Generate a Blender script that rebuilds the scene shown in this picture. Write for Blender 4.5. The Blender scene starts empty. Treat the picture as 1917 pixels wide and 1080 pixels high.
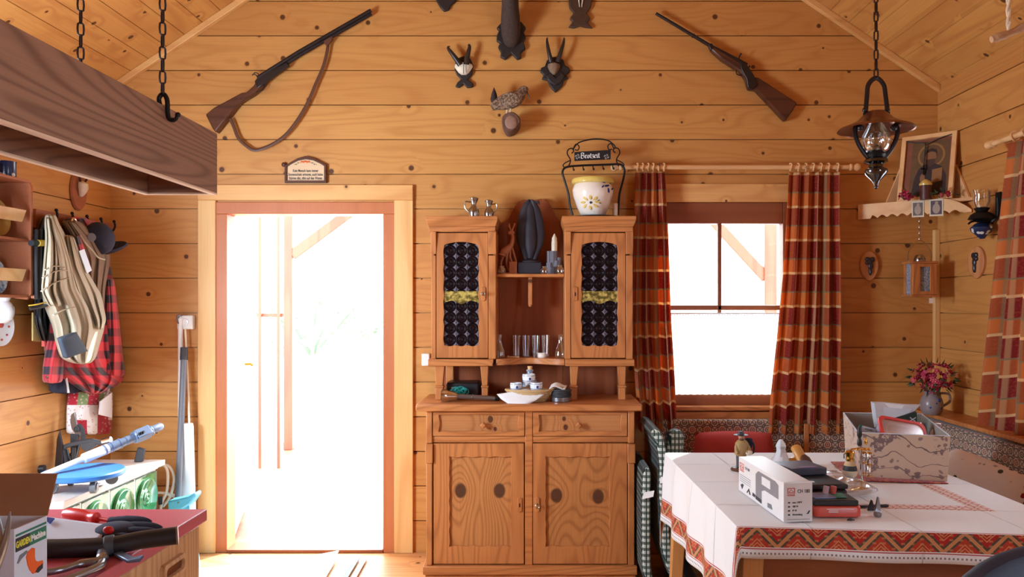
import bpy, bmesh, math, random
from math import sin, cos, pi, radians, sqrt, hypot, atan2
from mathutils import Vector, Matrix
random.seed(7)
F = 28.0/36.0*1917.0          # focal length in pixels
CX, CY, EH = 1010.0, 570.0, 1.43
YW, XL, XR = 4.6, -2.478, 2.30  # back wall, left wall, right wall
COL = bpy.context.scene.collection
def P(u, v, Y): return Vector(((u-CX)*Y/F, Y, EH-(v-CY)*Y/F))
def PL(u, v, off=0.0):         # a point standing off metres out from the left wall
    X = XL+off; Y = F*X/(u-CX)
    if Y > YW-.012: Y = YW-.012; X = (u-CX)*Y/F
    return Vector((X, Y, EH-(v-CY)*Y/F))
def PR(u, v, off=0.0):
    X = XR-off; Y = F*X/(u-CX); return Vector((X, Y, EH-(v-CY)*Y/F))
def PB(u, v, off=0.0): return P(u, v, YW-off)
def PZ(u, v, z): return P(u, v, (EH-z)*F/(v-CY))
def lin(c): c /= 255.0; return c/12.92 if c <= .04045 else ((c+.055)/1.055)**2.4
def C(r, g, b): return (lin(r), lin(g), lin(b), 1.0)

# ------------------------------------------------------------------ materials
class G:
    def __init__(s, name):
        s.m = bpy.data.materials.new(name); s.m.use_nodes = True
        s.nt = s.m.node_tree; s.b = s.nt.nodes['Principled BSDF']
    def n(s, t, ins=None, **kw):
        nd = s.nt.nodes.new(t)
        for k, v in kw.items(): setattr(nd, k, v)
        for k, v in (ins or {}).items(): s.put(nd.inputs[k], v)
        return nd
    def put(s, sock, v):
        if isinstance(v, bpy.types.NodeSocket): s.nt.links.new(v, sock)
        else: sock.default_value = v
    def M(s, op, a, b=0.0, c=0.0):
        nd = s.nt.nodes.new('ShaderNodeMath'); nd.operation = op
        for i, v in enumerate((a, b, c)): s.put(nd.inputs[i], v)
        return nd.outputs[0]
    def mix(s, f, a, b, mode='MIX'):
        nd = s.nt.nodes.new('ShaderNodeMix'); nd.data_type = 'RGBA'; nd.blend_type = mode
        s.put(nd.inputs[0], f); s.put(nd.inputs[6], a); s.put(nd.inputs[7], b); return nd.outputs[2]
    def st(s, x, lo, hi):
        nd = s.nt.nodes.new('ShaderNodeMapRange'); nd.interpolation_type = 'SMOOTHSTEP'
        s.put(nd.inputs[0], x); nd.inputs[1].default_value = lo; nd.inputs[2].default_value = hi
        nd.inputs[3].default_value = 0; nd.inputs[4].default_value = 1; return nd.outputs[0]
    def band(s, x, lo, hi, e=.004):      # 1 inside lo..hi
        return s.M('MULTIPLY', s.st(x, lo-e, lo+e), s.M('SUBTRACT', 1.0, s.st(x, hi-e, hi+e)))
    def xyz(s, kind='Object'):
        tc = s.n('ShaderNodeTexCoord'); sp = s.n('ShaderNodeSeparateXYZ', {0: tc.outputs[kind]}); return tc.outputs[kind], sp.outputs
    def comb(s, x, y, z): return s.n('ShaderNodeCombineXYZ', {0: x, 1: y, 2: z}).outputs[0]
    def noise(s, vec, scale, detail=2.0, rough=.5, out=0):
        return s.n('ShaderNodeTexNoise', {'Vector': vec, 'Scale': scale, 'Detail': detail, 'Roughness': rough}).outputs[out]
    def base(s, col, rough=.5, metal=0.0, **kw):
        s.put(s.b.inputs['Base Color'], col); s.put(s.b.inputs['Roughness'], rough); s.put(s.b.inputs['Metallic'], metal)
        for k, v in kw.items(): s.put(s.b.inputs[k.replace('_', ' ')], v)
        return s.m
    def bump(s, h, strength=.3, dist=.002):
        nd = s.n('ShaderNodeBump', {'Height': h, 'Strength': strength, 'Distance': dist}); s.put(s.b.inputs['Normal'], nd.outputs[0])

def plain(name, c, rough=.5, metal=0.0, var=.12, scale=30, **kw):
    g = G(name); co, _ = g.xyz()
    f = g.noise(co, scale, 3)
    d = tuple(x*(1-var*1.6) for x in c[:3])+(1,); l = tuple(min(1, x*(1+var)) for x in c[:3])+(1,)
    return g.base(g.mix(f, d, l), rough, metal, **kw)

def wood(name, light, dark, knot=C(70, 28, 16), axis='X', board=None, knots=.45, ks=4.5, rings=9, ring_amt=.55, rough=.42, vary=.18, kp=None, kr=1.0, spec=.35, ns=4.0):
    """pine: grain along axis; board=(axis, pitch, offset) varies each board; kp = explicit knots (x, z, radius)"""
    g = G(name); co, o = g.xyz()
    ia = 'XYZ'.index(axis); ib, ic = [i for i in range(3) if i != ia]
    al, b, c = o[ia], o[ib], o[ic]
    rnd = 0.0
    if board:
        idx = g.M('FLOOR', g.M('DIVIDE', g.M('SUBTRACT', o['XYZ'.index(board[0])], board[2]), board[1]))
        rnd = g.n('ShaderNodeTexWhiteNoise', {'W': idx}, noise_dimensions='1D').outputs[0]
        sh = g.M('MULTIPLY', rnd, 37.0)
        al2 = g.M('ADD', al, sh)
    else: al2 = al
    vec = g.comb(b, c, g.M('MULTIPLY', al2, .13))
    n1 = g.noise(vec, ns, 1.5)
    # knots
    if kp:
        near = 9.0
        for (kx, kz, r) in kp:
            q = g.M('DIVIDE', g.M('SQRT', g.M('ADD', g.M('POWER', g.M('SUBTRACT', o[0], kx), 2.0), g.M('POWER', g.M('MULTIPLY', g.M('SUBTRACT', o[2], kz), .78), 2.0))), r)
            near = g.M('MINIMUM', near, q)
        km = g.M('SUBTRACT', 1.0, g.st(near, .72, 1.05)); bend = g.M('MULTIPLY', 4.0, g.M('EXPONENT', g.M('MULTIPLY', near, -.38)))
    else:
        across = c if board is None or board[0] == 'XYZ'[ic] else b
        vo = g.n('ShaderNodeTexVoronoi', {'Vector': g.comb(al2, across, g.M('MULTIPLY', rnd, 5.0) if board else 0.0), 'Scale': ks, 'Randomness': 1.0}, voronoi_dimensions='2D')
        cr = g.n('ShaderNodeSeparateColor', {0: vo.outputs['Color']}).outputs
        on = g.M('LESS_THAN', cr[0], knots)
        rad = g.M('MULTIPLY', g.M('ADD', .022, g.M('MULTIPLY', cr[1], .05)), kr*ks/4.5)
        q = g.M('DIVIDE', vo.outputs['Distance'], rad)
        km = g.M('MULTIPLY', on, g.M('SUBTRACT', 1.0, g.st(q, .6, 1.1)))
        bend = g.M('MULTIPLY', on, g.M('EXPONENT', g.M('MULTIPLY', q, -.5)))
    ph = g.M('ADD', g.M('MULTIPLY', n1, float(rings)), g.M('MULTIPLY', bend, 1.6))
    w = g.M('MULTIPLY_ADD', g.M('SINE', g.M('MULTIPLY', ph, 2*pi)), .5, .5)
    w = g.M('POWER', w, 3.0)
    fine = g.noise(g.comb(g.M('MULTIPLY', b, 130.0), g.M('MULTIPLY', c, 130.0), g.M('MULTIPLY', al2, 4.0)), 1.0, 2)
    col = g.mix(g.M('MULTIPLY', w, ring_amt), light, dark)
    col = g.mix(g.M('MULTIPLY', g.st(fine, .35, .75), .22), col, dark)
    big = g.noise(g.comb(b, c, g.M('MULTIPLY', al2, .4)), 2.2, 2)
    col = g.mix(g.M('MULTIPLY', g.st(big, .4, .8), .25), col, dark)
    if board:
        col = g.mix(g.M('MULTIPLY', rnd, vary*2), col, dark)
    col = g.mix(g.M('MULTIPLY', km, .9), col, knot)
    return g.base(col, rough, 0.0, Specular_IOR_Level=spec)

def fabric(name, col_fn, rough=.85, trans=.0, sheen=.2):
    g = G(name); col = col_fn(g)
    g.base(col, rough, 0, Sheen_Weight=sheen, Specular_IOR_Level=.15)
    if trans:
        tr = g.n('ShaderNodeBsdfTranslucent', {0: col}); mx = g.n('ShaderNodeMixShader', {0: trans, 1: g.b.outputs[0], 2: tr.outputs[0]})
        g.nt.links.new(mx.outputs[0], g.nt.nodes['Material Output'].inputs[0])
    return g.m

def glass(name, tint=(.95, .97, .97, 1), gloss=.12, rough=.02):
    g = G(name); t = g.n('ShaderNodeBsdfTransparent', {0: tint}); s = g.n('ShaderNodeBsdfGlossy', {0: (1, 1, 1, 1), 1: rough})
    lw = g.n('ShaderNodeLayerWeight', {0: .35}); f = g.M('ADD', g.M('MULTIPLY', lw.outputs['Facing'], .6), gloss*.5)
    mx = g.n('ShaderNodeMixShader', {0: f, 1: t.outputs[0], 2: s.outputs[0]})
    g.nt.links.new(mx.outputs[0], g.nt.nodes['Material Output'].inputs[0]); return g.m

# ------------------------------------------------------------------ meshes
class MB:
    def __init__(s): s.v = []; s.f = []; s.mi = []; s.uv = []; s.cur = 0
    def add(s, vs, fs, uvs=None):
        k = len(s.v); s.v += [Vector(x) for x in vs]; s.uv += list(uvs) if uvs else [(0, 0)]*len(vs)
        for f in fs: s.f.append([i+k for i in f]); s.mi.append(s.cur)
        return s
    def box(s, x0, x1, y0, y1, z0, z1):
        vs = [(x, y, z) for z in (z0, z1) for y in (y0, y1) for x in (x0, x1)]
        return s.add(vs, [(0, 2, 3, 1), (4, 5, 7, 6), (0, 1, 5, 4), (2, 6, 7, 3), (0, 4, 6, 2), (1, 3, 7, 5)])
    def hexa(s, b, t):                     # two quads, bottom and top corner loops
        return s.add(list(b)+list(t), [(3, 2, 1, 0), (4, 5, 6, 7)]+[(i, (i+1) % 4, 4+(i+1) % 4, 4+i) for i in range(4)])
    def prism(s, a, b):                    # same-length loops, capped
        n = len(a); return s.add(list(a)+list(b), [list(range(n)), list(range(2*n-1, n-1, -1))]+[(i, n+i, n+(i+1) % n, (i+1) % n) for i in range(n)])
    def pp(s, poly, Yf, Yb):               # outline as seen, real thickness front to back
        a = [P(u, v, Yf) for u, v in poly]; return s.prism(a, [Vector((p.x, Yb, p.z)) for p in a])
    def xz(s, poly, y0, y1): return s.prism([(x, y0, z) for x, z in poly], [(x, y1, z) for x, z in poly])
    def xy(s, poly, z0, z1): return s.prism([(x, y, z0) for x, y in poly], [(x, y, z1) for x, y in poly])
    def yz(s, poly, x0, x1): return s.prism([(x0, y, z) for y, z in poly], [(x1, y, z) for y, z in poly])
    def ring(s, outer, inner, y0, y1):     # a board in the xz plane with a hole; loops of equal length
        n = len(outer); vs = [(x, y0, z) for x, z in outer]+[(x, y0, z) for x, z in inner]+[(x, y1, z) for x, z in outer]+[(x, y1, z) for x, z in inner]
        fs = []
        for i in range(n):
            j = (i+1) % n
            fs += [(i, j, n+j, n+i), (2*n+j, 2*n+i, 3*n+i, 3*n+j), (i, 2*n+i, 2*n+j, j), (n+j, 3*n+j, 3*n+i, n+i)]
        return s.add(vs, fs)
    def tube(s, path, r, n=10, cap=True, flat=1.0, up=None, closed=False):
        path = [Vector(p) for p in path]; m = len(path); rs = [r[min(len(r)-1, int(i*(len(r)-1)/max(1, m-1)+.5))] for i in range(m)] if isinstance(r, (list, tuple)) else [r]*m
        vs = []; prev = None
        for i, p in enumerate(path):
            if closed: d = path[(i+1) % m]-path[i-1]
            else: d = path[min(i+1, m-1)]-path[max(i-1, 0)]
            if d.length < 1e-9: d = Vector((0, 0, 1))
            d.normalize()
            if prev is None:
                a = Vector(up) if up else (Vector((0, 0, 1)) if abs(d.z) < .9 else Vector((0, 1, 0)))
            else: a = prev
            a = a-d*a.dot(d)
            if a.length < 1e-6: a = d.orthogonal()
            a.normalize(); prev = a; b = d.cross(a)
            for k in range(n):
                t = 2*pi*k/n; vs.append(p+(a*cos(t)*flat+b*sin(t))*rs[i])
        fs = []
        for i in range(m if closed else m-1):
            i2 = (i+1) % m
            for k in range(n): fs.append((i*n+k, i*n+(k+1) % n, i2*n+(k+1) % n, i2*n+k))
        if cap and not closed: fs += [list(range(n-1, -1, -1)), list(range((m-1)*n, m*n))]
        return s.add(vs, fs)
    def lathe(s, prof, c, n=28, axis=(0, 0, 1), sy=1.0):
        ax = Vector(axis).normalized(); q = Vector((0, 0, 1)).rotation_difference(ax); c = Vector(c)
        vs = [c+q @ Vector((r*cos(2*pi*k/n), sy*r*sin(2*pi*k/n), z)) for r, z in prof for k in range(n)]
        fs = [(i*n+k, i*n+(k+1) % n, (i+1)*n+(k+1) % n, (i+1)*n+k) for i in range(len(prof)-1) for k in range(n)]
        fs += [list(range(n-1, -1, -1)), list(range((len(prof)-1)*n, len(prof)*n))]
        return s.add(vs, fs)
    def ball(s, c, r, n=16, m=10):
        rx, ry, rz = (r, r, r) if not isinstance(r, (tuple, list)) else r; c = Vector(c)
        vs = [c+Vector((rx*sin(pi*i/m)*cos(2*pi*k/n), ry*sin(pi*i/m)*sin(2*pi*k/n), -rz*cos(pi*i/m))) for i in range(1, m) for k in range(n)]
        fs = [(i*n+k, i*n+(k+1) % n, (i+1)*n+(k+1) % n, (i+1)*n+k) for i in range(m-2) for k in range(n)]
        fs += [list(range(n-1, -1, -1)), list(range((m-2)*n, (m-1)*n))]
        return s.add(vs, fs)
    def grid(s, fn, nu, nv, close_u=False, uv=None):
        vs = []; uvs = []
        for j in range(nv+1):
            for i in range(nu+(0 if close_u else 1)):
                a, b = i/nu, j/nv; vs.append(fn(a, b)); uvs.append(uv(a, b) if uv else (a, b))
        w = nu if close_u else nu+1
        fs = [(j*w+i, j*w+(i+1) % w, (j+1)*w+(i+1) % w, (j+1)*w+i) for j in range(nv) for i in range(nu)]
        return s.add(vs, fs, uvs)
    def loft(s, loops, uvs=None):
        n = len(loops[0]); vs = [p for l in loops for p in l]
        fs = [(i*n+k, i*n+(k+1) % n, (i+1)*n+(k+1) % n, (i+1)*n+k) for i in range(len(loops)-1) for k in range(n)]
        fs += [list(range(n-1, -1, -1)), list(range((len(loops)-1)*n, len(loops)*n))]
        return s.add(vs, fs, uvs)
    def xf(s, M, frm=0):
        for i in range(frm, len(s.v)): s.v[i] = M @ s.v[i]
        return s

def finish(name, mb, mats, parent=None, loc=None, bevel=0, smooth=True, solid=0, sub=0, ang=.7, label=None, origin=None):
    me = bpy.data.meshes.new(name)
    if parent is not None: base = Vector(parent['_o'])
    elif origin is not None: base = Vector(origin)
    else:
        xs = [v.x for v in mb.v]; ys = [v.y for v in mb.v]; zs = [v.z for v in mb.v]
        base = Vector(((min(xs)+max(xs))/2, (min(ys)+max(ys))/2, min(zs)))
    me.from_pydata([v-base for v in mb.v], [], mb.f)
    if not isinstance(mats, (list, tuple)): mats = [mats]
    for m in mats: me.materials.append(m)
    me.polygons.foreach_set('material_index', mb.mi)
    uvl = me.uv_layers.new(name='UVMap')
    for l in me.loops: uvl.data[l.index].uv = mb.uv[l.vertex_index]
    bm = bmesh.new(); bm.from_mesh(me); bmesh.ops.recalc_face_normals(bm, faces=bm.faces); bm.to_mesh(me); bm.free()
    if smooth:
        me.polygons.foreach_set('use_smooth', [True]*len(me.polygons)); me.set_sharp_from_angle(angle=ang)
    o = bpy.data.objects.new(name, me); COL.objects.link(o)
    if parent is not None:
        o.parent = parent
    else: o.location = base
    o['_o'] = tuple(base)
    if solid:
        md = o.modifiers.new('thickness', 'SOLIDIFY'); md.thickness = solid; md.offset = 0
    if bevel:
        md = o.modifiers.new('bevel', 'BEVEL'); md.width = bevel; md.segments = 2; md.limit_method = 'ANGLE'; md.angle_limit = radians(40)
    if sub:
        md = o.modifiers.new('subdivision', 'SUBSURF'); md.levels = sub; md.render_levels = sub
    if label: o['label'] = label
    return o
def tag(o, label, cat, group=None, kind=None):
    o['label'] = label; o['category'] = cat
    if group: o['group'] = group
    if kind: o['kind'] = kind
    return o
def thing(name, label, cat, loc, group=None):
    o = bpy.data.objects.new(name, None); COL.objects.link(o); o.location = loc; o.empty_display_size = .05; o['_o'] = tuple(loc)
    return tag(o, label, cat, group)
def struct(name, mb, m, **kw):
    o = finish(name, mb, m, origin=(0, 0, 0), **kw); o['kind'] = 'structure'; return o
def solo(name, label, cat, mb, m, group=None, **kw): return tag(finish(name, mb, m, **kw), label, cat, group)
def copy_tree(o, parent=None):
    c = o.copy(); COL.objects.link(c)
    if parent is not None: c.parent = parent; c.matrix_parent_inverse = o.matrix_parent_inverse.copy()
    for ch in list(o.children): copy_tree(ch, c)
    return c
def text(name, body, size, m, parent, mat4, shear=0.0, bold=0.0, depth=.0004, width=1.0, align='CENTER'):
    cu = bpy.data.curves.new(name, 'FONT'); cu.body = body; cu.size = size; cu.shear = shear; cu.offset = bold; cu.extrude = depth
    cu.align_x = align; cu.align_y = 'CENTER'; cu.resolution_u = 3; cu.space_line = 1.0
    t = bpy.data.objects.new('t', cu); COL.objects.link(t); bpy.context.view_layer.update()
    me = bpy.data.meshes.new_from_object(t.evaluated_get(bpy.context.evaluated_depsgraph_get()))
    bpy.data.objects.remove(t); bpy.data.curves.remove(cu)
    me.transform(Matrix.Translation(-Vector(parent['_o'])) @ mat4 @ Matrix.Diagonal((width, 1, 1, 1)))
    me.materials.clear(); me.materials.append(m); me.name = name
    o = bpy.data.objects.new(name, me); COL.objects.link(o); o.parent = parent; o['_o'] = parent['_o']; return o
def frame_mat(o, xdir, up):            # matrix whose local x,y are the given directions at o (for text)
    x = Vector(xdir).normalized(); y = Vector(up); y = (y-x*y.dot(x)).normalized(); z = x.cross(y)
    M = Matrix((x, y, z)).transposed().to_4x4(); M.translation = Vector(o); return M
def smooth_path(pts, k=6):             # Catmull-Rom
    pts = [Vector(p) for p in pts]; out = []
    for i in range(len(pts)-1):
        p0, p1, p2, p3 = pts[max(i-1, 0)], pts[i], pts[i+1], pts[min(i+2, len(pts)-1)]
        for j in range(k):
            t = j/k; out.append(.5*((2*p1)+(p2-p0)*t+(2*p0-5*p1+4*p2-p3)*t*t+(3*p1-p0-3*p2+p3)*t**3))
    return out+[pts[-1]]
def rounded(x0, x1, z0, z1, r, k=5):
    out = []
    for cx, cz, a in ((x1-r, z1-r, 0), (x0+r, z1-r, 90), (x0+r, z0+r, 180), (x1-r, z0+r, 270)):
        out += [(cx+r*cos(radians(a+90*i/k)), cz+r*sin(radians(a+90*i/k))) for i in range(k+1)]
    return out
def rowloft(rows, posfn, off0, bulge, folds=3, amp=.02, n=30, m=22, seed=0, back=.004):
    """a hanging cloth: rows of (v, u_left, u_right), rounded front with folds, closed at the back"""
    rnd = random.Random(seed); ph = [rnd.uniform(0, 6) for _ in range(4)]
    def at(v):
        for i in range(len(rows)-1):
            a, b = rows[i], rows[i+1]
            if v <= b[0] or i == len(rows)-2:
                t = (v-a[0])/(b[0]-a[0]); t = max(0, min(1, t)); return a[1]+(b[1]-a[1])*t, a[2]+(b[2]-a[2])*t
    v0, v1 = rows[0][0], rows[-1][0]; loops = []; uvs = []
    for j in range(m+1):
        t = j/m; v = v0+(v1-v0)*t; l, r = at(v); lp = []
        for i in range(n+1):
            q = i/n
            f = sin(2*pi*folds*q+ph[0]+1.3*sin(3*t+ph[1]))*amp*(.35+t*.65)+sin(2*pi*folds*2.3*q+ph[2]+4*t)*amp*.35+amp*.5*sin(9*t+ph[3]+4*q)
            o = off0+bulge*max(0, sin(pi*q))**.45+f*min(1, 4*sin(pi*q)); lp.append(posfn(l+(r-l)*q, v, max(off0*.3+.004, o))); uvs.append((q*abs(r-l)/330.0, t*(v1-v0)/330.0))
        for i in range(n//2+1):
            q = 1-i/(n//2); lp.append(posfn(l+(r-l)*(q*.96+.02), v, off0*.2+back)); uvs.append((q*abs(r-l)/330.0, t*(v1-v0)/330.0))
        loops.append(lp)
    mb = MB(); mb.loft(loops, uvs); return mb
def chain(mb, a, b, link=.034, r=.0028, w=.011):
    a, b = Vector(a), Vector(b); d = b-a; L = d.length; d.normalize(); n = max(1, int(L/(link-2.6*r))); stp = L/n
    s1 = d.orthogonal().normalized(); s2 = d.cross(s1)
    for i in range(n):
        c = a+d*(stp*(i+.5)); e = (s1 if i % 2 else s2); hl = link/2; pts = []
        for k in range(12):
            t = 2*pi*k/12; x, y = cos(t)*(w-r), sin(t)*(w-r); y += (hl-w) if sin(t) > 0.01 else (-(hl-w) if sin(t) < -.01 else 0)
            pts.append(c+e*x+d*y)
        mb.tube(pts, r, 6, closed=True)
    return mb
WORLD, SUN, E_LEFT, E_RIGHT, E_FRONT, E_DOOR, E_WIN, E_SIDE, EXPO = 9.5, 11.5, 105, 34, 0, 0, 0, .2, 0.38
# ------------------------------------------------------------------ material library
PL_, PD_ = C(212, 154, 86), C(176, 110, 54)
m_wall = wood('pine_wall', PL_, PD_, axis='X', board=('Z', .2, -.018), knots=.55, kr=1.2, rings=15, ring_amt=.36)
m_wall_side = wood('pine_side_wall', PL_, PD_, axis='Y', board=('Z', .2, -.018), knots=.3, rings=15, ring_amt=.36)
m_ceil = wood('pine_ceiling', C(218, 160, 88), C(184, 116, 58), axis='Y', board=('X', .103, 0), knots=.6, ks=6, kr=1.2, rings=6)
m_floor = wood('pine_floor', C(226, 176, 120), C(190, 130, 76), axis='X', board=('Y', .14, 0), knots=.3)
m_trim = wood('pine_trim', C(232, 178, 112), C(204, 138, 76), axis='X', knots=.3, rings=5)
m_trimz = wood('pine_trim_upright', C(236, 190, 126), C(210, 150, 86), axis='Z', knots=.4, rings=5, ks=3)
m_jamb = wood('brown_door_frame', C(196, 118, 72), C(170, 96, 56), axis='Z', knots=.0, rings=5, ring_amt=.3)
m_jambx = wood('brown_window_frame', C(150, 84, 50), C(122, 62, 36), axis='X', knots=.0, rings=5, ring_amt=.3)
CL_, CD_ = C(200, 128, 72), C(152, 86, 44)
m_cabx = wood('cabinet_pine', CL_, CD_, axis='X', knots=.15, rings=18)
m_cabz = wood('cabinet_pine_upright', CL_, CD_, axis='Z', knots=.15, rings=18)
m_caby = wood('cabinet_pine_deep', CL_, CD_, axis='Y', knots=.1, rings=9)
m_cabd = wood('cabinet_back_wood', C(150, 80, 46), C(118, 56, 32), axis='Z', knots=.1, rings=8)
m_hood = wood('dark_stained_wood', C(156, 114, 90), C(106, 70, 54), axis='Y', knots=.0, rings=26, ring_amt=.7, rough=.5)
m_hoodx = wood('dark_stained_wood_end', C(156, 114, 90), C(106, 70, 54), axis='X', knots=.0, rings=26, ring_amt=.7, rough=.5)
m_hoodedge = wood('pale_wood_edge', C(226, 196, 166), C(206, 170, 140), axis='Y', knots=0, rings=4)
m_counterw = wood('counter_oak', C(206, 160, 116), C(160, 112, 72), axis='Z', knots=0, rings=24, ring_amt=.6)
m_shelfw = wood('reddish_shelf_wood', C(176, 104, 70), C(140, 76, 48), axis='Y', knots=0, rings=5, ring_amt=.35)
m_pale = wood('pale_spruce', C(240, 196, 142), C(214, 156, 102), axis='X', knots=.3, rings=5)
m_table = wood('table_wood', C(150, 84, 48), C(112, 58, 34), axis='X', knots=.3, rings=7)
m_tablez = wood('table_leg_wood', C(216, 154, 92), C(176, 112, 60), axis='Z', knots=.1, rings=6)
m_plank = wood('oval_plaque_wood', C(214, 150, 100), C(180, 112, 66), axis='Z', knots=0, rings=5)
m_stock = wood('walnut_stock', C(96, 56, 38), C(58, 30, 22), axis='X', knots=0, rings=9, rough=.35)
m_iron = plain('black_iron', C(34, 32, 34), .45, .6)
m_gunmetal = plain('gun_metal', C(62, 58, 60), .35, .8)
m_chainm = plain('rusty_chain', C(62, 46, 40), .5, .7)
m_pewter = plain('pewter', C(170, 165, 158), .25, 1.0, var=.06)
m_chrome = plain('chrome', C(225, 225, 228), .12, 1.0, var=.03)
m_gold = plain('gold_metal', C(232, 178, 84), .18, 1.0, var=.05)
m_brass = plain('brass', C(186, 150, 70), .3, .9)
m_copper = plain('copper_brown', C(126, 74, 50), .3, .7)
m_black = plain('black_plastic', C(28, 29, 33), .4)
m_blackwood = plain('black_carved_wood', C(40, 30, 28), .55, scale=60, var=.3)
m_darkfig = plain('dark_figure', C(40, 34, 44), .6, var=.25)
m_leather = plain('brown_leather', C(92, 54, 34), .5)
m_white = plain('white_plastic', C(236, 234, 230), .4, var=.04)
m_cream = plain('cream_ceramic', C(240, 228, 214), .18, var=.04)
m_bone = plain('bone', C(226, 214, 190), .6, var=.12, scale=70)
m_horn = plain('dark_horn', C(46, 36, 32), .35, var=.2)
m_whitecloth = fabric('white_linen', lambda g: C(236, 234, 232))
m_glass = glass('window_glass', gloss=.06)
m_clear = glass('clear_glass', (.93, .95, .96, 1), .25)
m_film = glass('clear_plastic_film', (.86, .9, .95, 1), .5, .18)
m_red = plain('red_plastic', C(206, 40, 34), .35, var=.06)
m_redlac = plain('red_laminate', C(188, 86, 98), .38, var=.08, scale=90)
m_orange = plain('orange_plastic', C(232, 96, 30), .4, var=.05)
m_blue = plain('blue_paint', C(46, 110, 184), .4, var=.14, scale=14)
m_ltblue = plain('pale_blue_metal', C(104, 122, 150), .35, .25, var=.06)
m_skyblue = plain('sky_blue_plastic', C(90, 180, 222), .4, var=.06)
m_grey = plain('grey_plastic', C(112, 116, 124), .45, var=.08)
m_dgrey = plain('dark_grey_rubber', C(62, 64, 68), .6)
m_navy = plain('navy_cloth', C(40, 42, 60), .9, var=.2)
m_tan = plain('tan_work_cloth', C(176, 162, 138), .9, var=.12, scale=9)
m_brownc = plain('brown_jacket_cloth', C(122, 96, 74), .9, var=.15, scale=9)
m_slate = plain('slate_patch', C(62, 70, 82), .9)
m_yellow = plain('yellow_band', C(224, 184, 60), .5)
m_card = plain('brown_cardboard', C(150, 104, 72), .8, var=.06)
m_cardw = plain('white_card', C(206, 212, 224), .5, var=.03)
m_boxw = plain('white_product_box', C(226, 224, 224), .35, var=.03)
m_ink = plain('dark_ink', C(48, 46, 52), .6)
m_inkred = plain('red_ink', C(206, 92, 80), .6)
m_inkgrn = plain('green_ink', C(38, 118, 92), .6)
m_inkyel = plain('yellow_ink', C(222, 214, 70), .6)
m_inkblu = plain('blue_ink', C(42, 58, 140), .5)
m_blueleaf = plain('blue_glaze', C(40, 62, 130), .2)
m_yelglaze = plain('yellow_glaze', C(226, 196, 104), .2)
m_redcush = plain('red_cushion_cloth', C(178, 62, 58), .9, var=.08)
m_leaf = plain('green_leaf', C(58, 86, 58), .5, var=.2)
m_magenta = plain('magenta_petal', C(186, 42, 84), .6, var=.2)
m_pinkp = plain('pink_petal', C(214, 92, 110), .6, var=.2)
m_stonew = plain('blue_grey_stoneware', C(150, 138, 140), .3, var=.15, scale=24)
m_straw = plain('straw_wicker', C(206, 172, 120), .6, var=.2, scale=120)
m_greyrock = plain('grey_stone', C(112, 108, 118), .7, var=.35, scale=60)
m_carved = plain('carved_light_wood', C(186, 116, 78), .5, var=.15, scale=50)
m_benchtop = plain('pale_bench_top', C(224, 206, 192), .35, var=.05, scale=12)
m_hose = plain('cream_hose', C(236, 220, 196), .4, var=.04)
m_denim = plain('dark_blue_seat', C(34, 44, 64), .6, var=.15, scale=70)
m_teal = plain('teal_yarn', C(26, 138, 130), .8)
m_feather = None
def _feather():
    g = G('mottled_feathers'); co, o = g.xyz(); n = g.noise(co, 90, 3); w = g.n('ShaderNodeTexVoronoi', {'Vector': co, 'Scale': 120.0}).outputs[0]
    c = g.mix(g.st(n, .3, .7), C(84, 58, 44), C(176, 144, 114)); c = g.mix(g.M('MULTIPLY', g.st(w, .4, .8), .6), c, C(64, 46, 38))
    c = g.mix(g.M('MULTIPLY', g.st(o[2], .06, .02), .0), c, c); return g.base(c, .8)
m_feather = _feather()
def _fur():
    g = G('dark_fur'); co, o = g.xyz(); n = g.noise(g.comb(g.M('MULTIPLY', o[0], 160.0), g.M('MULTIPLY', o[1], 160.0), g.M('MULTIPLY', o[2], 30.0)), 1.0, 3)
    return g.base(g.mix(n, C(28, 20, 18), C(84, 62, 50)), .85)
m_fur = _fur()
def _bark():
    g = G('bark'); co, o = g.xyz(); n = g.noise(co, 45, 4); return g.base(g.mix(n, C(58, 36, 30), C(136, 96, 78)), .85)
m_bark = _bark()
def _plaid(g):
    tc = g.n('ShaderNodeTexCoord'); sp = g.n('ShaderNodeSeparateXYZ', {0: tc.outputs['UV']}).outputs
    f = g.M('FRACT', g.M('DIVIDE', sp[1], .186)); h = g.M('FRACT', g.M('DIVIDE', sp[0], .3))
    red, org, yel, grn = C(158, 48, 48), C(228, 136, 70), C(244, 214, 160), C(150, 152, 116)
    c = g.mix(g.band(f, .47, 1.0, .008), org, red)
    c2 = g.mix(g.band(h, .5, 1.0, .01), org, red); c = g.mix(.4, c, c2)
    c = g.mix(g.M('MULTIPLY', g.band(h, .22, .3, .01), .55), c, grn); c = g.mix(g.M('MULTIPLY', g.band(h, .72, .78, .01), .45), c, yel)
    c = g.mix(g.M('MULTIPLY', g.band(f, .0, .075, .006), .9), c, yel); c = g.mix(g.M('MULTIPLY', g.band(f, .45, .495, .005), .8), c, grn)
    n = g.noise(tc.outputs['UV'], 90, 3); return g.mix(g.M('MULTIPLY', g.st(n, .45, .7), .18), c, C(236, 150, 80))
m_plaid = fabric('plaid_curtain_cloth', _plaid, trans=.42)
def _buff(g):
    tc = g.n('ShaderNodeTexCoord'); sp = g.n('ShaderNodeSeparateXYZ', {0: tc.outputs['UV']}).outputs
    a = g.band(g.M('FRACT', g.M('DIVIDE', sp[0], .085)), .02, .5, .03); b = g.band(g.M('FRACT', g.M('DIVIDE', sp[1], .095)), .02, .5, .03)
    c = g.mix(g.M('MULTIPLY', g.M('ADD', a, b), .5), C(214, 54, 62), C(58, 48, 54)); return c
m_buff = fabric('red_black_check_flannel', _buff)
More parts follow.
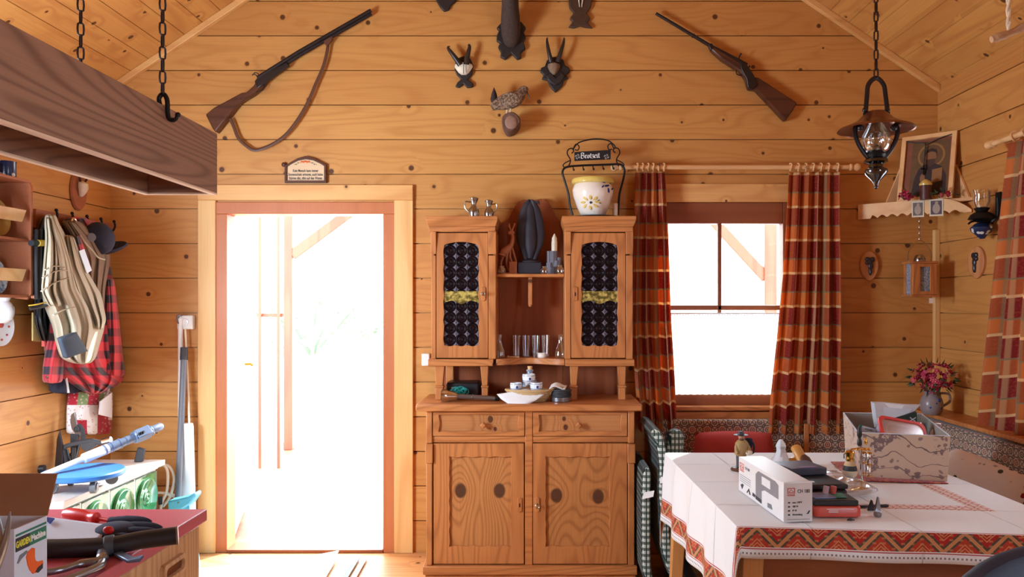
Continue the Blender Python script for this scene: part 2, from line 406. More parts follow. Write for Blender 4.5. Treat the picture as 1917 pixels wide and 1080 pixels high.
def _green(g):
    co, o = g.xyz(); d = 0.0
    for k in (1, 2): d = g.M('ADD', d, g.M('POWER', g.M('SUBTRACT', g.M('FRACT', g.M('DIVIDE', o[k], .03)), .5), 2.0))
    dx = g.M('POWER', g.M('SUBTRACT', g.M('FRACT', g.M('DIVIDE', o[0], .03)), .5), 2.0); d2 = g.M('MINIMUM', d, g.M('ADD', dx, g.M('POWER', g.M('SUBTRACT', g.M('FRACT', g.M('DIVIDE', o[2], .03)), .5), 2.0)))
    return g.mix(g.M('SUBTRACT', 1.0, g.st(d2, .015, .04)), C(18, 32, 36), C(104, 132, 126))
m_green = fabric('dark_green_checked_cloth', _green)
def _gcheck(g):
    co, o = g.xyz(); b = g.band(g.M('FRACT', g.M('DIVIDE', o[2], .03)), .0, .5, .05); a = g.band(g.M('FRACT', g.M('DIVIDE', g.M('ADD', o[0], o[1]), .02)), .0, .3, .05)
    return g.mix(g.M('MAXIMUM', g.M('MULTIPLY', b, .8), a), C(200, 208, 200), C(26, 54, 50))
m_gcheck = fabric('green_white_gingham_piping', _gcheck)
def _uphol(g):
    co, o = g.xyz(); col = C(196, 170, 146); S = .085
    hx = g.M('ADD', o[0], o[1])
    for dx, dz, c1 in ((0, 0, C(150, 62, 56)), (.5, .5, C(46, 44, 58))):
        x = g.M('SUBTRACT', g.M('FRACT', g.M('ADD', g.M('DIVIDE', hx, S), dx)), .5); z = g.M('SUBTRACT', g.M('FRACT', g.M('ADD', g.M('DIVIDE', o[2], S), dz)), .5)
        d = g.M('SQRT', g.M('ADD', g.M('POWER', x, 2.0), g.M('POWER', z, 2.0))); an = g.M('ARCTAN2', z, x)
        wv = g.M('MULTIPLY', g.M('COSINE', g.M('MULTIPLY', an, 8.0)), .025); d2 = g.M('ADD', d, wv)
        col = g.mix(g.band(d2, .255, .325, .015), col, C(82, 66, 72)); col = g.mix(g.band(d2, .1, .17, .015), col, c1); col = g.mix(g.M('SUBTRACT', 1.0, g.st(d2, .03, .06)), col, C(48, 40, 46))
        ad = g.M('ADD', g.M('ABSOLUTE', x), g.M('ABSOLUTE', z)); col = g.mix(g.band(ad, .47, .5, .01), col, C(60, 46, 50))
    return col
m_uphol = fabric('medallion_upholstery', _uphol)
def _cloth(W, D):
    def fn(g):
        tc = g.n('ShaderNodeTexCoord'); sp = g.n('ShaderNodeSeparateXYZ', {0: tc.outputs['UV']}).outputs; x, y = sp[0], sp[1]
        dx = g.M('MINIMUM', x, g.M('SUBTRACT', W, x)); dy = g.M('MINIMUM', y, g.M('SUBTRACT', D, y))
        d = g.M('MINIMUM', dx, dy); isx = g.M('LESS_THAN', dx, dy); p = g.M('ADD', g.M('MULTIPLY', isx, y), g.M('MULTIPLY', g.M('SUBTRACT', 1.0, isx), x))
        q = g.M('DIVIDE', g.M('SUBTRACT', d, .035), .062)          # 0..1 across the band
        red, grn, gold, ora = C(182, 48, 42), C(84, 80, 64), C(212, 150, 100), C(190, 66, 48)
        tri = g.M('MULTIPLY', g.M('ABSOLUTE', g.M('SUBTRACT', g.M('FRACT', g.M('DIVIDE', p, .12)), .5)), 2.0)
        e = g.M('ABSOLUTE', g.M('SUBTRACT', tri, q))
        c = g.mix(g.M('GREATER_THAN', tri, q), red, ora)
        c = g.mix(g.band(e, .1, .27, .02), c, grn); c = g.mix(g.band(e, .0, .12, .04), c, gold); c = g.mix(g.M('MULTIPLY', g.M('GREATER_THAN', e, .55), g.band(g.M('FRACT', g.M('DIVIDE', e, .18)), .1, .45, .06)), c, gold)
        bl = g.M('MULTIPLY', g.band(g.M('FRACT', g.M('DIVIDE', p, .0275)), .3, .7, .04), g.band(g.M('FRACT', g.M('MULTIPLY', q, 4.0)), .3, .7, .04))
        c = g.mix(g.M('MULTIPLY', bl, .5), c, gold)
        base = C(238, 238, 240)
        col = g.mix(g.band(q, 0, 1, .02), base, c)
        for l, h in ((-.1, -.05), (1.06, 1.12)): col = g.mix(g.band(q, l, h, .01), col, red)
        dots = g.M('MULTIPLY', g.band(d, .013, .019, .0008), g.band(g.M('FRACT', g.M('DIVIDE', p, .012)), .2, .65, .05)); col = g.mix(g.M('MULTIPLY', dots, .8), col, C(80, 60, 56))
        # woven ornament in the middle of the cloth
        mx = g.M('ABSOLUTE', g.M('SUBTRACT', x, .955)); my = g.M('ABSOLUTE', g.M('SUBTRACT', y, .60))
        inn = g.M('MULTIPLY', g.band(g.M('MAXIMUM', mx, my), .19, .25, .004), 1.0)
        t2 = g.M('ABSOLUTE', g.M('SUBTRACT', g.M('FRACT', g.M('DIVIDE', g.M('ADD', x, y), .05)), .5)); t3 = g.M('ABSOLUTE', g.M('SUBTRACT', g.M('FRACT', g.M('DIVIDE', g.M('SUBTRACT', x, y), .05)), .5))
        cm = g.mix(g.band(g.M('MULTIPLY', t2, t3), .02, .09, .01), C(232, 206, 190), C(196, 86, 70))
        col = g.mix(g.M('MULTIPLY', inn, .85), col, cm)
        cr = 0.0
        for s_, ps in ((x, (.52, .84, 1.16)), (y, (.36, .72, 1.05))):
            for p_ in ps: cr = g.M('ADD', cr, g.band(s_, p_-.0, p_+.004, .003))
        g.bump(cr, .8, .006)
        return col
    return fn
def _floral(g):
    co, o = g.xyz(); base, ink, dk = C(196, 168, 146), C(124, 100, 98), C(92, 72, 74)
    wob = g.n('ShaderNodeVectorMath', {0: g.noise(co, 14, 2, out=1), 1: (.05, .05, .05)}, operation='MULTIPLY').outputs[0]
    vec = g.n('ShaderNodeVectorMath', {0: co, 1: wob}, operation='ADD').outputs[0]
    w = g.n('ShaderNodeTexWave', {'Vector': vec, 'Scale': 3.2, 'Distortion': 7.0, 'Detail': 2.0, 'Detail Scale': .9}, bands_direction='Z').outputs[1]
    vo = g.n('ShaderNodeTexVoronoi', {'Vector': vec, 'Scale': 9.5, 'Randomness': .9}); d = vo.outputs[0]; n2 = g.noise(co, 75, 2)
    pet = g.M('ADD', d, g.M('MULTIPLY', g.M('SUBTRACT', n2, .5), .55)); on = g.M('GREATER_THAN', g.n('ShaderNodeSeparateColor', {0: vo.outputs['Color']}).outputs[0], .12)
    c = g.mix(g.M('MULTIPLY', g.band(w, .46, .54, .02), .9), base, dk)
    c = g.mix(g.M('MULTIPLY', on, g.M('SUBTRACT', 1.0, g.st(pet, .33, .39))), c, ink); c = g.mix(g.M('MULTIPLY', on, g.band(pet, .16, .21, .02)), c, base); c = g.mix(g.M('MULTIPLY', on, g.M('SUBTRACT', 1.0, g.st(pet, .04, .08))), c, dk)
    lf = g.n('ShaderNodeTexVoronoi', {'Vector': vec, 'Scale': 34.0}); lr = g.n('ShaderNodeSeparateColor', {0: lf.outputs['Color']}).outputs[0]
    return g.mix(g.M('MULTIPLY', g.M('LESS_THAN', lr, .75), g.M('MULTIPLY', .85, g.M('SUBTRACT', 1.0, g.st(lf.outputs[0], .24, .32)))), c, ink)
m_floral = fabric('brown_flower_print_card', _floral, .6)
def _mat(g):
    co, o = g.xyz(); vo = g.n('ShaderNodeTexVoronoi', {'Vector': co, 'Scale': 60.0}); return g.mix(g.st(vo.outputs[0], .2, .6), C(196, 96, 46), C(150, 24, 34))
m_mat = fabric('red_woven_mat', _mat)
def _cotton(g):
    tc = g.n('ShaderNodeTexCoord'); sp = g.n('ShaderNodeSeparateXYZ', {0: tc.outputs['UV']}).outputs
    bx = g.M('FLOOR', g.M('DIVIDE', sp[0], .06)); by = g.M('FLOOR', g.M('DIVIDE', sp[1], .085)); r = g.n('ShaderNodeTexWhiteNoise', {'Vector': g.comb(bx, by, 1.0)}).outputs[0]
    red, grn, wh = C(178, 40, 54), C(126, 150, 100), C(238, 232, 226)
    c = g.mix(g.M('GREATER_THAN', r, .38), wh, red); c = g.mix(g.M('GREATER_THAN', r, .7), c, grn)
    vo = g.n('ShaderNodeTexVoronoi', {'Vector': tc.outputs['UV'], 'Scale': 55.0}).outputs[0]; return g.mix(g.M('MULTIPLY', g.M('SUBTRACT', 1.0, g.st(vo, .25, .35)), .55), c, g.mix(r, red, wh))
m_cotton = fabric('patchwork_print_cotton', _cotton)
def _embro(g):
    co, o = g.xyz(); vo = g.n('ShaderNodeTexVoronoi', {'Vector': co, 'Scale': 26.0}); cr = g.n('ShaderNodeSeparateColor', {0: vo.outputs['Color']}).outputs
    on = g.M('MULTIPLY', g.M('LESS_THAN', cr[0], .5), g.M('SUBTRACT', 1.0, g.st(vo.outputs[0], .25, .33)))
    strip = g.M('MULTIPLY', g.band(o[2], .15, .30, .01), on)
    return g.mix(strip, C(218, 204, 196), g.mix(g.M('GREATER_THAN', cr[1], .5), C(140, 40, 50), C(62, 66, 58)))
m_embro = fabric('embroidered_cotton', _embro)
def _tile():
    g = G('green_glazed_tile'); co, o = g.xyz(); n = g.noise(co, 18, 3)
    m = g.base(g.mix(n, C(20, 70, 40), C(60, 120, 74)), .08, 0, Coat_Weight=.6, Coat_Roughness=.05); return m
m_tile = _tile()
def _bulls():
    g = G('leaded_bullseye_glass'); tc = g.n('ShaderNodeTexCoord'); sp = g.n('ShaderNodeSeparateXYZ', {0: tc.outputs['UV']}).outputs
    x = g.M('SUBTRACT', g.M('FRACT', g.M('DIVIDE', sp[0], .06)), .5); z = g.M('SUBTRACT', g.M('FRACT', g.M('DIVIDE', sp[1], .06)), .5)
    d = g.M('SQRT', g.M('ADD', g.M('POWER', x, 2.0), g.M('POWER', z, 2.0)))
    h = g.M('ADD', g.M('MULTIPLY', g.M('COSINE', g.M('MULTIPLY', d, 22.0)), .5), g.M('MULTIPLY', g.st(d, .44, .5), 1.5))
    g.bump(h, 1.0, .012)
    c = g.mix(g.st(d, .49, .6), C(30, 20, 26), C(124, 118, 132)); c = g.mix(g.M('SUBTRACT', 1.0, g.st(d, .04, .1)), c, C(48, 38, 46))  # corners between roundels lightened: star-shaped highlights painted into the lead colour
    return g.base(c, .16, 0, Specular_IOR_Level=.22)
m_bulls = _bulls()
def _yelband():
    g = G('yellow_marbled_glass'); co, o = g.xyz(); n = g.noise(co, 40, 3); return g.base(g.mix(g.st(n, .4, .65), C(92, 78, 34), C(196, 172, 92)), .25)
m_yelband = _yelband()
def _bluedots():
    g = G('blue_flower_enamel'); co, o = g.xyz(); v = g.n('ShaderNodeTexVoronoi', {'Vector': co, 'Scale': 34.0}).outputs[0]; return g.base(g.mix(g.st(v, .25, .4), C(216, 218, 214), C(30, 44, 84)), .25)
m_bluedots = _bluedots()
def _plate():
    g = G('blue_patterned_china'); co, o = g.xyz(); v = g.noise(co, 45, 3); return g.base(g.mix(g.st(v, .42, .6), C(206, 212, 216), C(116, 136, 158)), .2)
m_plate = _plate()
m_bowl = plain('ochre_earthenware', C(176, 128, 62), .25, var=.15)
def _rug(g):
    co, o = g.xyz(); n = g.noise(co, 80, 3); s = g.M('FRACT', g.M('MULTIPLY', o[0], 9.0))
    return g.mix(g.M('MULTIPLY', n, .4), C(236, 226, 212), C(206, 184, 158))
m_rug = fabric('pale_rug', _rug)
m_rugblue = fabric('teal_rug_border', lambda g: g.mix(g.noise(g.xyz()[0], 90, 2), C(40, 96, 120), C(214, 214, 206)))
m_ground = plain('pale_dry_ground', C(228, 224, 216), .95, var=.15, scale=3)
m_bush = fabric('sunlit_leaves', lambda g: C(126, 134, 112), .6, trans=.3)
m_porch = wood('weathered_porch_wood', C(150, 92, 68), C(116, 68, 50), axis='Z', knots=0, rings=5)
m_steel = plain('brushed_steel', C(150, 152, 158), .3, .9, var=.08)
m_porcelain = plain('white_porcelain', C(238, 238, 240), .15, var=.02)
# ================================================================== THE SETTING
RX, RZ, SL = -.08, 4.30, .675           # ridge and slope
def zc(x): return RZ-SL*abs(x-RX)
def spans(a0, a1, z0, z1, holes):       # pieces of one board left between the openings
    out = [(a0, a1, z0, z1)]
    for (h0, h1, k0, k1) in holes:
        nxt = []
        for (p0, p1, q0, q1) in out:
            if h1 <= p0 or h0 >= p1 or k1 <= q0 or k0 >= q1: nxt.append((p0, p1, q0, q1)); continue
            if q0 < k0: nxt.append((p0, p1, q0, k0))
            if q1 > k1: nxt.append((p0, p1, k1, q1))
            m0, m1 = max(q0, k0), min(q1, k1)
            if p0 < h0: nxt.append((p0, h0, m0, m1))
            if p1 > h1: nxt.append((h1, p1, m0, m1))
        out = nxt
    return out
def board_wall(a0, a1, ztop, holes, put, gable=False):
    k = 0; gap = .003
    while True:
        z0, z1 = max(0, .2*k-.018), .2*(k+1)-.018
        if z0 >= ztop: break
        z1 = min(z1, ztop); b0, b1 = a0, a1
        if gable:
            b0 = max(a0, RX-(RZ-z0)/SL+.0); b1 = min(a1, RX+(RZ-z0)/SL)
        for (p0, p1, q0, q1) in spans(b0, b1, z0, z1, holes):
            e0 = gap if q0 == z0 and k else 0; e1 = gap if q1 == z1 else 0
            put(p0, p1, q0+e0, q1-e1, 0, .04)
            put(p0, p1, q0, q1, .018, .06)
        k += 1
DOOR = (-1.875, -.832, 0, 2.02); WIN = (.664, 1.48, .85, 2.02)
mb = MB(); board_wall(XL-.06, XR+.06, RZ, [(DOOR[0], DOOR[1], -1, DOOR[3]), WIN], lambda a, b, z0, z1, d0, d1: mb.box(a, b, YW+d0, YW+d1, z0, z1), True)
struct('wall_back', mb, m_wall, bevel=.0)
mb = MB(); board_wall(-2.7, YW, 2.72, [(1.95, 2.85, 1.1, 2.0)], lambda a, b, z0, z1, d0, d1: mb.box(XL-d1, XL-d0, a, b, z0, z1))
struct('wall_left', mb, m_wall_side)
RWIN = (2.85, 3.6, 1.0, 1.95)
mb = MB(); board_wall(-2.7, YW, 2.72, [RWIN, (-.9, .3, .95, 2.0)], lambda a, b, z0, z1, d0, d1: mb.box(XR+d0, XR+d1, a, b, z0, z1))
struct('wall_right', mb, m_wall_side)
mb = MB(); board_wall(XL-.06, XR+.06, RZ, [], lambda a, b, z0, z1, d0, d1: mb.box(a, b, -2.6-d1, -2.6-d0, z0, z1), True)
struct('wall_front', mb, m_wall)
mb = MB(); mb.box(XL-.1, XR+.1, -2.7, YW+.08, -.06, -.0)
struct('floor', mb, m_floor)
mb = MB()
for s in (-1, 1):
    x = RX
    while abs(x-RX) < 2.52:
        xa, xb = x+s*.0018, x+s*(.103-.0018); y0, y1 = -2.7, YW+.05
        for (p, q, d, t) in ((xa, xb, 0, .02), (x, x+s*.103, .012, .05)):
            b = [(p, y0, zc(p)+d), (q, y0, zc(q)+d), (q, y1, zc(q)+d), (p, y1, zc(p)+d)]
            mb.hexa(b, [(a, c, z+t) for a, c, z in b])
        x += s*.103
struct('ceiling', mb, m_ceil)
# gable trims and the corner batten
for nm, xa in (('trim_1', XL), ('trim_2', XR)):
    mb = MB(); w = .042; zz = lambda x: zc(x)
    mb.hexa([(xa, YW-.035, zz(xa)), (RX, YW-.035, RZ), (RX, YW, RZ), (xa, YW, zz(xa))][::1], [(xa, YW-.035, zz(xa)-w), (RX, YW-.035, RZ-w), (RX, YW, RZ-w), (xa, YW, zz(xa)-w)])
    struct(nm, mb, m_trim, bevel=.004)
mb = MB(); mb.box(XR-.032, XR, YW-.03, YW, .8, 1.86); struct('trim_3', mb, m_trimz, bevel=.004)

def sthing(name, loc=(0, 0, 0)):
    o = bpy.data.objects.new(name, None); COL.objects.link(o); o.location = loc; o['_o'] = tuple(loc); o['kind'] = 'structure'; return o
# the open door
d1 = sthing('door_1', (-1.35, YW, 0))
ca0, ca1, ct = PB(370, 0, .022).x, PB(773, 0, .022).x, 2.118
mb = MB(); mb.box(ca0, DOOR[0]+.012, YW-.022, YW, 0, 2.03); mb.box(DOOR[1]-.004, ca1, YW-.022, YW, 0, 2.03)
finish('casing', mb, m_trimz, d1, bevel=.003)
mb = MB(); mb.box(ca0-.0, ca1, YW-.025, YW, 2.03, ct); finish('casing', mb, m_trim, d1, bevel=.003)
jl, jr, jt = P(426, 0, YW).x, P(718, 0, YW).x, 1.952
mb = MB(); mb.box(DOOR[0]+.002, jl, YW-.012, YW+.12, 0, jt); mb.box(jr, DOOR[1]-.002, YW-.012, YW+.12, 0, jt); mb.box(DOOR[0]+.002, DOOR[1]-.002, YW-.0125, YW+.12, jt, DOOR[3])
finish('door_frame', mb, m_jamb, d1, bevel=.003)
mb = MB(); mb.box(jl, jr, YW-.02, YW+.14, 0, .018); finish('threshold', mb, m_jambx, d1, bevel=.004)
a, b = Vector((-1.822, YW+.13, .02)), Vector((-2.06, YW+1.0, .02)); nrm = Vector((b.y-a.y, -(b.x-a.x), 0)).normalized()*.045
mb = MB(); lo = [a, b, b-nrm, a-nrm]; mb.hexa(lo, [p+Vector((0, 0, 1.92)) for p in lo])
leaf = finish('door_leaf', mb, m_trimz, d1, bevel=.003)
mb = MB(); c = a+(b-a)*.86+Vector((0, 0, 1.0)); mb.tube([c, c+nrm*1.2, c+nrm*1.2-(b-a)*.12], .009); finish('door_handle', mb, m_brass, leaf)
# the window
w1 = sthing('window_1', (1.07, YW, .85))
mb = MB(); mb.box(.62, 1.56, YW-.02, YW, 2.02, 2.125); mb.box(.60, .664, YW-.02, YW, .85, 2.02); mb.box(1.48, 1.55, YW-.02, YW, .85, 2.02)
finish('casing', mb, m_trim, w1, bevel=.003)
gx0, gx1, gt, gb = .735, P(1461, 0, YW+.05).x, P(0, 420, YW+.05).z, P(0, 736, YW+.05).z
mb = MB(); mb.box(.664, gx0, YW-.0, YW+.08, .85, 2.02); mb.box(gx1, 1.48, YW, YW+.08, .85, 2.02); mb.box(gx0, gx1, YW, YW+.08, gt, 2.02); mb.box(gx0, gx1, YW, YW+.08, .85, gb)
finish('window_frame', mb, m_jambx, w1, bevel=.004)
mx, mz = P(1346, 0, YW+.05).x, P(0, 576, YW+.05).z
mb = MB(); mb.box(mx-.011, mx+.011, YW+.03, YW+.06, gb, gt); mb.box(gx0, gx1, YW+.03, YW+.06, mz-.014, mz+.014); finish('glazing_bar', mb, m_jambx, w1, bevel=.003)
mb = MB(); mb.box(gx0, gx1, YW+.043, YW+.047, gb, gt); finish('pane', mb, m_glass, w1)
mb = MB(); mb.box(.55, 1.6, YW-.05, YW-.0, .822, .848); finish('window_sill', mb, m_cabx, w1, bevel=.006)
def opening(nm, ax, a0, a1, z0, z1, pos):
    w = sthing(nm, (0, 0, 0)); f = MB(); g = MB(); t = .06
    def bx(m, p0, p1, q0, q1, d0, d1):
        if ax == 'X': m.box(p0, p1, pos+d0, pos+d1, q0, q1)
        else: m.box(pos+d0, pos+d1, p0, p1, q0, q1)
    d = (-.02, .08) if (pos > 0) else (-.08, .02)
    bx(f, a0, a0+t, z0, z1, *d); bx(f, a1-t, a1, z0, z1, *d); bx(f, a0+t, a1-t, z0, z0+t, *d); bx(f, a0+t, a1-t, z1-t, z1, *d); m = (a0+a1)/2; bx(f, m-.02, m+.02, z0+t, z1-t, *d)
    finish('window_frame', f, m_jambx, w, bevel=.004)
opening('window_2', 'Y', 1.95, 2.85, 1.1, 2.0, XL); opening('window_3', 'Y', *RWIN, XR); opening('added_window', 'Y', -.9, .3, .95, 2.0, XR)  # last opening is unseen, added so light reaches the hood and left side
# outlet boxes on the wall
def switch(u0, u1, v0, v1, label, knob=True):
    a, b = PB(u0, v1, .0), PB(u1, v0, .0); t = thing('wall_socket', label, 'socket', (a.x, YW, a.z)); mb = MB(); mb.box(a.x, b.x, YW-.04, YW-.0, a.z, b.z); finish('housing', mb, m_white, t, bevel=.006)
    if knob: mb = MB(); mb.lathe([(.022, 0), (.022, .004), (.016, .005), (.015, .002), (.001, .002)], ((a.x+b.x)/2, YW-.04, (a.z+b.z)/2), 20, (0, -1, 0)); finish('socket_face', mb, m_porcelain, t)
switch(337, 366, 590, 616, 'white surface-mounted socket box on the wall left of the door')
switch(791, 806, 661, 684, 'small white switch peeking out beside the hutch, right of the door', False)

# outside
mb = MB(); mb.grid(lambda a, b: Vector((-14+28*a, 5+30*b, -.12+(0 if b < .25 else (b-.25)*9)+.15*sin(9*a+7*b))), 30, 30)
o = struct('ground', mb, m_ground)
mb = MB(); mb.box(-4, 3.2, YW+.1, 8.3, -.12, -.005); o = struct('porch_deck', mb, m_porch)
def porch(u, w, label, brace):
    c = P(u, 500, 7.9); t = thing('porch_post', label, 'post', (c.x, 7.9, 0)); mb = MB(); mb.box(c.x-w, c.x+w, 7.9-w, 7.9+w, -.005, 2.37); finish('post', mb, m_porch, t, bevel=.006)
    (u0, v0), (u1, v1) = brace; p, q = P(u0, v0, 7.9), P(u1, v1, 7.9); d = (q-p).normalized(); e = Vector((-d.z, 0, d.x))*.05
    q = p+(q-p)*((2.37-p.z)/(q.z-p.z)); mb = MB(); lo = [p+e, p-e, q-e, q+e]; mb.prism([v+Vector((0, -.035, 0)) for v in lo], [v+Vector((0, .035, 0)) for v in lo]); finish('brace', mb, m_porch, t, bevel=.005)
porch(541, .042, 'bleached porch post with slanting brace seen through the open door', ((548, 478), (640, 410)))
porch(1440, .06, 'porch post with brace seen through the right half of the window', ((1432, 520), (1345, 425)))
mb = MB(); mb.box(-5, 4.5, 7.82, 7.98, 2.37, 2.55); solo('porch_beam', 'horizontal porch beam carried by the two outside posts', 'beam', mb, m_porch, bevel=.01)
t = thing('garden_trellis', 'two slender laths with a cross rail standing outside left of the porch post', 'trellis', P(500, 700, 7.0)*1.0)
t.location.z = -.005; t['_o'] = (t.location.x, t.location.y, -.005)
for u in (487, 522):
    p = P(u, 0, 7.0); mb = MB(); mb.box(p.x-.012, p.x+.012, 6.985, 7.015, -.005, 2.2); finish('lath', mb, m_porch, t, bevel=.002)
p, q = P(480, 590, 7.0), P(530, 590, 7.0); mb = MB(); mb.box(p.x, q.x, 7.015, 7.03, p.z-.015, p.z+.015); finish('rail', mb, m_porch, t)
def bush(c, r, n, label, seed):
    rnd = random.Random(seed); mb = MB()
    for i in range(n):
        d = Vector((rnd.gauss(0, 1), rnd.gauss(0, 1), abs(rnd.gauss(0, 1)))).normalized()*rnd.uniform(.55, 1)
        p = Vector(c)+Vector((d.x*r[0], d.y*r[1], d.z*r[2])); a = Vector((rnd.gauss(0, 1), rnd.gauss(0, 1), rnd.gauss(0, 1))).normalized(); b = a.orthogonal().normalized(); s = rnd.uniform(.05, .11)
        mb.add([p-a*s, p+b*s*.45, p+a*s, p-b*s*.45], [(0, 1, 2, 3)])
    for i in range(5):
        an = i*1.25; mb.tube([Vector(c), Vector(c)+Vector((cos(an)*r[0]*.4, sin(an)*r[1]*.4, r[2]*.6))], [.04, .012], 6)
    return solo('garden_shrub', label, 'shrub', mb, m_bush)
bush((-3.6, 12.6, .6), (1.7, 1.2, 1.3), 900, 'sun-bleached shrub on the slope behind the porch post', 3)
bush((-2.9, 17, 1.9), (1.9, 1.5, 3.6), 1000, 'tall pale shrub high on the slope seen through the door', 5)

# ================================================================== THE HUTCH
cab = thing('buffet_hutch', 'carved pine buffet hutch with two leaded glass cupboards, between door and window', 'cabinet', (-.045, 4.3, 0))
Y0 = 4.15; sb = F/Y0
def bx(u): return (u-CX)/sb
def bz(v): return EH-(v-CY)/sb
L, R = bx(806), bx(1184); Z0, ZT = .03, bz(768)
mb = MB(); mb.box(L, R, Y0+.02, YW-.01, .045, ZT-.001); finish('base_carcass', mb, m_cabz, cab, bevel=.003)
mb = MB(); mb.box(bx(793), bx(1192), Y0-.03, YW-.01, bz(1073), bz(1057)); mb.box(bx(797), bx(1190), Y0-.015, YW-.01, 0, bz(1073)); finish('plinth', mb, m_cabx, cab, bevel=.004)
mb = MB(); W0, W1 = P(778, 0, 4.1).x, P(1203, 0, 4.1).x; mb.box(W0, W1, 4.1, YW-.008, ZT, .915); finish('worktop', mb, m_cabx, cab, bevel=.008)
mb = MB(); mb.box(L, R, Y0, Y0+.02, bz(828), bz(817)); mb.box(bx(983), bx(997), Y0-.004, Y0+.02, bz(1057), ZT-.001); mb.box(L, R, Y0, Y0+.02, bz(775), ZT); finish('face_frame', mb, m_cabx, cab, bevel=.003)
for (u0, u1) in ((797, 811), (1174, 1189)):
    mb = MB(); mb.box(bx(u0)+.004, bx(u1)-.004, Y0-.012, YW-.02, bz(1057), bz(866)); mb.box(bx(u0), bx(u1), Y0-.022, Y0+.05, bz(866), bz(830)); mb.box(bx(u0)+.004, bx(u1)-.004, Y0-.012, YW-.02, bz(829), ZT-.001); finish('pilaster', mb, m_cabz, cab, bevel=.004)
def wavy(x0, x1, z0, z1, n=16, amp=.006, wl=.075, both=True, d=(1, 1, 1, 1)):
    out = []
    def side(p, q, nx, nz, on):
        L_ = hypot(q[0]-p[0], q[1]-p[1])
        for i in range(n):
            t = i/n; w = amp*(.5-.5*cos(2*pi*t*round(L_/wl)+0))*on*(1 if .0 < t else 0); out.append((p[0]+(q[0]-p[0])*t+nx*w, p[1]+(q[1]-p[1])*t+nz*w))
    side((x0, z0), (x1, z0), 0, 1, d[0]); side((x1, z0), (x1, z1), -1, 0, d[1]); side((x1, z1), (x0, z1), 0, -1, d[2]); side((x0, z1), (x0, z0), 1, 0, d[3]); return out
def rectloop(x0, x1, z0, z1, n=16):
    out = []
    for p, q in (((x0, z0), (x1, z0)), ((x1, z0), (x1, z1)), ((x1, z1), (x0, z1)), ((x0, z1), (x0, z0))): out += [(p[0]+(q[0]-p[0])*i/n, p[1]+(q[1]-p[1])*i/n) for i in range(n)]
    return out
def keyplate(x, z, yf, par, key=False):
    mb = MB(); mb.xz([(x-.013, z-.034), (x, z-.04), (x+.013, z-.034), (x+.013, z+.034), (x, z+.04), (x-.013, z+.034)], yf-.006, yf); e = finish('escutcheon', mb, m_cabz, par, bevel=.003)
    mb = MB(); mb.box(x-.003, x+.003, yf-.0068, yf-.005, z-.012, z+.008)
    if not key: finish('keyhole', mb, m_iron, e)
    else:
        mb.tube([(x, yf-.005, z), (x, yf-.035, z)], .0028, 8); mb.tube([(x+.011*cos(i*pi/6), yf-.037, z+.009*sin(i*pi/6)) for i in range(12)], .0024, 6, closed=True); finish('key', mb, m_pewter, e)
for s, (u0, u1, p0, p1, kn, ku, key) in enumerate(((812, 981, 841, 958, ((862, 919), (935, 919)), 973, False), (998, 1174, 1021, 1142, ((1042, 928), (1120, 930)), 1006, True))):
    x0, x1, z0, z1 = bx(u0), bx(u1), bz(1055), bz(830)
    mb = MB(); mb.ring(rectloop(x0, x1, z0, z1), wavy(bx(p0), bx(p1), bz(1023), bz(854)), Y0-.006, Y0+.018); dr = finish('door', mb, m_cabz, cab, bevel=.002)
    pts = [(bx(a)-(cab['_o'][0]), bz(b), .034) for a, b in kn]
    mp = wood('knotted_door_panel_wood', C(196, 130, 74), C(136, 78, 40), knot=C(66, 38, 30), axis='Z', kp=pts, rings=38, ring_amt=.5, ns=2.6)
    mb = MB(); mb.box(bx(p0)-.01, bx(p1)+.01, Y0+.006, Y0+.018, bz(1023)-.01, bz(854)+.01); finish('door_panel', mb, mp, dr)
    keyplate(bx(ku), bz(944), Y0-.006, dr, key)
for (u0, u1, ku, kn) in ((811, 982, 905, ((918, 785, .016), (927, 803, .010))), (998, 1174, 1083, ((1056, 784, .011), (1059, 800, .014)))):
    x0, x1, z0, z1 = bx(u0), bx(u1), bz(816), bz(771)
    mb = MB(); mb.ring(rectloop(x0, x1, z0, z1), wavy(x0+.03, x1-.03, z0+.022, z1-.014, d=(1, 1, 0, 1)), Y0-.008, Y0+.016); dr = finish('drawer', mb, m_cabx, cab, bevel=.002)
    mp = wood('drawer_panel_wood', C(192, 128, 76), C(146, 86, 46), knot=C(72, 36, 26), axis='X', kp=[(bx(a)-cab['_o'][0], bz(b), r) for a, b, r in kn], rings=7)
    mb = MB(); mb.box(x0+.022, x1-.022, Y0+.003, Y0+.016, z0+.014, z1-.006); finish('drawer_panel', mb, mp, dr)
    kx, kz = bx(ku), bz(795); mb = MB(); mb.lathe([(.012, 0), (.010, .012), (.019, .018), (.019, .03), (.012, .036)], (kx, Y0+.002, kz), 4, (0, -1, 0)); finish('knob', mb, m_cabx, dr, bevel=.003)
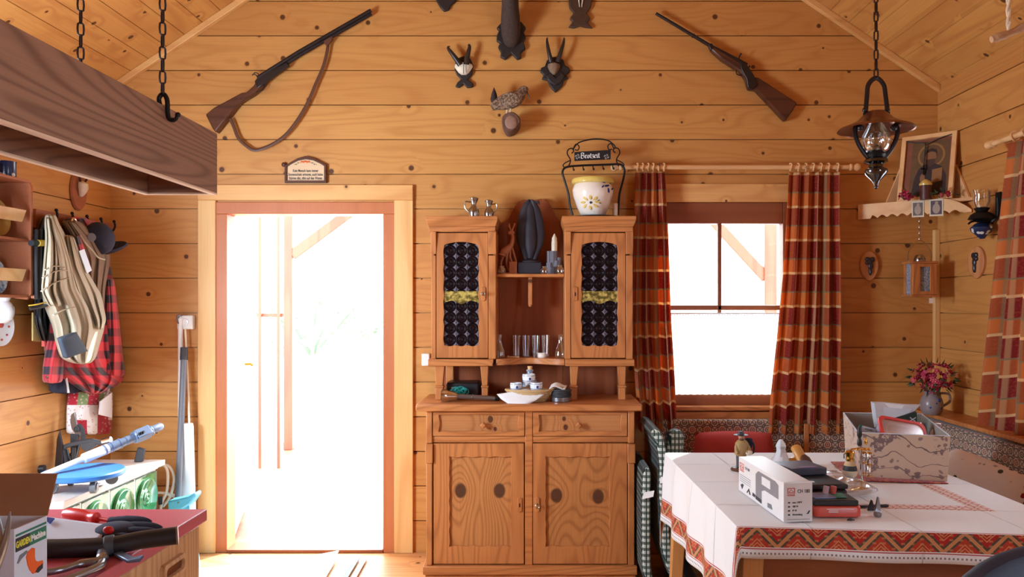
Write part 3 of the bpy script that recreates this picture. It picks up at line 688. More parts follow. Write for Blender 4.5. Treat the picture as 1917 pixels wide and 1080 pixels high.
# upper cupboards
YU = 4.3; su = F/YU
def ux(u): return (u-CX)/su
def uz(v): return EH-(v-CY)/su
zb0, zb1 = uz(685), uz(672)
for s, (a, b, c0, c1, d0, d1, g0, g1, ku) in enumerate(((807, 929, 798, 932, 817, 914, 832, 895, 905), (1057, 1185, 1052, 1190, 1069, 1171, 1090, 1155, 1077))):
    mb = MB(); x0, x1 = ux(a), ux(b); t = .016; mb.box(x0, x0+t, YU+.012, YW-.02, zb1, uz(433)); mb.box(x1-t, x1, YU+.012, YW-.02, zb1, uz(433)); mb.box(x0+t, x1-t, YW-.035, YW-.02, zb1, uz(433)); mb.box(x0+t, x1-t, YU+.03, YW-.035, uz(556), uz(551)); finish('cupboard_case', mb, m_cabz, cab, bevel=.002)
    mb = MB(); C0, C1 = ux(c0), ux(c1)
    mb.prism([(C0+.014, YU-.0, uz(434)), (C1-.014, YU-.0, uz(434)), (C1-.014, YW-.02, uz(434)), (C0+.014, YW-.02, uz(434))], [(C0+.014, YU-.0, uz(424)), (C1-.014, YU-.0, uz(424)), (C1-.014, YW-.02, uz(424)), (C0+.014, YW-.02, uz(424))])
    mb.hexa([(C0+.012, YU-.004, uz(424)), (C1-.012, YU-.004, uz(424)), (C1-.012, YW-.02, uz(424)), (C0+.012, YW-.02, uz(424))], [(C0, YU-.024, uz(412)), (C1, YU-.024, uz(412)), (C1, YW-.02, uz(412)), (C0, YW-.02, uz(412))])
    mb.box(C0, C1, YU-.024, YW-.02, uz(412), uz(405)); finish('cornice', mb, m_cabx, cab, bevel=.002)
    for (q0, q1) in ((x0, ux(d0)), (ux(d1), x1)):
        mb = MB(); mb.box(q0+.002, q1-.002, YU-.006, YU+.012, zb1, uz(478)); mb.hexa([(q0, YU-.006, uz(476)), (q1, YU-.006, uz(476)), (q1, YU+.012, uz(476)), (q0, YU+.012, uz(476))], [(q0, YU-.02, uz(434)), (q1, YU-.02, uz(434)), (q1, YU+.012, uz(434)), (q0, YU+.012, uz(434))]); finish('pilaster', mb, m_cabz, cab, bevel=.003)
    # glazed door with wavy opening
    z0, z1 = uz(670), uz(436); h0, h1 = uz(646), uz(459); n = 16
    inner = wavy(ux(g0), ux(g1), h0, h1, n, -.006, .055, d=(1, 1, 0, 1))
    inner = [(x, z+(.018*max(0, sin(pi*(x-ux(g0))/(ux(g1)-ux(g0))))**.7 if 2*n <= i <= 3*n else 0)) for i, (x, z) in enumerate(inner)]
    mb = MB(); mb.ring(rectloop(ux(d0)+.001, ux(d1)-.001, z0, z1), inner, YU-.004, YU+.014); dr = finish('glazed_door', mb, m_cabz, cab, bevel=.002)
    mb = MB(); p = [(ux(g0)-.008, h0-.008), (ux(g1)+.008, h0-.008), (ux(g1)+.008, h1+.02), (ux(g0)-.008, h1+.02)]
    mb.add([(x, YU+.006, z) for x, z in p], [(0, 1, 2, 3)], [(x-ux(g0)+.0, z-h0) for x, z in p]); mb.add([(x, YU+.009, z) for x, z in p], [(3, 2, 1, 0)], [(x-ux(g0), z-h0) for x, z in p]); finish('bullseye_glass', mb, m_bulls, dr, smooth=False)
    mb = MB(); zt_, zl = uz(545), uz(566); pl = [(ux(g0)-.004, zt_)]+[(ux(g0)-.004+(ux(g1)-ux(g0)+.008)*i/20, zl-.006*cos(2*pi*i/20*2)+(.01*abs(cos(pi*i/20))-.004)) for i in range(21)]+[(ux(g1)+.004, zt_)]; mb.xz(pl, YU+.002, YU+.0055); finish('glass_band', mb, m_yelband, dr)
    keyplate(ux(ku), uz(550), YU-.004, dr, s == 0)
    mb = MB(); mb.box(ux(802 if s == 0 else 1058), ux(924 if s == 0 else 1187), YU-.02, YW-.02, zb0, zb1); finish('cupboard_floor', mb, m_cabx, cab, bevel=.004)
    for (l0, l1, f0, f1) in (((814, 832, 814, 830), (899, 914, 901, 914)) if s == 0 else ((1067, 1083, 1067, 1081), (1156, 1172, 1158, 1172))):
        mb = MB(); a0, a1, e0, e1 = ux(l0), ux(l1), ux(f0), ux(f1); ym = YU+.05
        mb.hexa([(e0+.004, YU+.006, uz(722)), (e1-.004, YU+.006, uz(722)), (e1-.004, ym, uz(722)), (e0+.004, ym, uz(722))], [(a0, YU, zb0), (a1, YU, zb0), (a1, ym, zb0), (a0, ym, zb0)])
        mb.box(e0-.001, e1+.001, YU, ym, uz(726), uz(722)); mb.box(e0+.002, e1-.002, YU+.004, ym, .915, uz(726)); finish('support_leg', mb, m_cabz, cab, bevel=.003)
for (u0, u1) in ((836, 850), (1155, 1170)):
    x0, x1 = (u0-CX)*4.56/F, (u1-CX)*4.56/F; mb = MB(); mb.box(x0, x1, 4.53, YW-.02, .915, zb0); finish('support_leg', mb, m_cabz, cab, bevel=.003)
# back panel, crest, niche shelves
mb = MB(); N0, N1 = ux(929), ux(1057); yb = 4.565; zs = lambda v: EH-(v-CY)*yb/F; xs = lambda u: (u-CX)*yb/F
crest = [(N0, zs(425)), (xs(938), zs(420)), (xs(952), zs(408)), (xs(960), zs(392)), (xs(970), zs(378)), (xs(982), zs(373)), (xs(992), zs(377)), (xs(1000), zs(374)), (xs(1014), zs(372)), (xs(1026), zs(377)), (xs(1034), zs(390)), (xs(1042), zs(406)), (xs(1052), zs(418)), (N1, zs(425))]
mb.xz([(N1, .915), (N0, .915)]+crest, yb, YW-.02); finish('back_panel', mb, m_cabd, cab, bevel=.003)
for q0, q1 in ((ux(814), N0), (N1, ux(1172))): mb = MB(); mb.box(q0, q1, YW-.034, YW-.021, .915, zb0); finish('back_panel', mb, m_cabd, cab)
mb = MB(); mb.box(N0, N1, YU+.04, yb, uz(518), uz(512)); finish('niche_shelf', mb, m_cabx, cab, bevel=.003)
mb = MB(); xm = ux(992); mb.box(xm-.011, xm+.011, YU+.12, YU+.145, uz(570), uz(518)); mb.ball((xm, YU+.132, uz(570)), (.011, .012, .014), 12, 8); finish('shelf_bracket', mb, m_cabz, cab, bevel=.003)
mb = MB(); n = 24; fr = [(N0+(N1-N0)*i/n, YU-.01+.10*(.5-.5*cos(2*pi*i/n))) for i in range(n+1)]
mb.xy(fr+[(N1, yb), (N0, yb)], zb0+.004, zb1); finish('niche_shelf', mb, m_cabx, cab, bevel=.002)
NS, NL = uz(512), zb1           # niche shelf tops
# ================================================================== ON THE HUTCH
TOPZ = uz(405)
def X_(u, Y): return (u-CX)*Y/F
def Z_(v, Y): return EH-(v-CY)*Y/F
def K(px, Y): return px*Y/F
# pewter jugs
def jug(u, Y, h, label, handle):
    x = X_(u, Y); t = thing('pewter_jug', label, 'jug', (x, Y, TOPZ), 'pewter jugs on the hutch'); s = h/.11
    mb = MB(); mb.lathe([(.02*s, 0), (.026*s, .004*s), (.03*s, .03*s), (.028*s, .05*s), (.015*s, .066*s), (.014*s, .08*s), (.024*s, .1*s), (.026*s, .108*s), (.022*s, .112*s), (.004*s, .118*s)], (x, Y, TOPZ), 28); finish('body', mb, m_pewter, t)
    mb = MB(); d = 1 if handle > 0 else -1; mb.tube(smooth_path([(x+d*.018*s, Y, TOPZ+.088*s), (x+d*.045*s, Y, TOPZ+.09*s), (x+d*.048*s, Y, TOPZ+.06*s), (x+d*.028*s, Y, TOPZ+.034*s)]), .0038*s, 8); finish('handle', mb, m_pewter, t)
jug(887, 4.4, .112, 'taller pewter jug on the left cupboard top, the one with a dark spout', -1)
jug(915, 4.42, .1, 'smaller pewter jug with handle on the right, at the cupboard edge', 1)
# bread-time rack with crock
rack = thing('wrought_iron_rack', 'black wrought-iron arched rack with Brotzeit sign, standing on right cupboard', 'rack', (X_(1111, 4.42), 4.42, TOPZ))
Yr = 4.45
def PRk(u, v, dy=0): return P(u, v, Yr)+Vector((0, dy, 0))
mb = MB(); mb.tube(smooth_path([PRk(1072, 403), PRk(1067, 385), PRk(1064, 362), PRk(1056, 335), PRk(1053, 322), PRk(1060, 313), PRk(1085, 310), PRk(1112, 309), PRk(1140, 308), PRk(1162, 308), PRk(1169, 318), PRk(1167, 335), PRk(1160, 362), PRk(1158, 385), PRk(1157, 403)]), .006, 8); finish('frame', mb, m_iron, rack)
mb = MB(); mb.lathe([(.125, 0), (.132, .003), (.135, .008), (.126, .012), (.11, .012)], (X_(1114, 4.42), 4.42, TOPZ), 32, sy=.8); finish('tray', mb, m_iron, rack)
for k, sx in ((0, 1), (1, -1)):
    q = lambda u, v: PRk(1111+(u-1111)*sx, v-(0 if sx > 0 else 1))
    mb = MB()
    mb.tube(smooth_path([q(1064, 312), q(1068, 300), q(1062, 288), q(1064, 280), q(1071, 278), q(1074, 283), q(1070, 287)]), .0035, 7)
    mb.tube(smooth_path([q(1068, 300), q(1058, 305), q(1054, 310), q(1058, 314)]), .0032, 7)
    mb.tube(smooth_path([q(1072, 281), q(1078, 270), q(1084, 274), q(1082, 281), q(1076, 280)]), .0032, 7); finish('scroll', mb, m_iron, rack)
mb = MB(); mb.tube(smooth_path([PRk(1072, 281), PRk(1082, 268), PRk(1100, 262), PRk(1118, 260), PRk(1138, 263), PRk(1150, 272), PRk(1152, 278)]), .0038, 8); finish('top_bow', mb, m_iron, rack)
for i in range(5):
    c = PRk(1073+i*18.5, 312-.6*i); mb = MB(); mb.tube(smooth_path([c, c+Vector((0, -.012, -.012)), c+Vector((.004, -.022, -.026)), c+Vector((.004, -.032, -.018))]), .003, 6); mb.ball(c+Vector((.002, -.02, -.02)), .006, 8, 6); finish('hook', mb, m_iron, rack)
a, b = PRk(1075, 306), PRk(1143, 281); mb = MB(); mb.prism([(a.x, Yr-.012, a.z+.012), (b.x, Yr-.012, a.z+.022), (b.x, Yr-.012, b.z-.004+.004), (a.x, Yr-.012, b.z-.012)], [(a.x, Yr-.004, a.z+.012), (b.x, Yr-.004, a.z+.022), (b.x, Yr-.004, b.z), (a.x, Yr-.004, b.z-.012)]); sg = finish('sign_board', mb, m_black, rack, bevel=.002)
GL = {'B': ([[(0, 0), (0, 1.7)], [(0, 1.7), (.7, 1.6), (.75, 1.15), (.1, .95)], [(.1, .95), (.85, .8), (.85, .2), (.4, -.05), (0, .1)]], 1.2), 'r': ([[(0, 1), (.1, .9), (.1, .1), (.2, 0)], [(.1, .85), (.35, 1), (.5, .9)]], .66), 'o': ([[(.35, 1), (.05, .8), (.05, .2), (.3, 0), (.55, .2), (.55, .8), (.35, 1)]], .82),
      't': ([[(.15, 1.4), (.15, .15), (.38, 0)], [(0, 1), (.42, 1)]], .56), 'z': ([[(0, 1), (.5, 1), (.15, .6), (.5, .4), (.4, 0), (0, -.1)]], .7), 'e': ([[(.05, .45), (.5, .75), (.3, 1), (.05, .8), (.05, .2), (.3, 0), (.55, .15)]], .74), 'i': ([[(0, 1), (.1, .9), (.1, .1), (.25, 0)], [(.1, 1.3), (.16, 1.36)]], .44)}
mb = MB(); cxs = X_(1088, Yr); zb = a.z+.026; s = .0185; nib = Vector((.13, 0, .08))*s
for ch in 'Brotzeit':
    for st in GL[ch][0]:
        for (p, q) in zip(st, st[1:]):
            A = Vector((cxs+p[0]*s, Yr-.0135, zb+p[1]*s+.0)); B = Vector((cxs+q[0]*s, Yr-.0135, zb+q[1]*s)); lp = [A-nib, A+nib, B+nib, B-nib]; mb.prism(lp, [v+Vector((0, .0012, 0)) for v in lp])
    cxs += GL[ch][1]*s; zb += .0006
finish('lettering', mb, m_white, sg, smooth=False)
mb = MB()
for uu in (1081, 1135):
    c = P(uu, 294, Yr)+Vector((0, -.0135, 0))
    for k in range(4):
        an = k*pi/2+.78; mb.tube([c+Vector((cos(an)*.004, 0, sin(an)*.004)), c+Vector((cos(an)*.012, 0, sin(an)*.012)), c+Vector((cos(an+.6)*.014, 0, sin(an+.6)*.014)), c+Vector((cos(an+.9)*.009, 0, sin(an+.9)*.009))], .0012, 5)
finish('ornament', mb, m_white, sg)
cr = thing('ceramic_crock', 'cream ceramic crock painted with blue and yellow flowers, inside the iron rack', 'pot', (X_(1110, 4.40), 4.40, TOPZ+.012))
c = Vector(cr['_o']); H = K(400-331, 4.40)
mb = MB(); prof = [(.062, 0), (.068, .004), (.09, .05), (.112, .11), (.116, .14), (.108, .166), (.1, .174)]; k = H/.2; prof = [(r*.98, z*k) for r, z in prof]; mb.lathe(prof+[(.094, .172*k), (.085, .05), (.05, .01), (.002, .008)], c, 40); finish('body', mb, m_cream, cr)
mb = MB(); mb.lathe([(.1, .17*k), (.117, .176*k), (.119, .19*k), (.113, .2*k), (.098, .2*k), (.094, .172*k)], c, 40); finish('rim', mb, m_yelglaze, cr)
def decal(par, nm, m, pts):
    mb = MB()
    for (u, v, w, h, an) in pts:
        q = P(u, v, 4.40); dx = q.x-c.x; z = q.z-c.z; r = .1
        for (r0, z0), (r1, z1) in zip(prof, prof[1:]):
            if z0 <= z <= z1: r = r0+(r1-r0)*(z-z0)/(z1-z0)
        r += .0015; th = math.asin(max(-1, min(1, dx/r))); ct = Vector((c.x+r*sin(th), c.y-r*cos(th), q.z)); tx = Vector((cos(th), sin(th), 0)); n_ = Vector((sin(th), -cos(th), 0))
        lp = [ct+(tx*(cos(t)*w*cos(an)-sin(t)*h*sin(an))+Vector((0, 0, 1))*(cos(t)*w*sin(an)+sin(t)*h*cos(an))) for t in [2*pi*i/12 for i in range(12)]]; mb.prism([p+n_*.0015 for p in lp], [p-n_*.004 for p in lp])
    finish(nm, mb, m, par)
decal(cr, 'painted_flower', m_blueleaf, [(1134, 352, .017, .006, .2), (1141, 346, .016, .006, 1.1), (1128, 346, .013, .005, -.5), (1137, 360, .014, .006, 1.9), (1145, 356, .012, .005, .4), (1126, 354, .01, .004, .8)])
decal(cr, 'painted_flower', m_yelglaze, [(1103+13*cos(t), 382+9*sin(t), .015, .0065, -t) for t in [i*pi/4 for i in range(8)]])
decal(cr, 'flower_eye', m_ink, [(1104, 383, .007, .007, 0), (1118, 379, .008, .0015, .6), (1121, 384, .008, .0015, -.3)])
mb = MB(); mb.tube([(X_(1152, 4.42), 4.42, TOPZ+.01), (X_(1152, 4.42), 4.42, TOPZ+.085)], .014, 16); solo('candle_stub', 'small cream candle stub standing on the rack beside the crock', 'candle', mb, m_cream, bevel=.002)
# niche: deer, dark figure, stone castle, small glasses
Yn = 4.44
mb = MB(); d = lambda u, v, dy=0: P(u, v, Yn)+Vector((0, dy, 0))
deer = thing('carved_deer', 'light carved wooden deer rearing on a block, left in the niche', 'figurine', (X_(955, Yn), Yn, NS))
mb.tube(smooth_path([d(940, 480), d(943, 473), d(950, 466), d(956, 460), d(959, 452), d(960, 444), d(958, 438)]), [.008, .017, .024, .022, .02, .019, .022, .022, .022, .022, .02, .02, .02, .018, .018, .016, .016, .015, .014, .014, .014, .013, .013, .013, .013, .012, .012, .011, .011, .011, .011, .01, .01, .01, .01, .01, .008][:37], 12)
mb.ball(d(957, 436), (.02, .012, .013), 12, 8)
for (p, q, r) in (((944, 476), (938, 492), (940, 506)), ((950, 474), (948, 490), (952, 506)), ((958, 462), (963, 478), (966, 490)), ((955, 464), (955, 480), (958, 490))): mb.tube(smooth_path([d(*p), d(*q), d(*r)]), .006, 8)
finish('body', mb, m_carved, deer)
for (a_, b_) in ((955, 953), (960, 964)):
    mb = MB(); mb.tube(smooth_path([d(958, 434), d(a_, 428), d(b_, 418)]), [.005]*6+[.004]*6+[.002], 7); mb.tube([d(a_, 427), d(a_+(4 if a_ > 957 else -4), 422)], .002, 6); finish('antler', mb, m_carved, deer)
mb = MB(); a, b = d(953, 510), d(968, 490); mb.box(a.x, b.x, Yn-.03, Yn+.03, NS, b.z); mb.box(a.x-.03, b.x+.004, Yn-.035, Yn+.035, NS, NS+.01); finish('block', mb, m_carved, deer, bevel=.003)
Ye = 4.46; e = lambda u, v, dy=0: P(u, v, Ye)+Vector((0, dy, 0))
eg = thing('dark_eagle_carving', 'tall black carved eagle with folded wings in the middle of the niche', 'figurine', (X_(992, Ye), Ye, NS))
mb = MB(); lv = [(376, .008, .01), (384, .02, .022), (392, .026, .028), (404, .03, .032), (420, .036, .036), (436, .04, .04), (450, .042, .042), (464, .038, .04), (474, .028, .034), (484, .02, .026)]
mb.loft([[Vector((X_(993, Ye)+(a*(1+.08*sin(5*t)))*cos(t), Ye+b*sin(t), Z_(v, Ye))) for t in [2*pi*i/20 for i in range(20)]] for v, a, b in lv]); mb.tube([e(1000, 380), e(1008, 379, -.02), e(1010, 384, -.03)], [.011, .007, .002], 8); finish('body', mb, m_darkfig, eg)
for sx in (-1, 1):
    mb = MB(); o_ = lambda u, v: e(993+sx*u, v); mb.loft([[o_(w*.55, v)+Vector((cos(t)*w_*.0032, sin(t)*.012-.008, 0)) for t in [2*pi*i/12 for i in range(12)]] for v, w, w_ in ((374, 5, 2), (380, 11, 5), (392, 18, 8), (412, 24, 10), (438, 28, 11), (456, 27, 9), (476, 18, 6), (492, 12, 3))]); finish('wing', mb, m_darkfig, eg)
mb = MB(); a, b = e(970, 511), e(1014, 488); mb.box(a.x, b.x, Ye-.05, Ye+.05, NS, b.z-.01); mb.ball(((a.x+b.x)/2, Ye, b.z-.01), (.06, .045, .022), 14, 8); finish('rock_base', mb, m_darkfig, eg, bevel=.006)
ca = thing('stone_castle', 'small grey stone castle ornament with a pale tower tip, right in the niche', 'ornament', (X_(1037, Yn), Yn, NS))
mb = MB(); rnd = random.Random(4)
for (u, v, w, h) in ((1036, 470, 9, 40), (1028, 470, 5, 40), (1042, 488, 10, 22), (1030, 492, 10, 18), (1046, 482, 5, 28), (1036, 500, 16, 10)):
    x, z = X_(u, Yn), Z_(v, Yn); w_ = K(w, Yn); lp = [[Vector((x+w_*rnd.uniform(.75, 1.05)*cos(t), Yn+w_*.8*rnd.uniform(.75, 1.05)*sin(t), zz)) for t in [2*pi*i/8 for i in range(8)]] for zz in (NS, NS+(z-NS)*.5, z-.002, z)]; mb.loft(lp)
finish('walls', mb, m_greyrock, ca, ang=.3)
mb = MB(); x = X_(1038, Yn); mb.lathe([(K(5, Yn), Z_(452, Yn)), (K(5, Yn), Z_(446, Yn)), (.001, Z_(437, Yn))], (x, Yn, 0), 8); mb.lathe([(K(5.5, Yn), Z_(471, Yn)), (K(5.5, Yn), Z_(452, Yn))], (x, Yn, 0), 8); finish('tower_tip', mb, m_bone, ca)
def tumbler(x, y, z, r, h, label, prof=None, nm='drinking_glass', cat='glass', group=None):
    p = prof or [(r*.8, 0), (r, h), (r-.0015, h), (r*.8-.0015, .004), (.001, .004)]; mb = MB(); mb.lathe(p, (x, y, z), 24); return solo(nm, label, cat, mb, m_clear, group, origin=(x, y, z))
def gob(u, Y, z, s, label): tumbler(X_(u, Y), Y, z, 0, 0, label, [(.016*s, 0), (.022*s, .012*s), (.02*s, .028*s), (.012*s, .036*s), (.014*s, .044*s), (.012*s, .044*s), (.01*s, .036*s), (.018*s, .026*s), (.018*s, .01*s), (.001, .006*s)], 'small_glass_jar', 'jar', 'small glass jars in the niche')
gob(940, 4.36, NS, 1.0, 'small glass jar at the left end of the niche shelf, before the deer'); gob(1019, 4.36, NS, .95, 'small glass jar left of the stone castle'); gob(1048, 4.36, NS, 1.1, 'small glass jar right of the stone castle, at niche end')
def carafe(u, label):
    Y = 4.38; s = K(44, Y)/.13; tumbler(X_(u, Y), Y, NL, 0, 0, label, [(r*s, z*s) for r, z in [(.026, 0), (.03, .004), (.031, .02), (.026, .045), (.014, .075), (.011, .1), (.015, .122), (.017, .13), (.0155, .13), (.0095, .1), (.0125, .075), (.0245, .045), (.0295, .02), (.024, .006), (.001, .006)]], 'glass_carafe', 'carafe', 'glass carafes in the hutch')
carafe(935, 'clear glass carafe at the left end of the lower hutch shelf'); carafe(1049, 'clear glass carafe at the right end of the lower hutch shelf')
for i, (u, w) in enumerate(((967, 'leftmost'), (985, 'second from the left'), (1003, 'third from the left'), (1021, 'rightmost'))):
    tumbler(X_(u, 4.48), 4.48, NL, .0235, K(40, 4.48), 'tall clear drinking glass, %s of four on the lower hutch shelf' % w, group='tall glasses on the hutch shelf')
mb = MB(); x = X_(1015, 4.42); mb.lathe([(.024, 0), (.026, .004), (.026, .02), (.022, .026), (.001, .027)], (x, 4.42, NL), 24); solo('small_lidded_jar', 'little pale jar in front of the tall glasses', 'jar', mb, m_cream)
mb = MB(); x = X_(962, 4.41); mb.tube([(x-.03, 4.41, NL+.004), (x+.03, 4.405, NL+.004)], .004, 8); mb.ball((x-.032, 4.41, NL+.006), .006, 10, 6); solo('pestle', 'thin pale stick lying beside the left carafe', 'stick', mb, m_pale)
# worktop: torch, black case, yarn, basket, cups, bottle, coasters
WT = .915
def onwt(u, v, dz=0.0): return PZ(u, v, WT+dz)
t = thing('torch', 'long metal torch with wide head lying on hutch worktop, left', 'torch', onwt(870, 744))
a = P(826, 740, 4.22); a.z = WT+.034; dr = Vector((.24, .02, -.016)); dn = dr.normalized()
mb = MB(); mb.lathe([(.026, 0), (.034, .002), (.034, .03), (.03, .036), (.022, .07), (.015, .085)], a, 28, dn); finish('head', mb, m_chrome, t)
mb = MB(); mb.lathe([(.031, -.001), (.02, -.0005), (.001, 0)], a, 28, dn); finish('lens', mb, m_white, t)
mb = MB(); mb.lathe([(.0135, .085), (.0135, .16), (.0155, .161), (.0155, .168), (.0135, .169), (.0125, .27), (.011, .285)], a, 20, dn); finish('barrel', mb, m_steel, t)
mb = MB(); mb.lathe([(.0125, .285), (.0125, .305), (.009, .31)], a, 20, dn); finish('end_cap', mb, m_black, t)
for ob in t.children: pass
mb = MB(); x0, x1 = X_(838, 4.45), X_(899, 4.45); mb.box(x0, x1, 4.36, 4.52, WT, WT+.088); t = thing('black_case', 'flat black case with rounded lid, behind the torch on the hutch', 'case', ((x0+x1)/2, 4.45, WT)); finish('case_body', mb, m_black, t, bevel=.012)
mb = MB(); mb.box(x0+.03, x0+.06, 4.352, 4.36, WT+.045, WT+.065); finish('clasp', mb, m_grey, t, bevel=.002)
rnd = random.Random(9); mb = MB()
for i in range(26):
    a0 = rnd.uniform(0, 6.28); r = rnd.uniform(.014, .03); cx_, cz_ = X_(858, 4.31)+rnd.uniform(-.03, .035), WT+.055+rnd.uniform(-.01, .008)
    mb.tube(smooth_path([Vector((cx_+r*1.1*cos(a0+q), 4.31+rnd.uniform(-.012, .012), max(WT+.004, cz_-.01+r*.8*sin(a0+q)))) for q in (0, .9, 1.8, 2.7, 3.6)], 4), .0022, 5)
mb.ball((X_(858, 4.32), 4.325, WT+.026), (.035, .022, .026), 12, 8); solo('yarn_bundle', 'tangled teal green twine bundle before the black case', 'twine', mb, m_teal)
bk = thing('wicker_basket', 'small pale wicker basket lined with white cloth, middle of the hutch worktop', 'basket', (X_(992, 4.24), 4.24, WT)); bc = Vector(bk['_o'])
mb = MB(); n = 40
for i in range(9):
    z = .004+.0065*i; r = .082+.0052*i; mb.tube([bc+Vector((r*(1+.02*(-1)**(k+i))*cos(2*pi*k/n), .62*r*(1+.02*(-1)**(k+i))*sin(2*pi*k/n), z)) for k in range(n)], .0042, 6, closed=True)
mb.lathe([(.082, .001), (.082, .006), (.001, .006)], bc, 32, sy=.62); finish('woven_body', mb, m_straw, bk)
mb = MB(); mb.tube([bc+Vector((.128*cos(2*pi*k/n), .08*sin(2*pi*k/n), .062)) for k in range(n)], .006, 8, closed=True); finish('rim', mb, m_straw, bk)
mb = MB()
def napkin(a, b):           # cloth corner spilling over the front rim
    pts = [[P(930, 738, 4.2), P(985, 728, 4.2)], [P(938, 747, 4.17), P(1020, 738, 4.18)], [P(955, 758, 4.145), P(1006, 748, 4.16)], [P(966, 766, 4.14), P(975, 764, 4.14)]]
    j = min(2, int(b*3)); t_ = b*3-j; l = pts[j][0].lerp(pts[j+1][0], t_); r = pts[j][1].lerp(pts[j+1][1], t_); p = l.lerp(r, a); p.y -= .012*sin(pi*a); return p
mb.grid(napkin, 10, 14); mb.grid(lambda a, b: P(1032+a*30-4*b, 726+6*b-2*a, 4.25)+Vector((0, -.05*b+.02*a, .012+.01*sin(5*a)+.004)), 10, 6)
mb.grid(lambda a, b: bc+Vector((.12*sqrt(max(0, b))*cos(2*pi*a), .074*sqrt(max(0, b))*sin(2*pi*a), .05+.012*b)), 24, 5); solo('linen_napkin', 'white linen napkin lining the wicker basket, corner hanging over', 'napkin', mb, m_whitecloth, solid=.003)
def cup(u, v, z, s, label):
    x = X_(u, 4.25); t = thing('porcelain_cup', label, 'cup', (x, 4.25, z), 'blue and white cups in the basket'); mb = MB(); mb.lathe([(r*s, h*s) for r, h in [(.024, 0), (.031, .006), (.034, .03), (.032, .042), (.0295, .042), (.031, .03), (.027, .008), (.001, .006)]], (x, 4.25, z), 28); finish('body', mb, m_porcelain, t)
    mb = MB(); [mb.lathe([(.0318*s, h*s), (.0348*s, h*s+.0012), (.0346*s, h*s+.0026), (.032*s, h*s+.003)], (x, 4.25, z), 28) for h in (.033, .008)]; mb.ball((x+.006, 4.25-.0335*s, z+.02*s), (.006, .002, .008), 8, 6); finish('blue_decoration', mb, m_blueleaf, t)
cup(966, 730, WT+.058, .95, 'blue-lined white porcelain cup at the left of the basket'); cup(1004, 732, WT+.058, 1.0, 'white porcelain cup lying lowest at the right of the basket'); cup(990, 720, WT+.1, 1.05, 'white porcelain cup with blue motif stacked highest in the basket')
mb = MB(); x = X_(992, 4.34); mb.lathe([(.035, 0), (.04, .006), (.042, .07), (.036, .1), (.018, .125), (.0155, .15), (.019, .152), (.019, .158), (.014, .16)], (x, 4.36, WT), 28); t = thing('stoneware_bottle', 'white and blue bottle with cork, standing behind the basket', 'bottle', (x, 4.36, WT)); finish('body', mb, m_plate, t)
mb = MB(); mb.lathe([(.012, .158), (.014, .178), (.001, .179)], (x, 4.36, WT), 16); finish('cork', mb, m_pale, t)
cs = thing('coaster_stack', 'stack of dark round coasters in a metal holder beside the basket', 'coasters', (X_(1050, 4.24), 4.24, WT)); cc = Vector(cs['_o'])
mb = MB(); mb.lathe([(.05, 0), (.055, .004), (.056, .024), (.052, .026)], cc, 32); finish('holder', mb, m_steel, cs)
for i in range(5):
    mb = MB(); mb.lathe([(.052, 0), (.056, .002), (.056, .006), (.05, .0075), (.001, .0075)], cc+Vector((.002*sin(i*2), 0, .026+i*.0078)), 28); finish('coaster', mb, m_dgrey, cs)
mb = MB(); mb.ball(cc+Vector((-.012, .0, .071)), (.03, .02, .012), 10, 6); solo('crumpled_film', 'scrap of clear film on top of the coaster stack', 'film', mb, m_film)

# ================================================================== TROPHIES AND GUNS ON THE WALL
def gun_strap_path(pts, Y): return smooth_path([P(u, v, Y) for u, v in pts], 6)
sh = thing('double_barrel_shotgun', 'old double-barrel hammer shotgun with leather sling, hanging upper left', 'gun', P(500, 140, YW))
mb = MB(); mb.pp([(384, 214), (400, 201), (452, 173), (460, 173), (474, 160), (482, 147), (493, 148), (496, 153), (486, 165), (474, 175), (458, 185), (447, 192), (436, 206), (403, 248), (397, 240)], YW-.058, YW-.0005); finish('stock', mb, m_stock, sh, bevel=.008)
for dv in (0, 5):
    mb = MB(); o_ = Vector((0, -.006 if dv == 0 else .004, 0)); mb.tube([P(484, 146+dv*1.1, YW-.046)+o_, P(560, 98+dv, YW-.044)+o_, P(695, 20+dv, YW-.04)+o_], [.0125, .0115, .0105], 14); finish('barrel', mb, m_gunmetal, sh)
mb = MB(); mb.pp([(476, 152), (486, 139), (500, 134), (536, 116), (541, 122), (507, 146), (494, 157), (482, 166)], YW-.06, YW-.03); finish('receiver', mb, m_gunmetal, sh, bevel=.005)
mb = MB(); [mb.tube(smooth_path([P(a, b, YW-.05), P(a-3, b-6, YW-.05), P(a-8, b-8, YW-.05), P(a-11, b-6, YW-.05)]), .003, 6) for a, b in ((483, 147), (486, 144))]; finish('hammer', mb, m_gunmetal, sh)
mb = MB(); mb.tube(smooth_path([P(477, 165, YW-.045), P(480, 172, YW-.045), P(490, 169, YW-.045), P(495, 161, YW-.045), P(493, 155, YW-.045)]), .0032, 7); mb.tube([P(486, 158, YW-.045), P(484, 165, YW-.045)], .0025, 6); finish('trigger_guard', mb, m_gunmetal, sh)
mb = MB(); mb.tube(gun_strap_path([(614, 77), (613, 92), (606, 122), (592, 155), (575, 194), (556, 226), (534, 253), (508, 271), (478, 281), (460, 272), (446, 258), (438, 238), (431, 222)], YW-.03), .0095, 8, flat=.3, up=(0, -1, 0)); finish('sling', mb, m_leather, sh)
mb = MB(); mb.pp([(606, 76), (622, 67), (622, 74), (612, 86), (607, 82)], YW-.05, YW-.03); finish('sling_swivel', mb, m_leather, sh, bevel=.002)
rf = thing('bolt_rifle', 'slim old single-shot rifle without sling, hanging upper right', 'gun', P(1360, 130, YW))
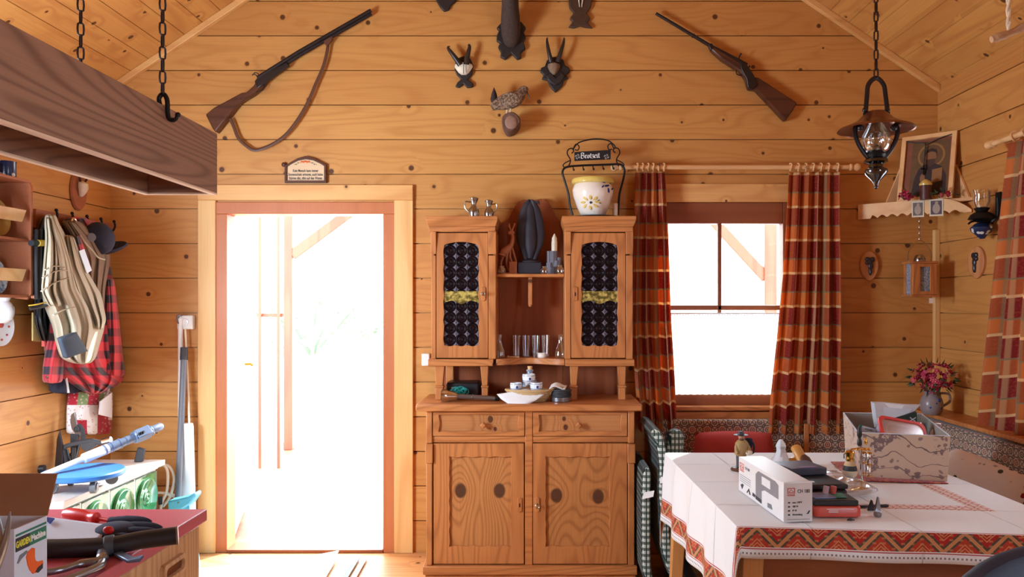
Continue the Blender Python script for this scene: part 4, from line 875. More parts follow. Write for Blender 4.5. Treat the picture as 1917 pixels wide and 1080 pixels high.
mb = MB(); mb.pp([(1330, 85), (1341, 90), (1395, 121), (1403, 130), (1411, 143), (1421, 145), (1493, 192), (1487, 203), (1471, 226), (1466, 221), (1416, 168), (1402, 166), (1396, 146), (1385, 132), (1352, 111), (1332, 93)], YW-.052, YW-.0005); finish('stock', mb, m_stock, rf, bevel=.008)
mb = MB(); mb.tube([P(1228, 25, YW-.034), P(1330, 86, YW-.038), P(1398, 122, YW-.04)], [.0088, .0105, .0125], 14); finish('barrel', mb, m_gunmetal, rf)
mb = MB(); mb.pp([(1385, 113), (1399, 121), (1412, 141), (1418, 160), (1408, 168), (1400, 163), (1398, 148), (1388, 130)], YW-.06, YW-.03); finish('receiver', mb, m_gunmetal, rf, bevel=.004); mb = MB(); mb.pp([(1326, 83), (1333, 80), (1338, 88), (1331, 94)], YW-.055, YW-.025); finish('barrel_band', mb, m_gunmetal, rf, bevel=.004)
mb = MB(); mb.tube(smooth_path([P(1383, 110, YW-.05), P(1385, 104, YW-.052), P(1387, 101, YW-.056)]), .004, 8); mb.ball(P(1387, 101, YW-.056), .006, 10, 8); mb.tube([P(1401, 128, YW-.05), P(1404, 123, YW-.05)], .004, 8); finish('bolt_handle', mb, m_gunmetal, rf)
mb = MB(); mb.tube(smooth_path([P(1378, 131, YW-.04), P(1379, 138, YW-.04), P(1386, 141, YW-.04), P(1392, 138, YW-.04)]), .0034, 7); mb.tube([P(1358, 113, YW-.04), P(1362, 118, YW-.04)], .005, 7); finish('trigger_guard', mb, m_gunmetal, rf)
for uv in ((1296, 70), (1402, 168)): mb = MB(); q = P(*uv, YW); mb.tube([q+Vector((0, .0005, 0)), q+Vector((0, -.05, .002))], .004, 8); finish('wall_nail', mb, m_iron, rf)
# chamois horns
def plaque(par, poly, m, th=.022): mb = MB(); mb.pp(poly, YW-th, YW-.001); return finish('plaque', mb, m, par, bevel=.006)
def horn(par, pts, r0, m=None):
    path = smooth_path([P(u, v, YW-o) for u, v, o in pts], 6); n = len(path); mb = MB(); mb.tube(path, [r0*(1-.85*(i/(n-1))**1.3) for i in range(n)], 12); return finish('horn', mb, m or m_horn, par)
def skull(par, u, v, w, h, m=None):
    c = P(u, v, YW-.035); w, h = K(w, YW), K(h, YW); mb = MB(); mb.loft([[Vector((c.x+w*s_*cos(t)*(1+.08*cos(6*t)), c.y+.02-dy*(.6+.4*max(0, -sin(t)))-.012*max(0, -sin(t)), c.z+z*h)) for t in [2*pi*i/20 for i in range(20)]] for z, s_, dy in ((-1, .25, .012), (-.7, .55, .022), (-.2, .8, .03), (.3, 1, .032), (.75, .9, .028), (1, .5, .015))]); return finish('skull_cap', mb, m or m_bone, par)
t = thing('chamois_trophy', 'chamois horns on white skull cap, small black plaque with crossed foot', 'trophy', P(866, 130, YW))
plaque(t, [(852, 118), (858, 108), (868, 104), (880, 108), (886, 122), (884, 138), (876, 148), (886, 156), (885, 163), (874, 164), (867, 156), (860, 164), (852, 162), (856, 154), (863, 148), (855, 140), (851, 130)], m_blackwood)
skull(t, 868, 128, 16, 11); mb = MB(); mb.tube([P(868, 118, YW-.07), P(868, 128, YW-.07), P(868, 138, YW-.058)], .0022, 6); finish('skull_seam', mb, m_ink, t)
horn(t, [(862, 122, .05), (855, 112, .055), (846, 100, .06), (840, 92, .06), (839, 88, .057), (842, 87, .05)], .017); horn(t, [(873, 121, .05), (874, 110, .055), (877, 97, .06), (879, 88, .06), (878, 84, .057), (876, 86, .05)], .017)
t = thing('chamois_trophy', 'chamois horns with brown hair on ornate black carved plaque, right of the deer neck', 'trophy', P(1040, 120, YW), )
pl = [(1011, 134), (1013, 126), (1020, 124), (1024, 112), (1034, 106), (1046, 106), (1055, 112), (1058, 122), (1066, 126), (1067, 134), (1060, 140), (1065, 146), (1056, 150), (1053, 160), (1047, 166), (1040, 173), (1033, 166), (1028, 158), (1025, 150), (1014, 148), (1018, 140)]
plaque(t, pl, m_blackwood); mb = MB(); mb.pp([(1022, 142), (1030, 134), (1040, 146), (1050, 134), (1058, 142), (1050, 154), (1040, 160), (1030, 154)], YW-.034, YW-.02); finish('carving', mb, m_blackwood, t, bevel=.005)
skull(t, 1037, 128, 11, 11, plain('brown_hair', C(140, 112, 88), .9, scale=120, var=.35)); horn(t, [(1032, 116, .05), (1028, 100, .06), (1025, 84, .062), (1024, 74, .058), (1025, 70, .05)], .014); horn(t, [(1044, 116, .05), (1049, 100, .06), (1054, 84, .062), (1056, 74, .058), (1056, 70, .05)], .014)
# deer head mount, cut by the frame
t = thing('deer_head_mount', 'stuffed deer head with long dark neck on carved black plaque, top centre', 'trophy', P(957, 80, YW))
plaque(t, [(930, 66), (934, 56), (929, 52), (940, 40), (976, 40), (985, 52), (980, 58), (985, 70), (980, 78), (984, 90), (975, 98), (976, 108), (968, 111), (957, 99), (946, 111), (936, 106), (938, 98), (932, 88), (936, 80), (929, 76)], m_blackwood, .03)
mb = MB(); lp = []
for v, w, yo, dd in ((92, 6, .03, .02), (86, 13, .04, .035), (72, 17, .06, .06), (58, 18, .09, .085), (44, 17, .12, .09), (30, 15.5, .15, .09), (16, 15, .17, .085), (0, 16, .18, .085), (-22, 17, .17, .085), (-40, 15, .14, .08), (-52, 8, .11, .05)):
    c = P(957, v, YW); w_ = K(w, YW); lp.append([Vector((c.x+w_*cos(q), YW-.012-yo*.9+dd*.9*sin(q), c.z)) for q in [2*pi*i/22 for i in range(22)]])
mb.loft(lp); a = P(957, -20, YW); mb.tube([a+Vector((0, -.12, .03)), a+Vector((0, -.24, -.01)), a+Vector((0, -.34, -.07)), a+Vector((0, -.37, -.085))], [.055, .045, .032, .02], 14); finish('neck_and_head', mb, m_fur, t)
for s in (-1, 1):
    mb = MB(); mb.tube([a+Vector((s*.04, -.1, .07)), a+Vector((s*.1, -.1, .12)), a+Vector((s*.13, -.1, .15))], [.012, .03, .004], 10, flat=.4); finish('ear', mb, m_fur, t)
    mb = MB(); mb.tube(smooth_path([a+Vector((s*.03, -.09, .1)), a+Vector((s*.06, -.08, .22)), a+Vector((s*.05, -.1, .34))]), .011, 8); mb.tube([a+Vector((s*.058, -.08, .2)), a+Vector((s*.06, -.14, .27))], .008, 7); finish('antler', mb, m_horn, t)
    mb = MB(); mb.ball(a+Vector((s*.043, -.2, .02)), .009, 10, 8); finish('eye', mb, m_black, t)
mb = MB(); mb.ball(a+Vector((0, -.375, -.085)), (.016, .01, .012), 10, 8); finish('nose', mb, m_black, t)
t = thing('antler_plaque', 'tip of a black carved antler plaque at the top edge, left of the deer', 'trophy', P(833, 10, YW))
plaque(t, [(812, -10), (817, 2), (823, 12), (831, 21), (840, 18), (843, 10), (853, 2), (856, -12), (850, -40), (834, -54), (818, -40)], m_blackwood, .025); skull(t, 834, -36, 12, 12); horn(t, [(828, -46, .05), (820, -70, .06), (822, -95, .06)], .012); horn(t, [(840, -46, .05), (848, -70, .06), (846, -95, .06)], .012)
t = thing('antler_plaque', 'brown carved shield plaque with thin white bone, at top edge right of the deer neck', 'trophy', P(1086, 20, YW))
plaque(t, [(1064, -4), (1066, 14), (1074, 24), (1066, 34), (1072, 40), (1064, 50), (1074, 52), (1086, 48), (1098, 51), (1110, 52), (1100, 42), (1106, 34), (1098, 24), (1106, 14), (1110, -4), (1104, -30), (1086, -40), (1068, -30)], plain('brown_carved_wood', C(74, 50, 36), .5, scale=60, var=.25), .025)
mb = MB(); mb.tube([P(1083, -20, YW-.04), P(1083, -4, YW-.036), P(1085, 13, YW-.03)], [.006, .0045, .002], 8); mb.tube([P(1091, -20, YW-.04), P(1091, -4, YW-.036), P(1089, 13, YW-.03)], [.006, .0045, .002], 8); finish('nose_bone', mb, m_bone, t); skull(t, 1087, -26, 12, 10); horn(t, [(1080, -34, .05), (1072, -60, .06), (1076, -90, .06)], .013); horn(t, [(1094, -34, .05), (1102, -60, .06), (1098, -90, .06)], .013)
# woodcock on its stump
wc = thing('stuffed_woodcock', 'mottled brown stuffed woodcock with long bill, above the branch stump', 'bird', P(955, 205, YW))
Yb_ = YW-.11; w = lambda u, v, o=0: P(u, v, Yb_)+Vector((0, o, 0))
mb = MB(); path = [(919, 200), (926, 197), (935, 194), (945, 191), (956, 188), (966, 184), (973, 178), (977, 172), (981, 168), (985, 169), (987, 171)]; rad = [.01, .026, .036, .044, .047, .044, .034, .027, .023, .018, .008]
mb.tube(smooth_path([w(*p) for p in path], 3), [rad[i//3]+(rad[min(i//3+1, 10)]-rad[i//3])*(i % 3)/3 for i in range(31)], 18); bo = finish('body', mb, m_feather, wc)
for s in (-1, 1):
    mb = MB(); mb.loft([[w(u, v)+Vector((K(a_, Yb_)*cos(q)*.4, s*(.036+.012*sin(q)), K(b_, Yb_)*sin(q))) for q in [2*pi*i/12 for i in range(12)]] for u, v, a_, b_ in ((966, 185, 4, 5), (955, 188, 8, 11), (942, 192, 8, 11), (930, 197, 6, 7), (921, 203, 3, 2))]); finish('wing', mb, m_feather, wc)
mb = MB(); mb.loft([[w(u, v)+Vector((K(a_, Yb_)*cos(q), .02*sin(q), 0)) for q in [2*pi*i/10 for i in range(10)]] for u, v, a_ in ((928, 196, 7), (925, 186, 7), (925, 176, 5), (925, 168, 2), (925, 165, .5))]); finish('tail', mb, plain('dark_feathers', C(46, 34, 30), .8), wc)
mb = MB(); mb.tube([w(986, 171), w(989, 179), w(992, 186)], [.005, .0035, .002], 8); finish('bill', mb, m_horn, wc)
mb = MB(); mb.ball(w(981, 168, -.021), .0045, 8, 6); finish('eye', mb, m_black, wc)
for s, (u0, u1) in ((1, (949, 951)), (-1, (956, 955))):
    mb = MB(); mb.tube([w(u0, 204, s*.012), w(u0-1, 212, s*.012), w(u1, 220, s*.012)], .004, 7); mb.tube([w(u1, 219, s*.012), w(u1+7, 221, s*.012)], .003, 6); finish('leg', mb, m_bone, wc)
bs = thing('branch_stump', 'short sawn branch stump sticking out of the wall under the woodcock', 'stump', P(957, 238, YW)); mb = MB(); c = P(957, 238, YW-.02); rr = random.Random(2); lp = []
for y, s in ((0, .9), (-.05, .95), (-.1, 1), (-.15, 1.02), (-.165, .9)):
    lp.append([Vector((c.x+.05*s*(1+.1*sin(3*q+1)+.05*rr.random())*cos(q), YW+y+.004, c.z+.055*s*(1+.1*sin(2*q)+.05*rr.random())*sin(q))) for q in [2*pi*i/18 for i in range(18)]])
mb.loft(lp); finish('bark_stub', mb, m_bark, bs); mb = MB(); mb.ball((c.x+.005, YW-.158, c.z-.004), (.038, .014, .04), 14, 8); finish('sawn_face', mb, plain('weathered_end_grain', C(150, 112, 92), .8, scale=60, var=.25), bs)
# verse plaque
vp = thing('verse_plaque', 'small arched plaque with painted flowers and blackletter verse, above the door', 'plaque', P(572, 320, YW))
out = [(533, 342), (533, 310), (545, 303), (558, 296), (572, 292), (586, 295), (600, 302), (611, 308), (611, 342)]; inn = [(537, 338), (537, 312), (546, 306.5), (558, 300.5), (572, 298), (586, 300), (599, 306), (607, 311), (607, 338)]
pz = lambda l: [(P(u, v, YW-.02).x, P(u, v, YW-.02).z) for u, v in l]
mb = MB(); mb.ring(pz(out), pz(inn), YW-.024, YW-.001); mb.ball(P(531.5, 308, YW-.012), (.014, .01, .014), 12, 8); finish('frame', mb, m_stock, vp, bevel=.002)
mb = MB(); mb.xz(pz(inn), YW-.014, YW-.002); finish('panel', mb, plain('parchment', C(226, 190, 150), .6, var=.04), vp)
cP = P(572, 326, YW-.0145); M = frame_mat((cP.x, YW-.0146, cP.z-.002), (1, 0, 0), (0, 0, 1)); text('lettering', 'Kein Mensch kann immer\nSonnenschein ertragen, auch keine\nStürme gibt, gibts auf den Wegen', .0215, m_ink, vp, M, bold=.0004, width=.66)
mb = MB(); mo = MB(); mg = MB()
for i in range(13):
    u = 551+i*3.4; v = 309-7*sin(pi*(i+.5)/13)+(i % 2); (mo if 4 <= i <= 8 else mb if i % 3 == 0 else mg).ball(P(u, v, YW-.016), (.006 if 4 <= i <= 8 else .004, .003, .0055 if 4 <= i <= 8 else .003), 8, 6)
finish('painted_flower', mo, m_orange, vp); finish('painted_flower', mb, m_yelglaze, vp); finish('painted_leaf', mg, m_leaf, vp)
# ================================================================== LEFT SIDE
# hanging box lamp
HY = 2.3; hx1 = X_(407, HY); hz1, hz0 = Z_(250, HY), Z_(365, HY); hx0 = X_(282, HY); th = .017; hy0 = .75
hd = thing('hanging_wooden_canopy', 'long dark brown wooden box canopy hung on chains over the counter', 'canopy', ((hx0+hx1)/2, 1.5, hz0))
for (a, b) in ((hx1-th, hx1), (hx0-th, hx0)):
    mb = MB(); mb.box(a, b, hy0, HY, hz0+.0045, hz1); sd = finish('side_board', mb, m_hood, hd, bevel=.002)
    mb = MB(); mb.box(a, b, hy0, HY, hz0, hz0+.0045); finish('pale_edge', mb, m_hoodedge, sd)
for (a, b) in ((HY-th, HY), (hy0, hy0+th)):
    mb = MB(); mb.box(hx0, hx1-th, a, b, hz0+.0045, hz1); sd = finish('end_board', mb, m_hoodx, hd, bevel=.002)
    mb = MB(); mb.box(hx0, hx1-th, a, b, hz0, hz0+.0045); finish('pale_edge', mb, m_hoodedge, sd)
mb = MB(); mb.box(hx0, hx1-th, hy0+th, HY-th, hz1-.02, hz1-.004); finish('top_board', mb, m_hood, hd)
for (xx, sx) in ((hx1, 1), (hx0-th, -1)):
    for Yc in (F*hx1/(307-CX), 1.02):
        tp = Vector((xx+sx*.0, Yc, hz1)); hk = MB(); q = tp+Vector((-sx*.0085, 0, 0))
        hk.tube(smooth_path([q+Vector((0, 0, -.004)), q+Vector((-sx*.004, 0, .016)), q+Vector((sx*.006, 0, .028)), q+Vector((sx*.016, 0, .014)), q+Vector((sx*.018, 0, -.02)), q+Vector((sx*.022, 0, -.034)), q+Vector((sx*.036, 0, -.036)), q+Vector((sx*.042, 0, -.026))]), [.0058]*36+[.0045, .0045, .0045, .0045, .0045, .0045, .004], 9); hk.ball(q+Vector((sx*.043, 0, -.024)), .007, 10, 8)
        finish('hook', hk, m_iron, hd); c = MB(); chain(c, q+Vector((sx*.005, 0, .024)), (q.x+sx*.005, Yc, zc(q.x)-.0), .036, .0024, .0095); finish('chain', c, m_chainm, hd)
# plate rack on the left wall
sx1 = XL+.152; sy = F*sx1/(62-CX); zt, zbm = Z_(337, sy), Z_(556, sy); sy0 = sy-.75
ps = thing('plate_rack', 'reddish wooden plate rack with two railed shelves on the left wall', 'shelf', (XL+.07, sy-.38, zbm))
for (a, b) in ((sy-.016, sy), (sy0, sy0+.016)):
    mb = MB(); mb.yz([(a, 0), (b, 0)], 0, 1) if False else mb.prism([(XL+.003, a, zbm), (sx1-.02, a, zbm-.012), (sx1, a, zbm+.014), (sx1, a, zt-.03), (sx1-.012, a, zt-.008), (XL+.003, a, zt)], [(XL+.003, b, zbm), (sx1-.02, b, zbm-.012), (sx1, b, zbm+.014), (sx1, b, zt-.03), (sx1-.012, b, zt-.008), (XL+.003, b, zt)]); finish('side_panel', mb, m_shelfw, ps, bevel=.002)
zsh = [Z_(445, sy-.1), Z_(552, sy-.05)]
for z in zsh: mb = MB(); mb.box(XL+.003, sx1-.008, sy0+.016, sy-.016, z-.012, z); finish('shelf_board', mb, m_shelfw, ps, bevel=.002)
mb = MB(); mb.box(XL+.003, sx1-.004, sy0+.016, sy-.016, zt-.016, zt-.004); finish('top_board', mb, m_shelfw, ps, bevel=.002)
for z in (Z_(402, sy-.09), Z_(514, sy-.09)):
    mb = MB(); mb.prism([(sx1-.012, sy0+.018, z-.03), (sx1-.012, sy-.075, z-.03), (sx1-.012, sy-.045, z+.026), (sx1-.012, sy0+.018, z+.026)], [(sx1, sy0+.018, z-.03), (sx1, sy-.075, z-.03), (sx1, sy-.045, z+.026), (sx1, sy0+.018, z+.026)]); finish('plate_rail', mb, m_pale, ps, bevel=.002)
for z in (Z_(452, sy), Z_(556, sy)):
    mb = MB(); mb.lathe([(.008, 0), (.006, .006), (.011, .012), (.009, .02), (.001, .022)], (sx1, sy-.008, z), 14, (1, 0, 0)); finish('peg', mb, m_shelfw, ps)
def plate(y, zb, r, m, label, nm='plate', tilt=.16, x=XL+.045, prof=None):
    mb = MB(); ax = Vector((1, 0, tilt)).normalized(); c = Vector((x, y, zb+r*.99)); mb.lathe(prof or [(.001, 0), (r*.55, 0), (r*.62, .008), (r, .02), (r*.99, .024), (r*.6, .013), (r*.5, .007), (.001, .007)], c-ax*.01, 36, ax); return solo(nm, label, 'plate' if nm == 'plate' else 'bowl', mb, m, group='plates in the rack' if nm == 'plate' else None)
plate(sy-.14, zsh[0], .085, m_bowl, 'ochre earthenware bowl standing behind the upper rail of the plate rack', 'bowl', prof=[(.001, 0), (.035, 0), (.06, .02), (.085, .06), (.082, .062), (.055, .022), (.03, .006), (.001, .006)], x=XL+.035)
plate(sy-.12, zsh[1]+.002, .083, m_plate, 'blue and white plate behind the lower rail, nearest the coats'); plate(sy-.22, zsh[1]+.002, .085, m_plate, 'blue and white plate behind the lower rail, leaning second from the coats', tilt=.2, x=XL+.05)
my = sy-.06
mb = MB(); mc = (XL+.085, my-.02, zt-.004); mb.lathe([(.034, 0), (.037, .002), (.036, .07), (.039, .074), (.035, .074), (.033, .006), (.001, .005)], mc, 28); t = thing('enamel_mug', 'dark blue enamel mug with white flowers on top of the plate rack', 'mug', mc); finish('body', mb, m_bluedots, t)
mb = MB(); mb.tube(smooth_path([Vector(mc)+Vector((0, -.035, .06)), Vector(mc)+Vector((0, -.062, .055)), Vector(mc)+Vector((0, -.06, .025)), Vector(mc)+Vector((0, -.035, .016))]), .0045, 8); finish('handle', mb, m_bluedots, t)
# plate and jug hung below the rack
p = PL(-4, 612, .012); mb = MB(); mb.lathe([(.001, 0), (.05, 0), (.062, .006), (.088, .014), (.087, .018), (.06, .01), (.001, .008)], p, 36, (1, 0, 0)); t = thing('wall_plate', 'white china plate with red motif hung on wall below the plate rack', 'plate', p); finish('dish', mb, m_porcelain, t)
mb = MB(); [mb.ball(p+Vector((.0105, .06*cos(a), .06*sin(a))), (.002, .009, .006), 8, 6) for a in [i*.7 for i in range(9)]]; mb.ball(p+Vector((.0085, .01, .01)), (.002, .02, .016), 8, 6); finish('painted_motif', mb, m_inkred, t)
p = PL(4, 580, .05); mb = MB(); mb.lathe([(.02, -.06), (.04, -.045), (.048, -.01), (.04, .025), (.028, .04), (.034, .055), (.03, .055), (.024, .04), (.001, .03)], p, 24); t = thing('china_jug', 'white china jug with blue spots hung on the left wall under the rack', 'jug', p); finish('body', mb, m_porcelain, t)
mb = MB(); mb.tube(smooth_path([p+Vector((0, .04, .02)), p+Vector((0, .075, .01)), p+Vector((0, .07, -.03)), p+Vector((0, .04, -.035))]), .006, 8); finish('handle', mb, m_porcelain, t)
# skull plaque
t = thing('roe_skull_plaque', 'small white roe skull on oval brown plaque on left wall above the coats', 'trophy', PL(144, 360, 0)); c = PL(144, 358, .0); mb = MB(); mb.lathe([(.001, 0), (.045, 0), (.05, .006), (.046, .016), (.001, .017)], (0, 0, 0), 36, (1, 0, 0)); mb.xf(Matrix.Translation(c) @ Matrix.Diagonal((1, 1.45, 2.1, 1))); finish('plaque', mb, m_shelfw, t)
mb = MB(); mb.loft([[c+Vector((.014+d_*(.5+.5*cos(q)), w_*sin(q), z)) for q in [2*pi*i/16 for i in range(16)]] for z, w_, d_ in ((-.03, .01, .014), (-.01, .024, .03), (.015, .036, .04), (.04, .034, .04), (.055, .015, .02))]); finish('skull', mb, m_bone, t)
for s in (-1, 1): mb = MB(); mb.tube(smooth_path([c+Vector((.03, s*.02, .05)), c+Vector((.035, s*.035, .075)), c+Vector((.04, s*.03, .1))]), .006, 8); finish('antler', mb, m_horn, t)
# coat rack and clothes
rk = thing('coat_rack', 'narrow coat rack board with black hooks behind the hanging clothes', 'rack', PL(130, 412, 0)); a, b = PL(60, 405, 0), PL(205, 405, 0); zr = PL(130, 418, 0).z; mb = MB(); mb.box(XL+.001, XL+.02, a.y, b.y, zr-.05, zr+.04); finish('board', mb, m_shelfw, rk, bevel=.003)
for i in range(5):
    y = a.y+.08+(b.y-a.y-.16)*i/4; mb = MB(); mb.tube(smooth_path([(XL+.018, y, zr), (XL+.06, y, zr-.012), (XL+.075, y, zr+.015), (XL+.07, y, zr+.04)]), .006, 8); mb.ball((XL+.07, y, zr+.042), .009, 8, 6); finish('hook', mb, m_iron, rk)
def garm(rows, _m, off0, bulge, folds, amp, seed, **kw): return rowloft(rows, PL, off0, bulge, folds, amp, seed=seed, **kw)
t = thing('checked_flannel_shirt', 'red and black checked flannel shirt hanging under the tan trousers', 'shirt', PL(160, 440, .02))
mb = garm([(405, 120, 165), (450, 98, 200), (520, 88, 212), (600, 84, 222), (660, 80, 230), (696, 96, 236), (712, 118, 234), (726, 146, 216), (738, 160, 192)], m_buff, .05, .10, 5, .018, 3); finish('body', mb, m_buff, t, sub=1)
mb = garm([(560, 95, 125), (640, 88, 124), (680, 80, 120), (718, 78, 118)], m_buff, .13, .06, 2, .01, 13, m=14, n=18); finish('sleeve', mb, m_buff, t, sub=1)
mb = garm([(520, 196, 214), (600, 198, 224), (660, 200, 230), (706, 196, 236)], m_buff, .1, .06, 2, .01, 14, m=14, n=18); finish('sleeve', mb, m_buff, t, sub=1)
mb = MB(); q = PL(88, 706, .2); mb.lathe([(.006, 0), (.006, .003), (.001, .004)], q, 12, (1, -.6, 0)); finish('button', mb, m_pewter, t)
mb = garm([(600, 100, 140), (690, 92, 150), (738, 90, 156)], m_navy, .03, .05, 2, .008, 21, m=10); solo('dark_trousers', 'dark navy trousers showing below the checked shirt hem', 'trousers', mb, m_navy, sub=1)
mb = garm([(412, 112, 150), (450, 128, 190), (480, 140, 208), (540, 152, 198), (600, 176, 194), (612, 180, 190)], m_brownc, .14, .09, 4, .014, 5); t = thing('brown_waistcoat', 'olive brown jacket hanging between the tan trousers and cap', 'jacket', PL(170, 440, .1)); finish('body', mb, m_brownc, t, sub=1)
mb = MB(); mb.tube(smooth_path([PL(150, 440, .262), PL(160, 455, .27), PL(174, 470, .262), PL(184, 482, .255), PL(196, 486, .24)]), .004, 6); finish('piping', mb, m_tan, t)
t = thing('work_trousers', 'tan work trousers with dark slate knee patch hanging foremost on the rack', 'trousers', PL(140, 410, .1))
mb = garm([(400, 84, 104), (420, 82, 112), (450, 84, 130), (490, 82, 148), (540, 74, 166), (575, 82, 190), (610, 96, 198), (650, 104, 186), (672, 112, 180), (682, 140, 168)], m_tan, .16, .16, 4, .02, 8, m=30); finish('body', mb, m_tan, t, sub=1)
mb = garm([(405, 84, 98), (450, 84, 112), (500, 80, 116), (545, 76, 112), (575, 92, 124)], m_tan, .24, .09, 3, .016, 18, m=18); finish('leg', mb, m_tan, t, sub=1)
mb = garm([(440, 120, 138), (500, 124, 160), (550, 140, 190), (600, 168, 200), (618, 178, 192)], m_tan, .22, .08, 3, .014, 19, m=18); finish('leg', mb, m_tan, t, sub=1)
mb = MB(); g4 = lambda a, b: PL((109*(1-b)+121*b)*(1-a)+(138*(1-b)+160*b)*a, (634*(1-b)+670*b)*(1-a)+(622*(1-b)+658*b)*a, .345+.012*sin(pi*a)); lp = [[g4(i/8, 0) for i in range(9)], ]
mb.grid(g4, 8, 8); finish('knee_patch', mb, m_slate, t, solid=.022)
for pts in (((84, 505), (100, 498), (120, 500)), ((80, 520), (102, 508), (126, 506)), ((78, 545), (100, 530), (128, 520)), ((100, 590), (120, 580), (140, 575))):
    mb = MB(); mb.tube(smooth_path([PL(u, v, .335) for u, v in pts]), .006, 6, flat=.5); finish('seam', mb, m_tan, t)
mb = garm([(442, 135, 152), (470, 142, 160), (500, 148, 164), (522, 152, 166)], m_red, .2, .06, 2, .008, 25, m=10, n=16); t2 = thing('red_cloth', 'strip of red checked scarf with pale label beside the tan trousers', 'scarf', PL(150, 480, .2)); finish('cloth', mb, m_buff, t2)
mb = MB(); lp = [PL(148, 470, .29), PL(158, 466, .29), PL(172, 506, .29), PL(163, 512, .29)]; mb.prism(lp, [p+Vector((-.006, .004, 0)) for p in lp]); finish('label_tag', mb, m_cardw, t2)
cp = thing('navy_cap', 'dark navy cap with round grey badge hanging right of the coats', 'cap', PL(190, 450, .16)); c = PL(186, 446, .2)
mb = MB(); mb.ball(c, (.07, .09, .078), 20, 14); mb.v = [v if v.z > c.z-.06 else Vector((v.x, v.y, c.z-.06+(v.z-c.z+.06)*.15)) for v in mb.v]; mb.xf(Matrix.Translation(c) @ Matrix.Rotation(-.7, 4, 'X') @ Matrix.Translation(-c)); finish('crown', mb, m_navy, cp)
mb = MB(); q = PL(208, 464, .2); mb.loft([[q+Vector((.085*s_*cos(a_), .05*sin(a_)+d_, .03*sin(a_)+.012*cos(a_)-d_*.6)) for a_ in [2*pi*i/16 for i in range(16)]] for s_, d_ in ((1, -.012), (1.02, 0), (.8, .012))]); finish('peak', mb, m_navy, cp)
mb = MB(); q = PL(171, 444, .292); mb.lathe([(.001, 0), (.021, 0), (.02, .006), (.001, .007)], q, 18, (.8, -.6, .1)); finish('badge', mb, m_grey, cp)
mb = MB(); mb.tube(smooth_path([PL(134, 420, .2), PL(136, 410, .2), PL(141, 411, .2), PL(143, 420, .2), PL(139, 432, .2)]), .0045, 8); mb.tube([PL(139, 432, .2), PL(122, 444, .17)], .005, 8); mb.tube([PL(139, 432, .2), PL(158, 446, .2)], .005, 8); solo('coat_hanger', 'wire coat hanger hook showing between the garments', 'hanger', mb, m_chrome)
t = thing('black_rucksack', 'black bag with long straps and yellow band hanging left of the trousers', 'bag', PL(76, 500, .05))
mb = garm([(404, 78, 100), (430, 66, 98), (470, 62, 92), (560, 64, 90), (600, 62, 92), (640, 76, 96)], m_black, .06, .1, 3, .014, 31, m=22); finish('body', mb, m_black, t, sub=1)
mb = MB(); lp = []; mb.tube(smooth_path([PL(56, 578, .2), PL(68, 576, .215), (PL(84, 572, .21))]), .02, 8, flat=.4); finish('strap_loop', mb, m_black, t)
mb = MB(); mb.tube(smooth_path([PL(54, 572, .225), PL(68, 570, .24), PL(85, 566, .232)]), .006, 8, flat=.5); finish('yellow_stripe', mb, m_yellow, t)
mb = MB(); mb.tube([PL(58, 455, .2), PL(82, 455, .2)], .014, 10); finish('cross_handle', mb, m_black, t); mb = MB(); mb.tube([PL(70, 455, .202), PL(80, 455, .202)], .0155, 10); finish('yellow_grip', mb, m_yellow, t)
mb = MB(); [mb.tube(smooth_path([PL(68+d, 430, .19), PL(67+d, 490, .2), PL(68+d*.8, 560, .19)]), .008, 6) for d in (0, 8)]; finish('cord', mb, m_black, t)
mb = MB(); a = [PL(62, 585, .1), PL(76, 585, .1), PL(76, 640, .1), PL(62, 638, .1)]; mb.prism(a, [p+Vector((-.012, .008, 0)) for p in a]); solo('folding_rule', 'yellow folding rule hanging below the black bag', 'ruler', mb, plain('faded_yellow', C(214, 190, 120), .6))
mb = MB()
for k in range(8): q = PL(82, 618+k*4, .11); mb.lathe([(.009, -.006), (.0105, -.002), (.009, .004)], q, 10)
mb.tube([PL(82, 585, .11), PL(82, 620, .11)], .004, 6); solo('red_striped_tassel', 'short red and white cord tassel hanging beside the folding rule', 'cord', mb, m_inkred)
bg = thing('patchwork_shopping_bag', 'red green and white patchwork cotton bag hanging below the clothes', 'bag', PL(168, 770, .02))
mb = garm([(730, 128, 212), (760, 124, 212), (800, 123, 210), (814, 124, 207)], m_cotton, .02, .045, 2, .006, 41, m=12); finish('bag_body', mb, m_cotton, bg, sub=1)
mb = MB(); a = [PL(188, 752, .11), PL(209, 735, .11), PL(210, 782, .11), PL(186, 776, .11)]; mb.prism(a, [p+Vector((-.008, .004, 0)) for p in a]); finish('folded_flap', mb, m_whitecloth, bg)
for pts in (((128, 735), (122, 700), (116, 690)), ((200, 740), (205, 720), (208, 700))): mb = MB(); mb.tube(smooth_path([PL(u, v, .09) for u, v in pts]), .007, 8, flat=.4); finish('handle', mb, m_whitecloth, bg)

